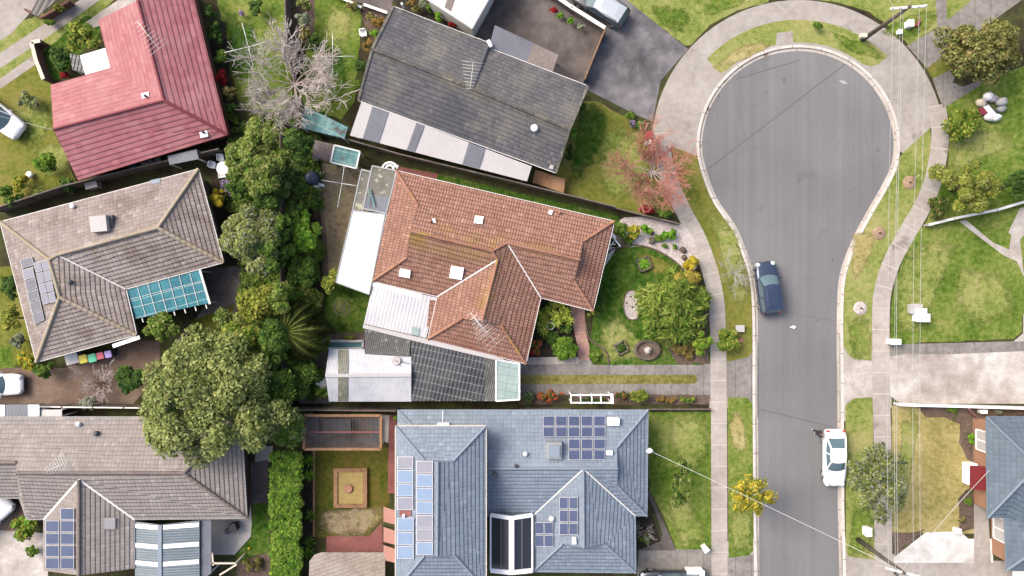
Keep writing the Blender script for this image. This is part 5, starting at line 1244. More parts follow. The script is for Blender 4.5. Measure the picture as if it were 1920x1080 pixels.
roofbox(t, 'evaporative_cooler', pl['N'], 1038, 842, 1.15, 1.25, .7, 'grey', 0); roofbox(t, 'cooler_lid', pl['N'], 1038, 842, .85, .95, .85, 'blue_cap', 0)
roofbox(t, 'solar_heater_tank', pl['N'], 1149, 789, .9, .55, .5, 'white', 0); roofbox(t, 'roof_box', pl['N'], 1142, 848, .45, .3, .35, 'white', 0); roofbox(t, 'roof_box', pl['GW'], 1076, 1012, .3, .45, .35, 'white')
vent(t, pl['N'], 985, 850, 'offwhite', .2); vent(t, pl['N'], 967, 872, 'darkgrey', .15); vent(t, pl['GW'], 1034, 971, 'offwhite', .24); vent(t, pl['Sw'], 928, 888, 'darkgrey', .16)
V = dict(nw=(742, 799, 5.6), ne=(911, 799, 5.6), se=(911, 1106, 5.6), sw=(742, 1106, 5.6), n1=(795, 862, 6.7), n2=(850, 864, 6.7), rN=(821, 866, 7.2), rS=(820, 1042, 7.2), s1=(796, 1042, 6.7), s2=(853, 1042, 6.7))
F2 = dict(N=['nw', 'n1', 'n2', 'ne'], E=['ne', 'n2', 'rN', 'rS', 's2', 'se'], S=['se', 's2', 's1', 'sw'], Wf=['sw', 's1', 'rS', 'rN', 'n1', 'nw'])
P2 = {k: W(*v) for k, v in V.items()}
class _T: pass
g = G(); shell(g, [[P2[k] for k in f] for f in F2.values()]); ur = obj('upper_roof', g, 'blue_tile', t)
for a, b in (('nw', 'n1'), ('ne', 'n2'), ('rN', 'rS'), ('sw', 's1'), ('se', 's2')): g = G(); capline(g, P2[a], P2[b], .1); obj('ridge_cap', g, 'blue_cap', ur)
g = G(); g.face([P2['n1'], P2['n2'], P2['rN']]); g.face([P2['s1'], P2['s2'], P2['rS']]); obj('gable_end', g, 'blue_cap', ur)
g = G(); el = [P2[k] for k in ('nw', 'ne', 'se', 'sw')]
for i in range(4): g.beam(el[i] - Vector((0, 0, .06)), el[(i + 1) % 4] - Vector((0, 0, .06)), .13, .12)
obj('gutter', g, 'cream', ur)
g = G(); g.prism([(p.x, p.y) for p in inset_loop(el, .35)], 2.4, 5.5); obj('upper_wall', g, 'cream', t)
pu = {k: plane_of([P2[q] for q in f]) for k, f in F2.items()}
mix = ('pv_grey', 'pv_light', 'pv_light', 'pv_grey')
solar(t, pu['Wf'], [(743, 855), (776, 855), (776, 957), (743, 957)], 4, 1, (), mix); solar(t, pu['Wf'], [(743, 970), (777, 970), (777, 1049), (743, 1049)], 3, 1, (), ('pv_light',))
solar(t, pu['Wf'], [(779, 863), (813, 863), (813, 1041), (779, 1041)], 7, 1, (), ('pv_grey', 'pv_light', 'pv_light', 'pv_light', 'pv_grey', 'pv_grey', 'pv_light'))
slopepanel(t, 'skylight', pu['Wf'], [(749, 957), (771, 957), (771, 968), (749, 968)], .05, 'red_paving'); vent(t, pu['Wf'], 758, 965, 'white', .14)
roofbox(t, 'wall_unit', pl['N'], 832, 796, .9, .3, .6, 'white'); g = G(); g.tube([W(830, 770, 3.0), W(830, 793, 3.0)], .03, 5); obj('pipe', g, 'white', t)
PG = dict(a=(920, 965, 2.9), b=(959, 971, 3.3), c=(998, 965, 2.9), d=(998, 1069, 2.9), e=(959, 1073, 3.3), f=(920, 1069, 2.9)); Q = {k: W(*v) for k, v in PG.items()}
tp = thing('pergola', 'white framed gable pergola with black glass roof beside the blue-roofed house', 'pergola', (Q['b'].x, Q['b'].y, 0))
g = G(); shell(g, [[Q['a'], Q['b'], Q['e'], Q['f']], [Q['b'], Q['c'], Q['d'], Q['e']]], .04); obj('glass_roof', g, 'blackglass', tp)
g = G(); up = Vector((0, 0, .06))
for a, b, w in (('a', 'b', .3), ('b', 'c', .3), ('b', 'e', .42), ('f', 'e', .34), ('e', 'd', .34), ('a', 'f', .12), ('c', 'd', .12)): g.beam(Q[a] + up, Q[b] + up, w, .14)
obj('frame', g, 'white', tp)
g = G()
for f in (.5,):
    g.beam(Q['a'].lerp(Q['b'], f) + up * .5, Q['f'].lerp(Q['e'], f) + up * .5, .03, .04); g.beam(Q['b'].lerp(Q['c'], f) + up * .5, Q['e'].lerp(Q['d'], f) + up * .5, .03, .04)
obj('glazing_bar', g, 'grey', tp)
for k in 'acdf':
    p = Q[k].lerp(Q['b'], .04); g = G(); g.box((p.x, p.y, 1.42), (.12, .12, 2.84)); obj('post', g, 'white', tp)
# yard left of the blue house
tp = thing('pergola', 'open brown timber pergola over a dark deck', 'pergola', W(642, 810)); g = G()
for a, b in (((570, 779), (714, 779)), ((570, 842), (714, 842)), ((570, 779), (570, 842)), ((714, 779), (714, 842))): g.beam(W(*a, 2.4), W(*b, 2.4), .2, .16)
obj('frame', g, 'timber_brown', tp); g = G(); g.beam(W(570, 810, 2.4), W(714, 810, 2.4), .1, .12)
obj('beam', g, 'red_paving', tp); g = G()
for i in range(36): x = 573 + i * 4; g.beam(W(x, 780, 2.33), W(x, 841, 2.33), .03, .04)
obj('battens', g, 'timber', tp)
for x, y in ((572, 781), (712, 781), (572, 840), (712, 840)):
    p = W(x, y, 2.3); g = G(); g.box((p.x, p.y, 1.15), (.12, .12, 2.3)); obj('post', g, 'timber_brown', tp)
sheet('deck', [(572, 781), (712, 781), (712, 840), (572, 840)], 5, 'paved_dark')
for i, (x, y, w, d, lb) in enumerate(((632, 800, 2.2, 1.2, 'dark outdoor table under the brown timber pergola'), (588, 800, .8, 1.6, 'dark bench under the left side of the brown timber pergola'), (704, 808, .7, 2.0, 'dark bench under the right side of the brown timber pergola'))):
    c = W(x, y, .7); tt = thing('outdoor_table' if i == 0 else 'bench', lb, 'table' if i == 0 else 'bench', (c.x, c.y, 0)); g = G(); g.box((c.x, c.y, .7 if i == 0 else .45), (w, d, .06)); obj('tabletop' if i == 0 else 'seat', g, 'darkgrey', tt)
    for sx in (-1, 1):
        for sy in (-1, 1): g = G(); hh = .67 if i == 0 else .42; g.box((c.x + sx * (w / 2 - .1), c.y + sy * (d / 2 - .1), hh / 2), (.07, .07, hh)); obj('leg', g, 'darkgrey', tt)
c = W(657, 915, .3); t = thing('sandpit', 'square timber raised bed with sandy soil in the back lawn', 'sandpit', (c.x, c.y, 0)); g = G(); hw, hd = 1.2, 1.45
for x, y, a, b in ((0, hd, 2 * hw + .3, .3), (0, -hd, 2 * hw + .3, .3), (hw, 0, .3, 2 * hd - .3), (-hw, 0, .3, 2 * hd - .3)): g.box((c.x + x, c.y + y, .18), (a, b, .36))
obj('frame', g, 'timber_brown', t); g = G(); g.box((c.x, c.y, .13), (2 * hw - .1, 2 * hd - .1, .22)); obj('sand', g, surf('sandy_fill', [C(176, 154, 96), C(204, 180, 118)], 1, 4, 16), t)
c = W(653, 916, .3); t = thing('bowl', 'round red-brown bowl in the middle of the square raised bed', 'bowl', (c.x, c.y, .24)); g = G(); g.lathe((c.x, c.y, .24), [(.3, 0), (.36, .16), (.3, .18), (.1, .1)], 18); obj('dish', g, 'terra_cap', t)
g = G(); g.beam(W(589, 842, .1), W(589, 1006, .1), .16, .2); tag(obj('timber_edging', g, 'timber_brown'), 'timber edging between fern bed and shaded back lawn', 'edging')
slabroof('patio_roof', 'weathered pale patio slab roof at the bottom edge below the red paving', [(590, 1040, 2.3), (602, 1036, 2.3), (722, 1036, 2.3), (722, 1130, 2.3), (578, 1130, 2.3), (580, 1052, 2.3)], 'slab', posts=False)
for i, (x, y) in enumerate(((731, 962), (731, 1000), (731, 1034))):
    c = W(x, y, 2.4); t = thing('parasol', ['terracotta shade sail nearest the skylit roof gap, topmost of three', 'middle terracotta shade sail beside the blue-roofed house', 'lowest terracotta shade sail above the pale patio slab'][i], 'shade sail', (c.x, c.y, 0), 'terracotta shade sails beside the blue roof')
    g = G(); g.face([W(x - 12, y - 12, 2.4), W(x - 12, y + 16, 2.2), W(x + 12, y + 22, 2.6), W(x + 12, y - 4, 2.7)][::1]); g.face([p - Vector((0, 0, .03)) for p in [W(x - 12, y - 12, 2.4), W(x - 12, y + 16, 2.2), W(x + 12, y + 22, 2.6), W(x + 12, y - 4, 2.7)]][::-1])
    obj('sail', g, plain('terracotta_cloth_%d' % i, C(204, 150, 136), .8), t); g = G(); g.tube([W(x - 12, y - 12, 0), W(x - 12, y - 12, 2.4)], .05, 6); obj('post', g, 'darkgrey', t)
# right hand house
V = dict(nw=(1850, 782, 2.6), a=(2150, 782, 2.6), sw=(1852, 971, 2.6), r1=(1945, 874, 4.3), r2=(2150, 874, 4.3), l1=(1884, 971, 2.6), l2=(1888, 1069, 2.6), l3=(2150, 1069, 2.6), m=(2150, 960, 3.4), lr1=(1960, 1020, 3.7), lr2=(2150, 1020, 3.7))
F = dict(W0=['nw', 'sw', 'r1'], N=['nw', 'r1', 'r2', 'a'], S=['sw', 'l1', 'lr1', 'lr2', 'r2', 'r1'], W1=['l1', 'l2', 'lr1'], S1=['l2', 'l3', 'lr2', 'lr1'])
t, pl, P = house('steel_roof_house', 'orange brick house with a slate blue roof at the right edge', V, F, [('nw', 'r1'), ('sw', 'r1'), ('r1', 'r2'), ('l2', 'lr1'), ('lr1', 'lr2')], ['nw', 'a', 'l3', 'l2', 'l1', 'sw'], 'steelblue', 'steelcap', 'brick_wall', .42, (), 'steelcap', [], win=False, capr=.12)
def wallwin(x, y0, y1, z0, z1, nm='window', fm='white', pm='glass', parent=None):
    A = W(x, y0, z1); xw = A.x - .03; ya = W(x, y0, z1).y; yb = W(x, y1, z1).y
    g = G()
    for q0, q1, a, b in ((z0, z0 + .08, ya, yb), (z1 - .08, z1, ya, yb), (z0, z1, ya, ya - .08), (z0, z1, yb + .08, yb), (z0, z1, (ya + yb) / 2 + .04, (ya + yb) / 2 - .04)):
        g.box((xw - .03, (a + b) / 2, (q0 + q1) / 2), (.09, abs(a - b), q1 - q0))
    w = obj(nm, g, fm, parent); g = G(); g.face([(xw - .02, ya, z0), (xw - .02, yb, z0), (xw - .02, yb, z1), (xw - .02, ya, z1)]); obj('pane', g, pm, w)
xw = P['nw'].x + .42; px0 = 960 + xw * S * H / (H - 1.6)
wallwin(960 + (P['nw'].x + .42) * S * H / (H - 2.1), 810, 850, .5, 2.1, parent=t, pm='patioroof')
wallwin(960 + (P['l1'].x + .42) * S * H / (H - 2.1), 975, 1020, .5, 2.1, parent=t, pm='patioroof')
g = G(); y0, y1 = W(1850, 876, 2.5).y, W(1850, 921, 2.5).y; g.poly([(xw, y0, 2.35), (xw, y1, 2.35), (xw - 1.35, y1, 1.95), (xw - 1.35, y0, 1.95)]); g.poly([(xw, y0, 2.31), (xw, y1, 2.31), (xw - 1.35, y1, 1.91), (xw - 1.35, y0, 1.91)], up=False); obj('awning', g, plain('dark_red_awning', C(130, 16, 22), .6), t)
g = G(); g.box((xw - .5, (y0 + y1) / 2, .45), (.75, 1.7, .9)); obj('porch_step', g, 'white', t)
g = G(); shell(g, [[W(1900, 1072, 2.4), W(2000, 1072, 2.4), W(2000, 1160, 2.4), W(1900, 1160, 2.4)]], .1); tag(obj('garage_roof', g, 'white'), 'corner of a white flat roof at the bottom right corner', 'roof')
t = fence('red painted low gate beside the mulch bed at the right', [(1806, 764), (1826, 784)], .8, mat='brick_red', name='gate', cat='gate')
fence('long white wall between pale driveway and dry lawn', [(1676, 756), (1700, 757), (1780, 759), (1950, 764)], .8, name='garden_wall', mat='white_concrete', cat='wall', th=.14, capw=.2, cap='white', post=500)
fence('curving pale grey wall above the green lawn at the right', [(1732, 423), (1780, 411), (1860, 395), (1925, 376), (2010, 350)], .7, name='garden_wall', mat='patio_pale', cat='wall', th=.14, capw=.2, cap='offwhite', post=500)
t = fence('small brick and timber shelter roof corner', [(58, 24), (90, 38), (140, 8)], .8, name='garden_wall', mat='brick_red', cat='wall', th=.2); t['label'] = 'low red brick wall under the striped roof corner at the top left'
slabroof('carport', 'corner of a dark grey striped sheet roof at the top left edge', [(57, 24, 2.4), (70, 31, 2.4), (130, -20, 2.4), (100, -50, 2.4), (75, -10, 2.4)], corr('striped_sheet', [C(120, 116, 112), C(140, 136, 132)], .42, .05, .6, .35), 'carport', posts=False)
# ------------------------------------------------------------------ vehicles
def car(name, label, cat, px, py, ang, L, Wd, kind, body, group=None, gw=.66, roofm=None):
    """ang: heading of the bonnet, degrees anticlockwise from right on the photo; base at the wheels"""
    c = W(px, py); a = math.radians(ang) - math.pi / 2
    on_road = 1410 < px < 1590
    t = thing(name, label, cat, (c.x, c.y, -.13 if on_road else .03), group, a)
    def part(n, g, m, par=None):
        o = obj(n, g, m, None, local=True); o.parent = par or t; return o
    h = L / 2; w = Wd / 2
    # stations: y, half width factor, deck height
    if kind == 'sedan': st = [(-1, .62, .62), (-.985, .8, .78), (-.93, .91, .93), (-.8, .97, 1.0), (-.6, 1, 1.01), (-.3, 1, .98), (0, 1, .96), (.3, 1, .95), (.42, 1, .93), (.6, .98, .86), (.78, .95, .8), (.9, .88, .73), (.97, .74, .62), (1, .55, .5)]; belt = .95; rz = 1.43; gb = (-.76, .44); gr = (-.40, .12)
    elif kind == 'wagon': st = [(-1, .72, .8), (-.985, .88, .95), (-.93, .95, 1.0), (-.8, .98, 1.02), (-.6, 1, 1.02), (-.3, 1, 1.0), (0, 1, .98), (.3, 1, .97), (.42, 1, .95), (.6, .98, .9), (.78, .95, .84), (.9, .88, .76), (.97, .74, .64), (1, .55, .5)]; belt = .98; rz = 1.52; gb = (-.97, .46); gr = (-.84, .16)
    else: st = [(-1, .72, .8), (-.985, .86, 1.0), (-.93, .93, 1.06), (-.8, .98, 1.08), (-.6, 1, 1.08), (-.3, 1, 1.06), (0, 1, 1.04), (.3, 1, 1.02), (.45, 1, 1.0), (.6, .98, .95), (.78, .94, .9), (.9, .86, .82), (.97, .72, .68), (1, .5, .5)]; belt = 1.03; rz = 1.62; gb = (-.95, .5); gr = (-.82, .14)
    g = G(); rings = []
    for (y, wf, top) in st:
        y *= h; hw = w * wf; lo = .24 + (.12 if abs(y) > .9 * h else 0)
        prof = [(hw * .9, lo), (hw * .99, lo + .16), (hw, (lo + top) / 2 + .02), (hw * .985, top - .14), (hw * .92, top - .035), (hw * .7, top + .012), (0, top + .03)]
        ring = prof + [(-x, z) for x, z in prof[-2::-1]]; rings.append(len(g.v))
        for x, z in ring: g.v.append(Vector((x, y, z)))
    n = 13
    for i in range(len(rings) - 1):
        for k in range(n - 1):
            g.f.append((rings[i] + k, rings[i] + k + 1, rings[i + 1] + k + 1, rings[i + 1] + k)); g.m.append(0); g.smooth.add(len(g.f) - 1)
        g.f.append((rings[i] + n - 1, rings[i], rings[i + 1], rings[i + 1] + n - 1)); g.m.append(0)
    g.f.append(tuple(rings[0] + k for k in range(n))); g.m.append(0); g.f.append(tuple(rings[-1] + k for k in range(n))[::-1]); g.m.append(0)
    me_o = part('body', g, body)
    import bmesh
    bm = bmesh.new(); bm.from_mesh(me_o.data); bmesh.ops.recalc_face_normals(bm, faces=bm.faces); bm.to_mesh(me_o.data); bm.free()
    # glasshouse: base outline at the belt, roof outline above
    b0, b1 = gb[0] * h, gb[1] * h; r0, r1 = gr[0] * h, gr[1] * h
    bw = w * .9; rw = w * gw * 1.04
    def outl(y0, y1, ww, z, bow):      # right side from rear to front, then the front bow
        return [Vector((ww * .93, y0, z)), Vector((ww, y0 * .55 + y1 * .45, z + .01)), Vector((ww * .92, y1 - bow, z)), Vector((ww * .5, y1 - bow * .25, z + .01)), Vector((0, y1, z + .02))]
    R0 = outl(b0, b1, bw, belt, .2); R1 = outl(r0, r1, rw, rz, .1)
    mir = lambda p: Vector((-p.x, p.y, p.z))
    def q(nm, f, m, off=.0, par=None):
        g = G()
        for fc in f: g.face([p + Vector((0, 0, off)) for p in fc]); g.smooth.add(len(g.f) - 1)
        return part(nm, g, m, par)
    roofpts = R1 + [mir(p) for p in R1[-2::-1]]
    g = G(); cen = Vector((0, (r0 + r1) / 2, rz + .06)); m = len(roofpts)
    inner = [p.lerp(cen, .45) + Vector((0, 0, .03)) for p in roofpts]
    for i in range(m):
        j = (i + 1) % m; g.face([roofpts[i], roofpts[j], inner[j], inner[i]]); g.smooth.add(len(g.f) - 1); g.face([inner[i], inner[j], cen]); g.smooth.add(len(g.f) - 1)
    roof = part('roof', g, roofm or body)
    # glass all round, bodywork pillars over it
    q('windscreen', [[R0[2], R0[3], R1[3], R1[2]], [R0[3], R0[4], R1[4], R1[3]], [mir(R0[3]), mir(R0[2]), mir(R1[2]), mir(R1[3])], [mir(R0[4]), mir(R0[3]), mir(R1[3]), mir(R1[4])]], 'carglass')
    q('rear_window', [[mir(R0[0]), R0[0], R1[0], mir(R1[0])]], 'carglass')
    for sgn in (1, -1):
        f = (lambda p: p) if sgn == 1 else mir
        fc = [[f(R0[0]), f(R0[1]), f(R1[1]), f(R1[0])], [f(R0[1]), f(R0[2]), f(R1[2]), f(R1[1])]]
        if sgn == -1: fc = [c[::-1] for c in fc]
        q('side_window', fc, 'carglass')
    g = G()
    for f in ((lambda p: p), mir):
        for k, wd in ((0, .13), (1, .07), (2, .1)): g.beam(f(R0[k]), f(R1[k]), wd, .05)
        g.beam(f(R1[0]), f(R1[1]), .08, .05); g.beam(f(R1[1]), f(R1[2]), .08, .05)
    part('pillar', g, body)
    for sx in (-1, 1):
        g = G(); g.lump((sx * (w + .1), b1 - .35, belt - .1), 1, (.12, .08, .16), 3, 8, .08); part('mirror', g, body)
        g = G(); g.lump((sx * w * .66, h * .9, .56), 1, (.2, .2, .18), 4, 8, .05); part('headlight', g, 'headlamp')
        g = G(); g.lump((sx * w * .72, -h * .95, .72), 1, (.16, .09, .2), 5, 8, .05); part('tail_light', g, 'taillamp')
        g = G(); g.beam((sx * w * .99, b0 + .5, .8), (sx * w * .99, b0 + .72, .8), .04, .03); part('door_handle', g, 'grey')
        for sy in (-.62, .62):
            g = G(); x = sx * (w - .13); y = sy * h; g.tube([(x - .11, y, .33), (x + .11, y, .33)], .33, 18); ty = part('wheel', g, 'rubber')
            g = G(); xo = sx * (w - .005); g.tube([(xo - .03 * sx, y, .33), (xo, y, .33)], .21, 14); part('rim', g, 'metal', ty)
    g = G(); g.beam((-w * .4, h * .985, .42), (w * .4, h * .985, .42), .08, .14); part('grille', g, 'black')
    if kind == 'wagon':
        for sx in (-1, 1): g = G(); g.tube([(sx * rw * .86, r0 + .2, rz + .1), (sx * rw * .86, r1 - .2, rz + .1)], .025, 5); part('roof_rail', g, 'metal', roof)
    return t
car('parked_car', 'white sedan parked against the right kerb of the street', 'car', 1560, 856, -90, 4.65, 1.82, 'sedan', 'carwhite')
car('parked_car', 'dark navy hatchback parked at the left kerb below the turning circle', 'car', 1436, 540, 97, 4.3, 1.82, 'hatch', 'carnavy', gw=.74)
car('parked_car', 'dark station wagon with a silver sky reflection painted on its roof on the asphalt driveway at the top', 'car', 1123, 16, 148, 4.8, 1.85, 'wagon', 'carcharcoal', gw=.84, roofm='carskysheen')
car('parked_car', 'white hatchback on the grass left of the red-roofed house', 'car', 9, 222, -38, 4.4, 1.8, 'hatch', 'carwhite')
car('parked_car', 'white sedan on the brown driveway below the beige house', 'car', 2, 719, 0, 4.4, 1.78, 'sedan', 'carwhite')
car('parked_car', 'white car nose beside the pale grey tiled roof at the lower left edge', 'car', -12, 965, 38, 4.5, 1.8, 'sedan', 'carwhite')
car('parked_car', 'black four wheel drive cut off by the bottom edge below the blue-roofed house', 'car', 1252, 1086, 180, 4.8, 1.9, 'wagon', 'carblack', gw=.78)
c = W(1303, 1086, .8); t = thing('trailer_box', 'white box behind the black car at the bottom edge', 'box', (c.x, c.y, 0)); g = G(); g.box((c.x, c.y, .55), (1.35, 1.5, 1.0)); obj('body', g, 'white', t); g = G(); g.box((c.x, c.y, 1.08), (1.42, 1.56, .06)); obj('lid', g, 'white', t)

# ------------------------------------------------------------------ poles and wires
def pole(bx, by, h, label, arm_ang, armL=2.6, cross=True):
    c = W(bx, by); t = thing('power_pole', label, 'power pole', (c.x, c.y, 0), 'timber power poles'); g = G(); g.tube([(c.x, c.y, -.05), (c.x, c.y, h)], [.19, .12], 10); obj('pole', g, 'pole_wood', t)
    d = Vector((math.cos(arm_ang), math.sin(arm_ang), 0)); pts = []
    if cross:
        g = G(); a = Vector((c.x, c.y, h - .25)); g.beam(a - d * armL / 2, a + d * armL / 2, .16, .14); arm = obj('crossarm', g, 'offwhite', t)
        for f in (-.46, -.26, .26, .46):
            p = a + d * armL * f + Vector((0, 0, .07)); g = G(); g.lathe(p, [(.05, 0), (.07, .06), (.04, .1), (.06, .16), (.02, .18)], 8); obj('insulator', g, 'offwhite', arm); pts.append(p + Vector((0, 0, .16)))
        g = G(); g.lathe(a + Vector((-.35, -.25, -.5)), [(.1, 0), (.12, .35), (.08, .4)], 10); obj('transformer', g, 'darkgrey', t)
    return t, pts, Vector((c.x, c.y, h))
t1, p1, top1 = pole(1617, 75, 7.8, 'timber power pole at the top of the turning circle', .08)
t2, p2, top2 = pole(1608, 1011, 7.8, 'timber power pole on the lower right verge', -.25)
g = G(); c = W(1612, 72, 4); g.beam((c.x, c.y + .2, 4), (c.x + .5, c.y + .2, 4), .3, .4); obj('equipment_box', g, 'cream', t1)
def wire(a, b, sag, label, r=.014, group='overhead wires along the street', mat='line', cat='wire', name='power_line'):
    a = Vector(a); b = Vector(b); g = G(); n = 24
    g.tube([a.lerp(b, i / n) - Vector((0, 0, sag * 4 * (i / n) * (1 - i / n))) for i in range(n + 1)], r, 4, cap=False); return tag(obj(name, g, mat), label, cat, group)
wn_ = ['westernmost bare wire crossing the edge of the turning circle', 'second bare wire from the street side', 'second bare wire from the garden side', 'bare wire nearest the gardens']
for i in range(4): wire(p1[i], p2[i], .45, wn_[i])
wire(top1 + Vector((.1, 0, -1.2)), top2 + Vector((.1, 0, -1.2)), .6, 'lower thicker cable hanging under the bare wires', .018)
wire(p2[2], W(1780, 1190, 8), .1, 'wire leaving the lower pole past the bottom edge, nearer the street'); wire(p2[3], W(1800, 1190, 8), .1, 'wire leaving the lower pole past the bottom edge, nearer the house')
wire(p1[0], W(1650, -60, 8), .1, 'wire leaving the upper pole past the top edge')
q = W(1218, 845, 3.0); g = G(); g.lump(q - Vector((0, 0, .15)), 1, (.28, .22, .25), 8, 8, .15); tag(obj('service_bracket', g, 'white'), 'white cable bracket on the east eave of the blue-roofed house', 'bracket')
wire(q, top2 - Vector((0, 0, .6)), .35, 'pale service cable crossing the street to the blue-roofed house', .02, None, 'cable', 'cable', 'service_cable')
wire(W(1855, 882, 3.0), top2 - Vector((0, 0, .5)), .2, 'service cable to the slate blue roof at the right edge', .022, None, 'cable', 'cable', 'service_cable')
wire(W(98, 243, 3.2), W(-30, 210, 5), .2, 'service cable over the white hatchback to the red-roofed house', .018, None, 'cable', 'cable', 'service_cable')

# ------------------------------------------------------------------ small things
def sbox(px, py, dx, dy, h, label, mat='white', name='utility_box', cat='utility box', rz=0.0, lid=True, group=None):
    c = W(px, py, h); t = thing(name, label, cat, (c.x, c.y, 0), group, rz)
    g = G(); g.box((0, 0, h / 2), (dx, dy, h)); o = obj('body', g, mat, None, local=True); o.parent = t
    if lid: g = G(); g.box((0, 0, h + .02), (dx + .06, dy + .06, .05)); o = obj('lid', g, mat, None, local=True); o.parent = t
    return t
sbox(1718, 579, .95, .75, .5, 'light grey box, leftmost of three on the lawn beside the curved footpath', 'patioroof'); sbox(1729, 586, .7, .6, .8, 'small white box between the two larger boxes on the lawn'); sbox(1732, 596, .95, .6, .95, 'white box nearest the wide driveway on the lawn')
sbox(1680, 641, .75, .4, .9, 'white letterbox at the corner of the wide pale driveway', name='letterbox', cat='letterbox')
sbox(1629, 998, .45, .65, .7, 'white utility box on the verge beside the lower power pole'); sbox(1388, 616, .6, .5, .4, 'pale grey box on the verge near the navy car', 'patioroof')
sbox(1389, 638, .36, .36, .15, 'small terracotta pit lid on the verge near the grey box', 'terra_cap', 'pit_lid', 'pit lid', lid=False)
sbox(1218, 256, .5, .75, 1.0, 'red brick letterbox above the red twigged tree', plain('bright_red', C(206, 60, 70), .5), 'letterbox', 'letterbox', .1); sbox(1216, 266, .35, .3, 1.1, 'small white post box in front of the red letterbox')
sbox(1324, 1031, .4, .35, .9, 'small white letterbox beside the footpath at the bottom', name='letterbox', cat='letterbox', rz=.6)
sbox(1708, 43, .42, .5, .7, 'small white box under the crossarm on the top verge'); sbox(1722, 43, .2, .6, .3, 'pink and white parcel on the grass under the crossarm', 'red_cap', 'parcel', 'parcel', -.6, False)
sbox(1688, 59, .3, .3, .4, 'tiny white marker beside the top footpath', name='marker_post', cat='marker'); sbox(1845, 772, .5, .25, .5, 'white meter cover at the corner of the orange brick house')
sbox(866, 65, .3, .3, .3, 'small dark meter pit by the white flat roofed building', 'darkgrey'); sbox(1798, 996, .35, .35, .6, 'white and green pot at the end of the lower mulch bed', name='plant_pot', cat='plant pot')
def chair(px, py, ang, label, mat='white', group='white garden chairs by the grey fence'):
    c = W(px, py); t = thing('garden_chair', label, 'chair', (c.x, c.y, .02), group, ang)
    def pt(n, g): o = obj(n, g, mat, None, local=True); o.parent = t
    g = G(); g.box((0, 0, .42), (.46, .46, .05)); pt('seat', g); g = G(); g.beam((-.22, .24, .66), (.22, .24, .66), .05, .46); pt('backrest', g)
    for sx in (-1, 1):
        g = G(); g.beam((sx * .25, -.2, .62), (sx * .25, .24, .62), .06, .04); pt('armrest', g)
        for sy in (-1, 1): g = G(); g.beam((sx * .2, sy * .2, 0), (sx * .2, sy * .2, .42), .05, .05); pt('leg', g)
c = W(418, 315, .72); t = thing('garden_table', 'round white garden table between grey fence and dark tree', 'table', (c.x, c.y, 0)); g = G(); g.lathe((c.x, c.y, .66), [(.52, 0), (.56, .03), (.54, .06), (.1, .06)], 22); obj('tabletop', g, 'white', t)
g = G(); g.lathe((c.x, c.y, 0), [(.3, 0), (.08, .06), (.06, .66)], 12); obj('leg', g, 'white', t)
chair(403, 311, 1.3, 'white garden chair left of the round white table'); chair(421, 330, 3.3, 'white garden chair below the round white table'); chair(434, 312, -1.6, 'white garden chair right of the round white table'); chair(418, 298, .1, 'white garden chair above the round white table')
chair(683, 66, .2, 'white plastic chair on the lawn beside the dark tiled house', group=None)
g = G(); c = W(1488, 614); g.v += [Vector((c.x + dx, c.y + dy, z - .13)) for dx, dy, z in ((-.3, .02, .03), (-.02, .16, .18), (.28, .05, .05), (.1, -.16, .12), (0, 0, .26))]
for f in ((0, 4, 1), (1, 4, 2), (2, 4, 3), (3, 4, 0), (0, 3, 2, 1)): g.f.append(f[::-1]); g.m.append(0)
tag(obj('litter', g, 'white'), 'crumpled white plastic bag lying on the road', 'litter')
JK = [((1846, 184), (.42, .36, .5), 'white', 'white rubbish bag at the top of the pile'), ((1856, 188), (.4, .3, .45), 'patioroof', 'off-white bag right of the top bag of the pile'), ((1834, 195), (.42, .36, .4), 'cream', 'tan cushion at the left end of the pile'), ((1870, 193), (.46, .38, .5), 'patioroof', 'pale blue-white bag at the right of the pile'),
      ((1873, 206), (.36, .3, .35), 'grey', 'grey bag behind the long white board'), ((1852, 221), (.55, .36, .35), 'offwhite', 'grey-white cloth bundle at the bottom of the pile'), ((1862, 222), (.4, .32, .4), 'white', 'white bag at the lowest corner of the pile'), ((1841, 197), (.3, .26, .3), 'timber', 'brownish small bundle beside the crimson crate')]
for i, (p, r, m, lb) in enumerate(JK):
    c = W(*p); g = G(); g.lump((c.x, c.y, .0), 1, r, 20 + i, 10, .18); tag(obj('rubbish_bag', g, m), lb, 'bag', 'pile of discarded things on the right lawn')
sbox(1844, 208, .55, .5, .4, 'crimson crate in the pile of rubbish', plain('crimson', C(160, 60, 76), .6), 'crate', 'crate', .3, group='pile of discarded things on the right lawn')
sbox(1856, 207, .42, 1.2, .5, 'long white board lying across the rubbish pile', 'white', 'board', 'board', .7, False, 'pile of discarded things on the right lawn')
sbox(1866, 209, .2, 1.1, .3, 'dark plank beside the long white board', 'darkgrey', 'plank', 'plank', .7, False, 'pile of discarded things on the right lawn')
sbox(250, 314, .5, .4, .4, 'teal tub in the dark side passage of the red-roofed house', 'tealroof', 'tub', 'tub'); sbox(170, 344, .9, .7, .9, 'pale grey cabinet at the end of the dark side passage', 'patioroof', 'cabinet', 'cabinet', .25)
for i, (x, y) in enumerate(((274, 309), (286, 306), (300, 302))):
    c = W(x, y); g = G(); g.lathe((c.x, c.y, 0), [(.16, 0), (.24, .4), (.27, .42), (.2, .4)], 12); tag(obj('plant_pot', g, 'patioroof'), ['leftmost pale pot in the side passage', 'middle pale pot in the side passage', 'rightmost pale pot in the side passage next to the dark awning'][i], 'plant pot', 'pale pots in the side passage')
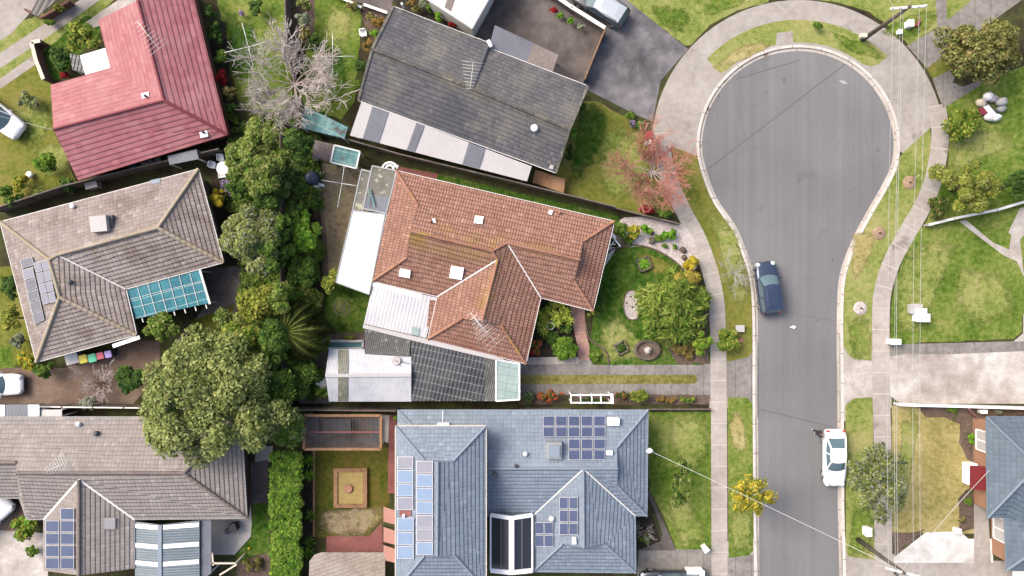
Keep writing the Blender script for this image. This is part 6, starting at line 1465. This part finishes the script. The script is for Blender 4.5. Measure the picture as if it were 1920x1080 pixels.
g = G(); c = W(52, 327, .6); g.lathe((c.x, c.y, 0), [(.2, 0), (.22, .3), (.3, .4), (.1, .48)], 12); tag(obj('bird_bath', g, 'white'), 'small round white birdbath among the shrubs at the left', 'birdbath')
g = G(); c = W(468, 1028); g.lathe((c.x, c.y, 0), [(.12, 0), (.14, .12), (.04, .2)], 10); tag(obj('garden_lamp', g, 'leaf_gold'), 'small yellow ball on the narrow lawn strip by the hedge', 'ball')

# ------------------------------------------------------------------ the person by the white sedan
def person(px, py, ang, label):
    c = W(px, py); t = thing('person', label, 'person', (c.x, c.y, -.13), None, ang)
    J = dict(pel=(0, 0, .95), ches=(0, .04, 1.28), neck=(0, .05, 1.47), chin=(0, .07, 1.54), head=(0, .08, 1.63), top=(0, .07, 1.72), sL=(.19, .04, 1.42), eL=(.27, .08, 1.15), wL=(.22, .3, 1.05), hL=(.2, .38, 1.04), sR=(-.19, .04, 1.42), eR=(-.27, .0, 1.14), wR=(-.28, .12, .9), hR=(-.28, .16, .82),
             hipL=(.1, 0, .9), kL=(.12, .16, .5), aL=(.12, .1, .09), tL=(.12, .26, .04), hipR=(-.1, 0, .9), kR=(-.11, -.02, .5), aR=(-.12, -.18, .1), tR=(-.12, -.04, .04))
    E = [('pel', 'ches'), ('ches', 'neck'), ('neck', 'chin'), ('chin', 'head'), ('head', 'top'), ('ches', 'sL'), ('sL', 'eL'), ('eL', 'wL'), ('wL', 'hL'), ('ches', 'sR'), ('sR', 'eR'), ('eR', 'wR'), ('wR', 'hR'), ('pel', 'hipL'), ('hipL', 'kL'), ('kL', 'aL'), ('aL', 'tL'), ('pel', 'hipR'), ('hipR', 'kR'), ('kR', 'aR'), ('aR', 'tR')]
    R = dict(pel=.15, ches=.16, neck=.06, chin=.065, head=.1, top=.07, sL=.065, eL=.045, wL=.032, hL=.04, sR=.065, eR=.045, wR=.032, hR=.04, hipL=.1, kL=.065, aL=.042, tL=.038, hipR=.1, kR=.065, aR=.042, tR=.038)
    def skinned(nm, keys, edges, mat, grow=1.0, root='pel'):
        ks = list(keys); me = bpy.data.meshes.new(nm); me.from_pydata([J[k] for k in ks], [(ks.index(a), ks.index(b)) for a, b in edges], [])
        o = bpy.data.objects.new(nm, me); col.objects.link(o); m = o.modifiers.new('skin', 'SKIN'); m.use_smooth_shade = True
        for i, k in enumerate(ks):
            v = me.skin_vertices[0].data[i] if me.skin_vertices else None
        return o, ks, m
    def build(nm, keys, edges, mat, grow, root):
        # each limb as a tapering tube chain merged in one mesh, rounded at the joints
        g = G()
        for a, b in edges:
            A, B = Vector(J[a]), Vector(J[b]); g.tube([A, A.lerp(B, .5), B], [R[a] * grow, (R[a] + R[b]) / 2 * grow, R[b] * grow], 10)
        for k in keys:
            g.lathe(Vector(J[k]) - Vector((0, 0, R[k] * grow)), [(R[k] * grow * math.sin(math.pi * i / 6) + .001, R[k] * grow * (1 - math.cos(math.pi * i / 6))) for i in range(7)], 10)
        o = obj(nm, g, mat, None, local=True); o.parent = t
        m = o.modifiers.new('remesh', 'REMESH'); m.mode = 'VOXEL'; m.voxel_size = .014; m.use_smooth_shade = True
        return o
    g = build('body', list(J), E, plain('skin', (.42, .26, .19, 1), .6), 1.0, 'pel')
    build('jacket', ['pel', 'ches', 'sL', 'eL', 'wL', 'sR', 'eR', 'wR'], [('pel', 'ches'), ('ches', 'sL'), ('ches', 'sR'), ('sL', 'eL'), ('eL', 'wL'), ('sR', 'eR'), ('eR', 'wR')], plain('dark_maroon_cloth', (.022, .016, .02, 1), .9), 1.14, 'pel')
    build('trousers', ['pel', 'hipL', 'kL', 'aL', 'hipR', 'kR', 'aR'], [('pel', 'hipL'), ('hipL', 'kL'), ('kL', 'aL'), ('pel', 'hipR'), ('hipR', 'kR'), ('kR', 'aR')], plain('black_cloth', (.02, .02, .025, 1), .9), 1.15, 'pel')
    for s in ('L', 'R'): build('shoe', ['a' + s, 't' + s], [('a' + s, 't' + s)], 'white', 1.3, 'a' + s)
    g = G(); h = Vector(J['head']); g.lathe(h + Vector((0, -.02, -.02)), [(.112, 0), (.116, .06), (.09, .115), (.03, .135)], 14); o = obj('hair', g, 'black', None, local=True); o.parent = t
    for sx in (-1, 1):
        for i in range(4):
            hd = Vector(J['hL' if sx > 0 else 'hR']); g = G(); a = hd + Vector((sx * (i - 1.5) * .018, .02, 0)); g.tube([a, a + Vector((0, .04, -.01)), a + Vector((0, .06 + .008 * (i % 2), -.035))], [.009, .008, .006], 6); o = obj('finger', g, bpy.data.materials['skin'], None, local=True); o.parent = t
    return t
person(1527, 809, -1.75, 'person in dark clothes and white shoes walking beside the boot of the white sedan')
# ------------------------------------------------------------------ trees and shrubs
# big trees left of the middle block
plant(380, 757, 150, 130, 9.0, 'largest tree, a broad grey-green crown over the pale grey tiled roof', 'leaf_big', zb=2.5, name='broadleaf_tree', cat='tree', leaf=.14, seed=11, second=('leaf_olive', .35), K=90)
plant(480, 292, 66, 86, 7.0, 'round dark tree with yellowish clumps between the red roof and the bare tree', 'leaf_olive', zb=2, name='broadleaf_tree', cat='tree', leaf=.13, seed=12, second=('leaf_mid', .4))
plant(556, 272, 32, 42, 5.5, 'dark green tree in the back corner beside the brown sheet roof', 'leaf_dark', zb=1.5, name='broadleaf_tree', cat='tree', leaf=.13, seed=13)
plant(465, 448, 62, 80, 6.0, 'wide dull olive tree between beige house and the boundary fence', 'leaf_olive', zb=1.5, name='broadleaf_tree', cat='tree', leaf=.12, seed=14, second=('leaf_grey', .3))
plant(505, 375, 34, 30, 5, 'dark tree filling the gap above the dull olive tree', 'leaf_dark', zb=1, name='broadleaf_tree', cat='tree', leaf=.13, seed=15)
plant(514, 470, 32, 50, 5.5, 'dark green tree between the dull olive tree and the creepers', 'leaf_dark', zb=1, name='broadleaf_tree', cat='tree', leaf=.13, seed=24, second=('leaf_mid', .4))
plant(522, 566, 28, 44, 5.2, 'mixed green tree right of the yellow-green tree', 'leaf_mid', zb=1, name='broadleaf_tree', cat='tree', leaf=.13, seed=25, second=('leaf_olive', .4))
plant(444, 356, 30, 22, 3.5, 'small dark tree beside the mauve shrub', 'leaf_dark', zb=.8, name='broadleaf_tree', cat='tree', leaf=.13, seed=26, second=('leaf_mid', .3))
plant(424, 600, 34, 26, 3.4, 'shady low tree at the lower end of the brown yard', 'leaf_olive', zb=.6, name='broadleaf_tree', cat='tree', leaf=.13, seed=27, second=('leaf_dark', .4))
plant(330, 668, 34, 20, 3.0, 'low dark tree below the bushy tree', 'leaf_dark', zb=.4, name='broadleaf_tree', cat='tree', leaf=.13, seed=28, second=('leaf_mid', .4))
plant(500, 690, 34, 40, 5.2, 'dark tree right of the largest crown', 'leaf_dark', zb=.8, name='broadleaf_tree', cat='tree', leaf=.13, seed=29, second=('leaf_mid', .4))
plant(478, 570, 44, 42, 5, 'yellow-green tree above the teal pergola corner', 'leaf_yellow', zb=1, name='broadleaf_tree', cat='tree', leaf=.13, seed=16)
plant(515, 640, 32, 66, 5.5, 'dark green tree left of the palm', 'leaf_dark', zb=1, name='broadleaf_tree', cat='tree', leaf=.13, seed=17, second=('leaf_mid', .3))
plant(450, 640, 52, 40, 5, 'yellow tipped green tree above the largest tree', 'leaf_yellow', zb=1, name='broadleaf_tree', cat='tree', leaf=.13, seed=18, second=('leaf_mid', .5))
plant(392, 655, 46, 34, 4.5, 'shaded green tree between brown yard and largest tree', 'leaf_dark', zb=1, name='broadleaf_tree', cat='tree', leaf=.13, seed=19, second=('leaf_olive', .35))
plant(302, 614, 46, 28, 3.2, 'low bushy tree below the teal pergola', 'leaf_mid', name='broadleaf_tree', cat='tree', leaf=.13, seed=20, second=('leaf_olive', .4))
plant(520, 740, 36, 60, 5.0, 'green tree between largest tree and the corner of the white shed', 'leaf_mid', zb=1, name='broadleaf_tree', cat='tree', leaf=.13, seed=21, second=('leaf_dark', .4))
plant(538, 808, 34, 40, 4.5, 'green tree above the long clipped hedge', 'leaf_mid', zb=1, name='broadleaf_tree', cat='tree', leaf=.13, seed=22, second=('leaf_grey', .15))
plant(236, 712, 30, 32, 2.6, 'dark shrub at the edge of the brown driveway', 'leaf_dark', seed=23)
plant(404, 372, 15, 27, 2.2, 'bright golden shrub at the corner of the beige roof', 'leaf_gold', leaf=.12)
plant(430, 350, 20, 18, 1.4, 'faded mauve shrub beside the white garden table', 'leaf_purple', leaf=.12)
# long hedge
t = thing('hedge', 'long clipped green hedge beside the raised bed lawn', 'hedge', W(533, 960)); cen = []; rad = []; rr = random.Random(4)
for i in range(520):
    x = rr.uniform(509, 560); y = rr.uniform(852, 1120); p = W(x, y, 2.2); cen.append((p.x, p.y, 1.95 + rr.uniform(-.15, .08))); rad.append(rr.uniform(.22, .36))
leafobj('foliage', leaf_array(cen, rad, 26000, .12, flat=.9), 'leaf_mid', t); leafobj('foliage', leaf_array(cen, rad, 9000, .12, flat=.9), 'leaf_bright', t)
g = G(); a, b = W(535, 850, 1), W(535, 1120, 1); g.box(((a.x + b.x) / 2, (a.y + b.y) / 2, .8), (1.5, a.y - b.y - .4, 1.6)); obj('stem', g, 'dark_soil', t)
# creepers and corner of the middle block
plant(572, 432, 28, 46, 3.2, 'bright green creeper mass against the boundary fence', 'leaf_bright', leaf=.12, seed=30, second=('leaf_mid', .4))
plant(570, 508, 30, 36, 3.0, 'darker green creeper below the bright creeper', 'leaf_mid', leaf=.13, seed=31, second=('leaf_dark', .6))
plant(554, 405, 22, 50, 3.2, 'dark green creeper column between fence and bright creeper', 'leaf_dark', leaf=.13, seed=41, second=('leaf_mid', .4))
plant(548, 566, 18, 40, 3.0, 'dark green bush column above the palm crown', 'leaf_dark', leaf=.13, seed=42, second=('leaf_mid', .4))
plant(548, 488, 16, 44, 3.2, 'narrow dark tree on the fence line beside the darker creeper', 'leaf_mid', leaf=.13, seed=43, second=('leaf_dark', .5))
plant(548, 690, 16, 44, 3.4, 'narrow green tree on the fence line beside the palm', 'leaf_mid', leaf=.13, seed=44, second=('leaf_dark', .5))
plant(524, 330, 26, 54, 5.0, 'deep green tree between round dark tree and back corner', 'leaf_dark', zb=1, name='broadleaf_tree', cat='tree', leaf=.13, seed=45, second=('leaf_olive', .4))
plant(530, 420, 18, 34, 4.6, 'slim green tree right of the dull olive tree', 'leaf_mid', zb=1, name='broadleaf_tree', cat='tree', leaf=.13, seed=46, second=('leaf_dark', .4))
t = thing('ground_cover', 'ivy and leaf litter under the belt of trees left of the middle block', 'ground cover', W(500, 500)); t['kind'] = 'stuff'
rr = random.Random(21); cen = []; rad = []
for i in range(520):
    y = rr.uniform(215, 750); x = rr.uniform(428 if y < 480 else 452, 600 if y < 300 or y > 620 else 596)
    if 600 < y < 760 and x > 560 and rr.random() < .6: continue
    p = W(x, y, .3); cen.append((p.x, p.y, rr.uniform(.1, .6))); rad.append(rr.uniform(.3, .6))
leafobj('leaf_mass', leaf_array(cen, rad, 24000, .14, flat=.6), 'leaf_mid', t); leafobj('leaf_mass', leaf_array(cen, rad, 14000, .14, flat=.6), 'leaf_olive', t)
plant(590, 380, 14, 34, 1.8, 'dark spiky undergrowth below the round tank', 'leaf_dark', leaf=.12, elong=4, seed=32, second=('leaf_mid', .4))
plant(555, 345, 18, 34, 3.6, 'shadowy tree beside the round tank', 'leaf_dark', leaf=.12, seed=33)
plant(596, 470, 9, 60, 1.0, 'narrow strip of low plants along the curved garden edge', 'leaf_mid', leaf=.1, seed=34, K=24, trunk=False, blob=.9)
plant(619, 530, 23, 26, 2.6, 'small lemon tree with yellow fruit at the end of the brown yard', 'leaf_yflower', name='lemon_tree', cat='tree', leaf=.12, seed=35, second=('leaf_yellow', .45))
plant(654, 634, 12, 7, .8, 'small yellow-green shrub above the teal pool', 'leaf_yellow', leaf=.12, trunk=False)
plant(572, 700, 30, 38, 3.0, 'dark green bush at the west end of the white shed', 'leaf_dark', leaf=.12, seed=36, second=('leaf_mid', .4))
plant(600, 735, 22, 14, 1.8, 'green bush below the small white box', 'leaf_mid', leaf=.14, seed=37, second=('leaf_dark', .3))
plant(575, 600, 30, 34, 2.2, 'dark undergrowth beneath the palm fronds', 'leaf_dark', leaf=.15, seed=38)
plant(600, 650, 26, 16, 1.6, 'green undergrowth between palm and teal pool', 'leaf_mid', leaf=.15, seed=39)
plant(556, 732, 20, 28, 3.0, 'bush in the bottom left corner of the middle block', 'leaf_dark', leaf=.15, seed=40, second=('leaf_mid', .3))
R_ = math.radians
palm(540, 622, 4.2, 'palm with long drooping fronds near the boundary fence', [(R_(a), L, d) for a, L, d in ((0, 3.9, .95), (14, 3.3, 1.0), (32, 3.4, .9), (52, 3.2, .8), (74, 3.0, .9), (95, 2.7, .9), (-16, 3.2, .85), (-34, 3.5, .75), (-52, 3.4, .8), (-72, 3.0, .9), (-95, 2.8, .9), (125, 2.3, 1.0), (160, 2.2, 1.0), (200, 2.2, 1.0), (235, 2.4, 1.0))])
# red house garden
plant(150, 68, 38, 30, 3.0, 'yellow-green shrub in front of the red-roofed house', 'leaf_yellow', seed=50, name='broadleaf_tree', cat='tree', second=('leaf_mid', .4))
plant(108, 108, 20, 26, 1.6, 'dark green shrub behind the low brick wall', 'leaf_dark', seed=51)
plant(118, 140, 9, 9, .8, 'small crimson shrub behind the low brick wall', 'leaf_crimson', leaf=.1)
plant(49, 188, 22, 18, 1.4, 'round olive shrub on the lawn near the white hatchback', 'leaf_olive', seed=52, second=('leaf_grey', .4))
plant(80, 308, 22, 26, 2.0, 'bright green shrub below the corner of the red roof', 'leaf_mid', seed=53, second=('leaf_bright', .4))
plant(124, 346, 17, 16, 1.6, 'deep green shrub at the end of the side passage', 'leaf_dark', seed=54)
plant(34, 344, 16, 20, 1.6, 'pale yellow flowering shrub at the left edge above the beige roof', 'leaf_gold', seed=55, leaf=.12, second=('leaf_mid', .5))
plant(14, 368, 20, 26, 2.2, 'dark green shrub on the left edge beside the yellow flowering shrub', 'leaf_mid', seed=56, second=('leaf_dark', .5))
plant(70, 362, 14, 12, 1.2, 'small dull shrub along the grey fence', 'leaf_olive', seed=57)
for i, (x, y, rx, ry, m) in enumerate(((392, 22, 10, 14, 'leaf_dark'), (402, 60, 14, 26, 'leaf_dark'), (412, 106, 14, 20, 'leaf_mid'), (414, 145, 12, 16, 'leaf_crimson'), (428, 172, 14, 14, 'leaf_brown'), (432, 202, 10, 16, 'leaf_dark'))):
    plant(x, y, rx, ry, 1.8, ['small dark shrub at the top of the bed east of the red roof', 'tall dark shrub in the bed east of the red roof', 'green shrub in the bed beside the first clothes hoist', 'dark red shrub in the bed east of the red roof', 'brownish shrub between red roof and bare tree', 'dark shrub at the lower end of the bed by the red roof'][i], m, seed=60 + i, leaf=.13)
plant(478, 13, 16, 15, 1.5, 'round dark shrub on the bright green back lawn', 'leaf_dark', seed=70)
plant(452, 26, 6, 6, .8, 'tiny pale pink shrub on the bright green back lawn', 'twig_grey' if False else 'leaf_purple', leaf=.1)
for i, (x, y, rx, ry, m) in enumerate(((567, 8, 16, 12, 'leaf_olive'), (568, 35, 18, 13, 'leaf_grey'), (570, 62, 16, 14, 'leaf_brown'), (590, 78, 12, 20, 'leaf_dark'))):
    plant(x, y, rx, ry, 1.8, ['olive shrub at the top edge beside the dividing fence', 'silver-green shrub beside the dividing fence', 'brownish shrub above the bare tree', 'dark shrub on the lawn edge above the bare tree'][i], m, seed=71 + i, leaf=.13)
for i, (x, y, rx, ry, m, h) in enumerate(((708, 42, 14, 12, 'leaf_rust', 1.0), (696, 32, 10, 9, 'leaf_brown', 1.0), (702, 62, 9, 8, 'leaf_bright', .9), (688, 84, 11, 14, 'leaf_rust', 1.4), (676, 124, 13, 16, 'leaf_dark', 1.6), (672, 160, 9, 12, 'leaf_mid', 1.2), (660, 10, 14, 9, 'leaf_brown', 1.2), (600, 215, 12, 9, 'leaf_dark', 1.5))):
    plant(x, y, rx, ry, h, ['rust coloured shrub in the corner bed left of the dark tiled roof', 'brown shrub under the white timber border', 'bright green shrub by the white plastic chair', 'russet shrub against the west gable of the dark tiled roof', 'dark round shrub below the west gable of the dark tiled roof', 'small green shrub at the lower west corner of the dark tiled roof', 'brown shrub at the top edge above the back lawn', 'dark shrub beside the teal lean-to roof'][i], m, seed=80 + i, leaf=.12)
plant(822, 28, 10, 10, 1.3, 'bright green clipped ball between dark tiled roof and white flat roof', 'leaf_bright', seed=90, leaf=.08, K=8)
for i, (x, y, m) in enumerate(((780, 16, 'leaf_brown'), (792, 8, 'leaf_grey'), (806, 12, 'leaf_mid'), (850, 44, 'leaf_crimson'), (770, 4, 'leaf_rust'))):
    plant(x, y, 10, 8, 1.0, ['brown plant in the narrow bed by the flue', 'silver plant in the narrow bed at the top edge', 'green plant left of the clipped ball', 'dark red plant right of the clipped ball', 'rust coloured plant at the top edge by the flue'][i], m, seed=91 + i, leaf=.11, trunk=False)
for i, (x, y, m) in enumerate(((1038, 18, 'leaf_crimson'), (1052, 28, 'leaf_bright'), (1070, 39, 'leaf_bright'), (1088, 50, 'leaf_grey'))):
    plant(x, y, 8, 6, .9, ['red flowering plant inside the picket fence', 'green plant beside the red one inside the picket fence', 'second green plant inside the picket fence', 'grey plant at the end of the picket fence bed'][i], m, seed=96 + i, leaf=.1, trunk=False)
# big bare trees
baretree(541, 148, 98, 5.2, 'large bare grey tree spreading over the two back lawns', 'twig_grey', 'bark_pale', 4, 15, .12, seed=5, twig=.028, kids=5, spread=1.05)
baretree(1228, 318, 84, 3.6, 'bare tree with fine orange-red twigs beside the turning circle', 'twig_red', 'bark_pale', 4, 14, .11, seed=8, twig=.026, kids=5, spread=.95)
baretree(1384, 512, 46, 2.2, 'small bare white tree on the verge beside the navy car', 'twig_white', 'twig_white', 3, 12, .06, seed=9, twig=.018, kids=3, name='bare_sapling', spread=1.1)
baretree(182, 722, 46, 2.0, 'low bare bush with purplish twigs on the brown driveway', 'twig_grey', 'bark', 4, 10, .06, seed=10, twig=.02, kids=3, name='bare_bush', cat='shrub')
baretree(1208, 998, 24, 1.2, 'small bare brown shrub by the corner of the blue-roofed house', 'twig_grey', 'bark', 3, 9, .05, seed=13, twig=.02, kids=3, name='bare_bush', cat='shrub')
# front of the dark tiled house
for i, (x, y, rx, ry, m, h) in enumerate(((1181, 216, 11, 8, 'leaf_mid', .8), (1186, 232, 9, 8, 'leaf_purple', .8), (1201, 234, 9, 9, 'leaf_wflower', .8), (1076, 250, 8, 12, 'leaf_bright', .9), (1068, 290, 8, 26, 'leaf_dark', 1.0), (1214, 392, 20, 9, 'leaf_crimson', .8), (1248, 400, 16, 12, 'leaf_mid', 1.2), (1090, 198, 10, 12, 'leaf_dark', 1.2))):
    plant(x, y, rx, ry, h, ['green plant at the corner of the asphalt driveway', 'lilac flowering plant at the edge of the asphalt driveway', 'white flowering plant beside the red letterbox', 'bright plant under the east gable of the dark tiled house', 'dark narrow bed of plants along the east gable', 'red flowering plants at the foot of the red twigged tree', 'green shrub beside the footpath bend', 'dark plant at the northeast corner of the dark tiled house'][i], m, seed=110 + i, leaf=.1, trunk=False)
# middle block front garden
plant(1264, 578, 70, 70, 3.2, 'large feathery green conifer filling the right side of the front lawn', 'leaf_conifer', zb=.2, name='conifer', cat='tree', leaf=.13, mode='spike', elong=4.5, seed=120, blob=.28, K=70, second=('leaf_mid', .35), dens=1.8)
plant(1283, 524, 36, 22, 2.4, 'golden tipped conifer above the large feathery one', 'leaf_conifer_gold', name='conifer', cat='tree', leaf=.11, mode='spike', elong=4, seed=121)
plant(1296, 494, 16, 17, 1.6, 'bright golden shrub at the end of the gravel bed', 'leaf_gold', leaf=.09, seed=122)
plant(1318, 640, 20, 32, 2.2, 'yellow-green shrub in the street corner of the front garden', 'leaf_bright', leaf=.12, seed=123, second=('leaf_yellow', .4))
plant(1285, 655, 26, 20, 1.0, 'dry brown shrub behind the stone fountain', 'leaf_rust', leaf=.1, seed=124, second=('leaf_brown', .5))
plant(1165, 430, 15, 15, 1.8, 'dark leafy shrub at the northeast corner of the tiled house', 'leaf_mid', leaf=.12, seed=125, mode='spike', elong=3)
plant(1188, 434, 18, 15, 1.5, 'yellow leaved shrub with white blooms', 'leaf_gold', leaf=.1, seed=126, second=('leaf_wflower', .4))
plant(1212, 430, 14, 11, 1.2, 'green shrub at the back of the gravel bed', 'leaf_bright', leaf=.1, seed=127)
plant(1180, 450, 12, 8, .7, 'low green cover at the start of the gravel bed', 'leaf_mid', leaf=.09, seed=128, trunk=False)
plant(1236, 446, 14, 9, .6, 'low green plant in the middle of the gravel bed', 'leaf_mid', leaf=.09, seed=129, trunk=False)
plant(1256, 440, 17, 12, 1.1, 'bright green shrub in the gravel bed near the street', 'leaf_bright', leaf=.1, seed=130)
plant(1246, 461, 7, 5, .4, 'small green tuft on the pale gravel', 'leaf_mid', leaf=.08, seed=131, trunk=False)
plant(1265, 463, 5, 5, .4, 'smallest green tuft on the pale gravel', 'leaf_mid', leaf=.08, seed=132, trunk=False)
plant(1120, 555, 7, 60, .6, 'dark low planting along the east eave of the tiled house', 'leaf_dark', leaf=.1, K=22, seed=133, trunk=False, blob=.9)
plant(1112, 588, 12, 8, .6, 'low plant with yellow flowers at the corner of the tiled house', 'leaf_yflower', leaf=.1, seed=134, trunk=False)
plant(1060, 654, 24, 24, 1.7, 'round clipped green bush beside the brick path', 'leaf_mid', leaf=.075, seed=135, second=('leaf_bright', .3), K=40, blob=.24, dens=1.5)
plant(1006, 650, 14, 15, 1.2, 'bush with orange and red flowers under the south wing eave', 'leaf_redflower', leaf=.1, seed=136)
plant(998, 662, 6, 6, .9, 'small crimson plant at the corner of the south wing', 'leaf_crimson', leaf=.09, seed=137, trunk=False)
plant(1032, 634, 16, 14, 1.0, 'dark spiky bush between round bush and flowering bush', 'leaf_dark', leaf=.1, seed=138, mode='spike', elong=5)
plant(1062, 618, 14, 12, .9, 'dark green bush between yuccas and round bush', 'leaf_dark', leaf=.1, seed=139, second=('leaf_mid', .3))
plant(1118, 668, 14, 10, .5, 'low green patch at the foot of the brick edging', 'leaf_mid', leaf=.09, seed=140, trunk=False)
plant(1150, 680, 6, 3, .3, 'small grass tuft on the driveway edge', 'leaf_bright', leaf=.08, seed=141, trunk=False)
plant(1034, 742, 30, 14, 1.5, 'wide bush with orange flowers left of the white pergola', 'leaf_redflower', leaf=.1, seed=142)
plant(990, 744, 16, 12, 1.2, 'grey-green bush at the corner of the glass carport roof', 'leaf_grey', leaf=.1, seed=143, second=('leaf_dark', .5))
plant(1168, 742, 18, 9, 1.0, 'bush with pink flowers right of the white pergola', 'leaf_redflower', leaf=.1, seed=144, second=('leaf_dark', .4))
plant(1199, 742, 23, 13, 1.4, 'rounded yellow-green bush beside the driveway', 'leaf_yellow', leaf=.08, seed=145, K=26, blob=.3, second=('leaf_mid', .4))
plant(1250, 750, 26, 7, .6, 'straggly low plant at the driveway edge right of the rounded bush', 'leaf_rust', leaf=.09, seed=146, trunk=False)
plant(1290, 750, 22, 7, .6, 'low yellow flowering plant at the end of the driveway bed', 'leaf_yflower', leaf=.09, seed=147, trunk=False)
plant(1110, 752, 34, 7, .7, 'dark green plants under the white pergola', 'leaf_dark', leaf=.1, seed=148, trunk=False)
plant(705, 322, 16, 10, .8, 'dark green plants between teal sheet roof and lichened roof', 'leaf_mid', leaf=.1, seed=149, trunk=False)
# verge, street and right side
plant(1366, 640, 24, 30, 1.6, 'yellow-green bush on the verge at the corner of the front garden', 'leaf_yellow', leaf=.12, seed=160, second=('leaf_mid', .5))
plant(1414, 932, 44, 42, 4.6, 'yellow leaved street tree leaning over the left kerb', 'leaf_gold', zb=2.2, name='street_tree', cat='tree', leaf=.15, seed=161, dens=.42, K=17, blob=.24, second=('leaf_yellow', .45))
plant(1652, 905, 62, 84, 5.2, 'loose grey-green street tree beside the white sedan', 'leaf_grey', zb=2.4, name='street_tree', cat='tree', leaf=.13, seed=162, dens=.45, K=34, blob=.2, second=('leaf_olive', .55))
plant(1278, 905, 26, 56, 3.0, 'thin dark leaved young tree on the lawn beside the blue-roofed house', 'leaf_dark', zb=1.4, name='young_tree', cat='tree', leaf=.13, seed=163, dens=.22, K=16, blob=.25, second=('leaf_olive', .4))
plant(1534, 47, 9, 9, .9, 'small round shrub on the grass above the turning circle', 'leaf_mid', leaf=.1, seed=164)
plant(1852, 88, 88, 62, 5.0, 'large brownish green tree at the top right', 'leaf_brown', zb=1.0, name='broadleaf_tree', cat='tree', leaf=.13, seed=165, second=('leaf_olive', .35), K=48)
plant(1812, 228, 35, 32, 2.4, 'rounded light green shrub below the rubbish pile', 'leaf_yellow', leaf=.13, seed=166, second=('leaf_mid', .55))
plant(1828, 345, 62, 58, 4.2, 'yellow-green tree above the curving pale grey wall', 'leaf_yellow', zb=.8, name='broadleaf_tree', cat='tree', leaf=.12, seed=167, second=('leaf_olive', .4))
plant(1762, 385, 22, 26, 1.8, 'dark low shrub left of the yellow-green tree', 'leaf_dark', leaf=.13, seed=168, second=('leaf_brown', .4))
plant(1912, 345, 24, 34, 3.0, 'dark tree at the right edge above the curving wall', 'leaf_dark', leaf=.12, seed=169, name='broadleaf_tree', cat='tree')
for i, (x, y, rx, ry, m) in enumerate(((1785, 768, 14, 7, 'leaf_mid'), (1822, 822, 7, 16, 'leaf_bright'), (1816, 942, 8, 14, 'leaf_mid'), (1805, 975, 7, 8, 'leaf_brown'), (1872, 772, 10, 5, 'leaf_grey'))):
    plant(x, y, rx, ry, .5, ['green ground cover in the upper mulch bed', 'low green plant at the rim of the dry lawn', 'green clump in the lower mulch bed', 'brown clump in the lower mulch bed', 'grey plant behind the slate blue roof'][i], m, seed=170 + i, leaf=.09, trunk=False)
# left edge
plant(12, 540, 20, 30, 2.6, 'dark bush at the left edge beside the beige roof', 'leaf_dark', seed=180, name='shrub')
plant(14, 598, 22, 30, 2.8, 'yellow-green bush at the left edge below the dark one', 'leaf_yellow', seed=181)
plant(30, 640, 14, 16, 1.6, 'pale bush at the left corner of the beige house', 'leaf_grey', seed=182)
plant(46, 680, 20, 26, 1.8, 'golden half of the bush at the south corner of the beige roof', 'leaf_gold', seed=183, second=('leaf_mid', .3))
plant(80, 694, 26, 15, 1.7, 'dark green bush joined to the golden one under the beige roof', 'leaf_dark', seed=184, second=('leaf_mid', .4))
plant(44, 990, 28, 30, 2.2, 'bright lime bush between white car and solar panel wing', 'leaf_bright', seed=185, second=('leaf_yellow', .6))
plant(60, 1034, 14, 10, 1.0, 'small green bush below the bright lime bush', 'leaf_mid', seed=186)
plant(165, 757, 20, 14, 1.6, 'scrubby grey-green plant on the timber fence', 'leaf_grey', seed=187, leaf=.11, dens=.6)
for i, (x, y, m) in enumerate(((579, 864, 'leaf_bright'), (580, 890, 'leaf_bright'), (582, 966, 'leaf_mid'), (580, 1016, 'leaf_mid'), (578, 1036, 'leaf_bright'))):
    blades(x, y, .3, .6, 22, ['topmost bright fern in the bed beside the timber edging', 'second fern in the bed beside the timber edging', 'middle green fern in the bed beside the timber edging', 'dark fern near the bottom of the timber edging', 'bright fern at the corner of the pale patio slab'][i], m, 'fern', .1, 'ferns in the bed beside the hedge', 'fern', seed=i)
plant(470, 1062, 26, 14, .8, 'brown ground plants in the bed at the bottom edge left of the hedge', 'leaf_brown', seed=188, leaf=.1, trunk=False)
plant(742, 784, 5, 5, 1.2, 'small bright green plant on the red paved path', 'leaf_bright', seed=189, leaf=.1)
plant(1210, 1012, 14, 10, .5, 'green ground cover in the bed by the blue-roofed house', 'leaf_mid', seed=190, leaf=.09, trunk=False)
plant(92, 42, 12, 8, 1.0, 'green plant on the red brick wall at the top left', 'leaf_mid', seed=191, leaf=.1, trunk=False)
plant(110, 14, 12, 8, 1.2, 'yellow-green plant at the top left edge beside the brick wall', 'leaf_yellow', seed=192, leaf=.1, trunk=False)
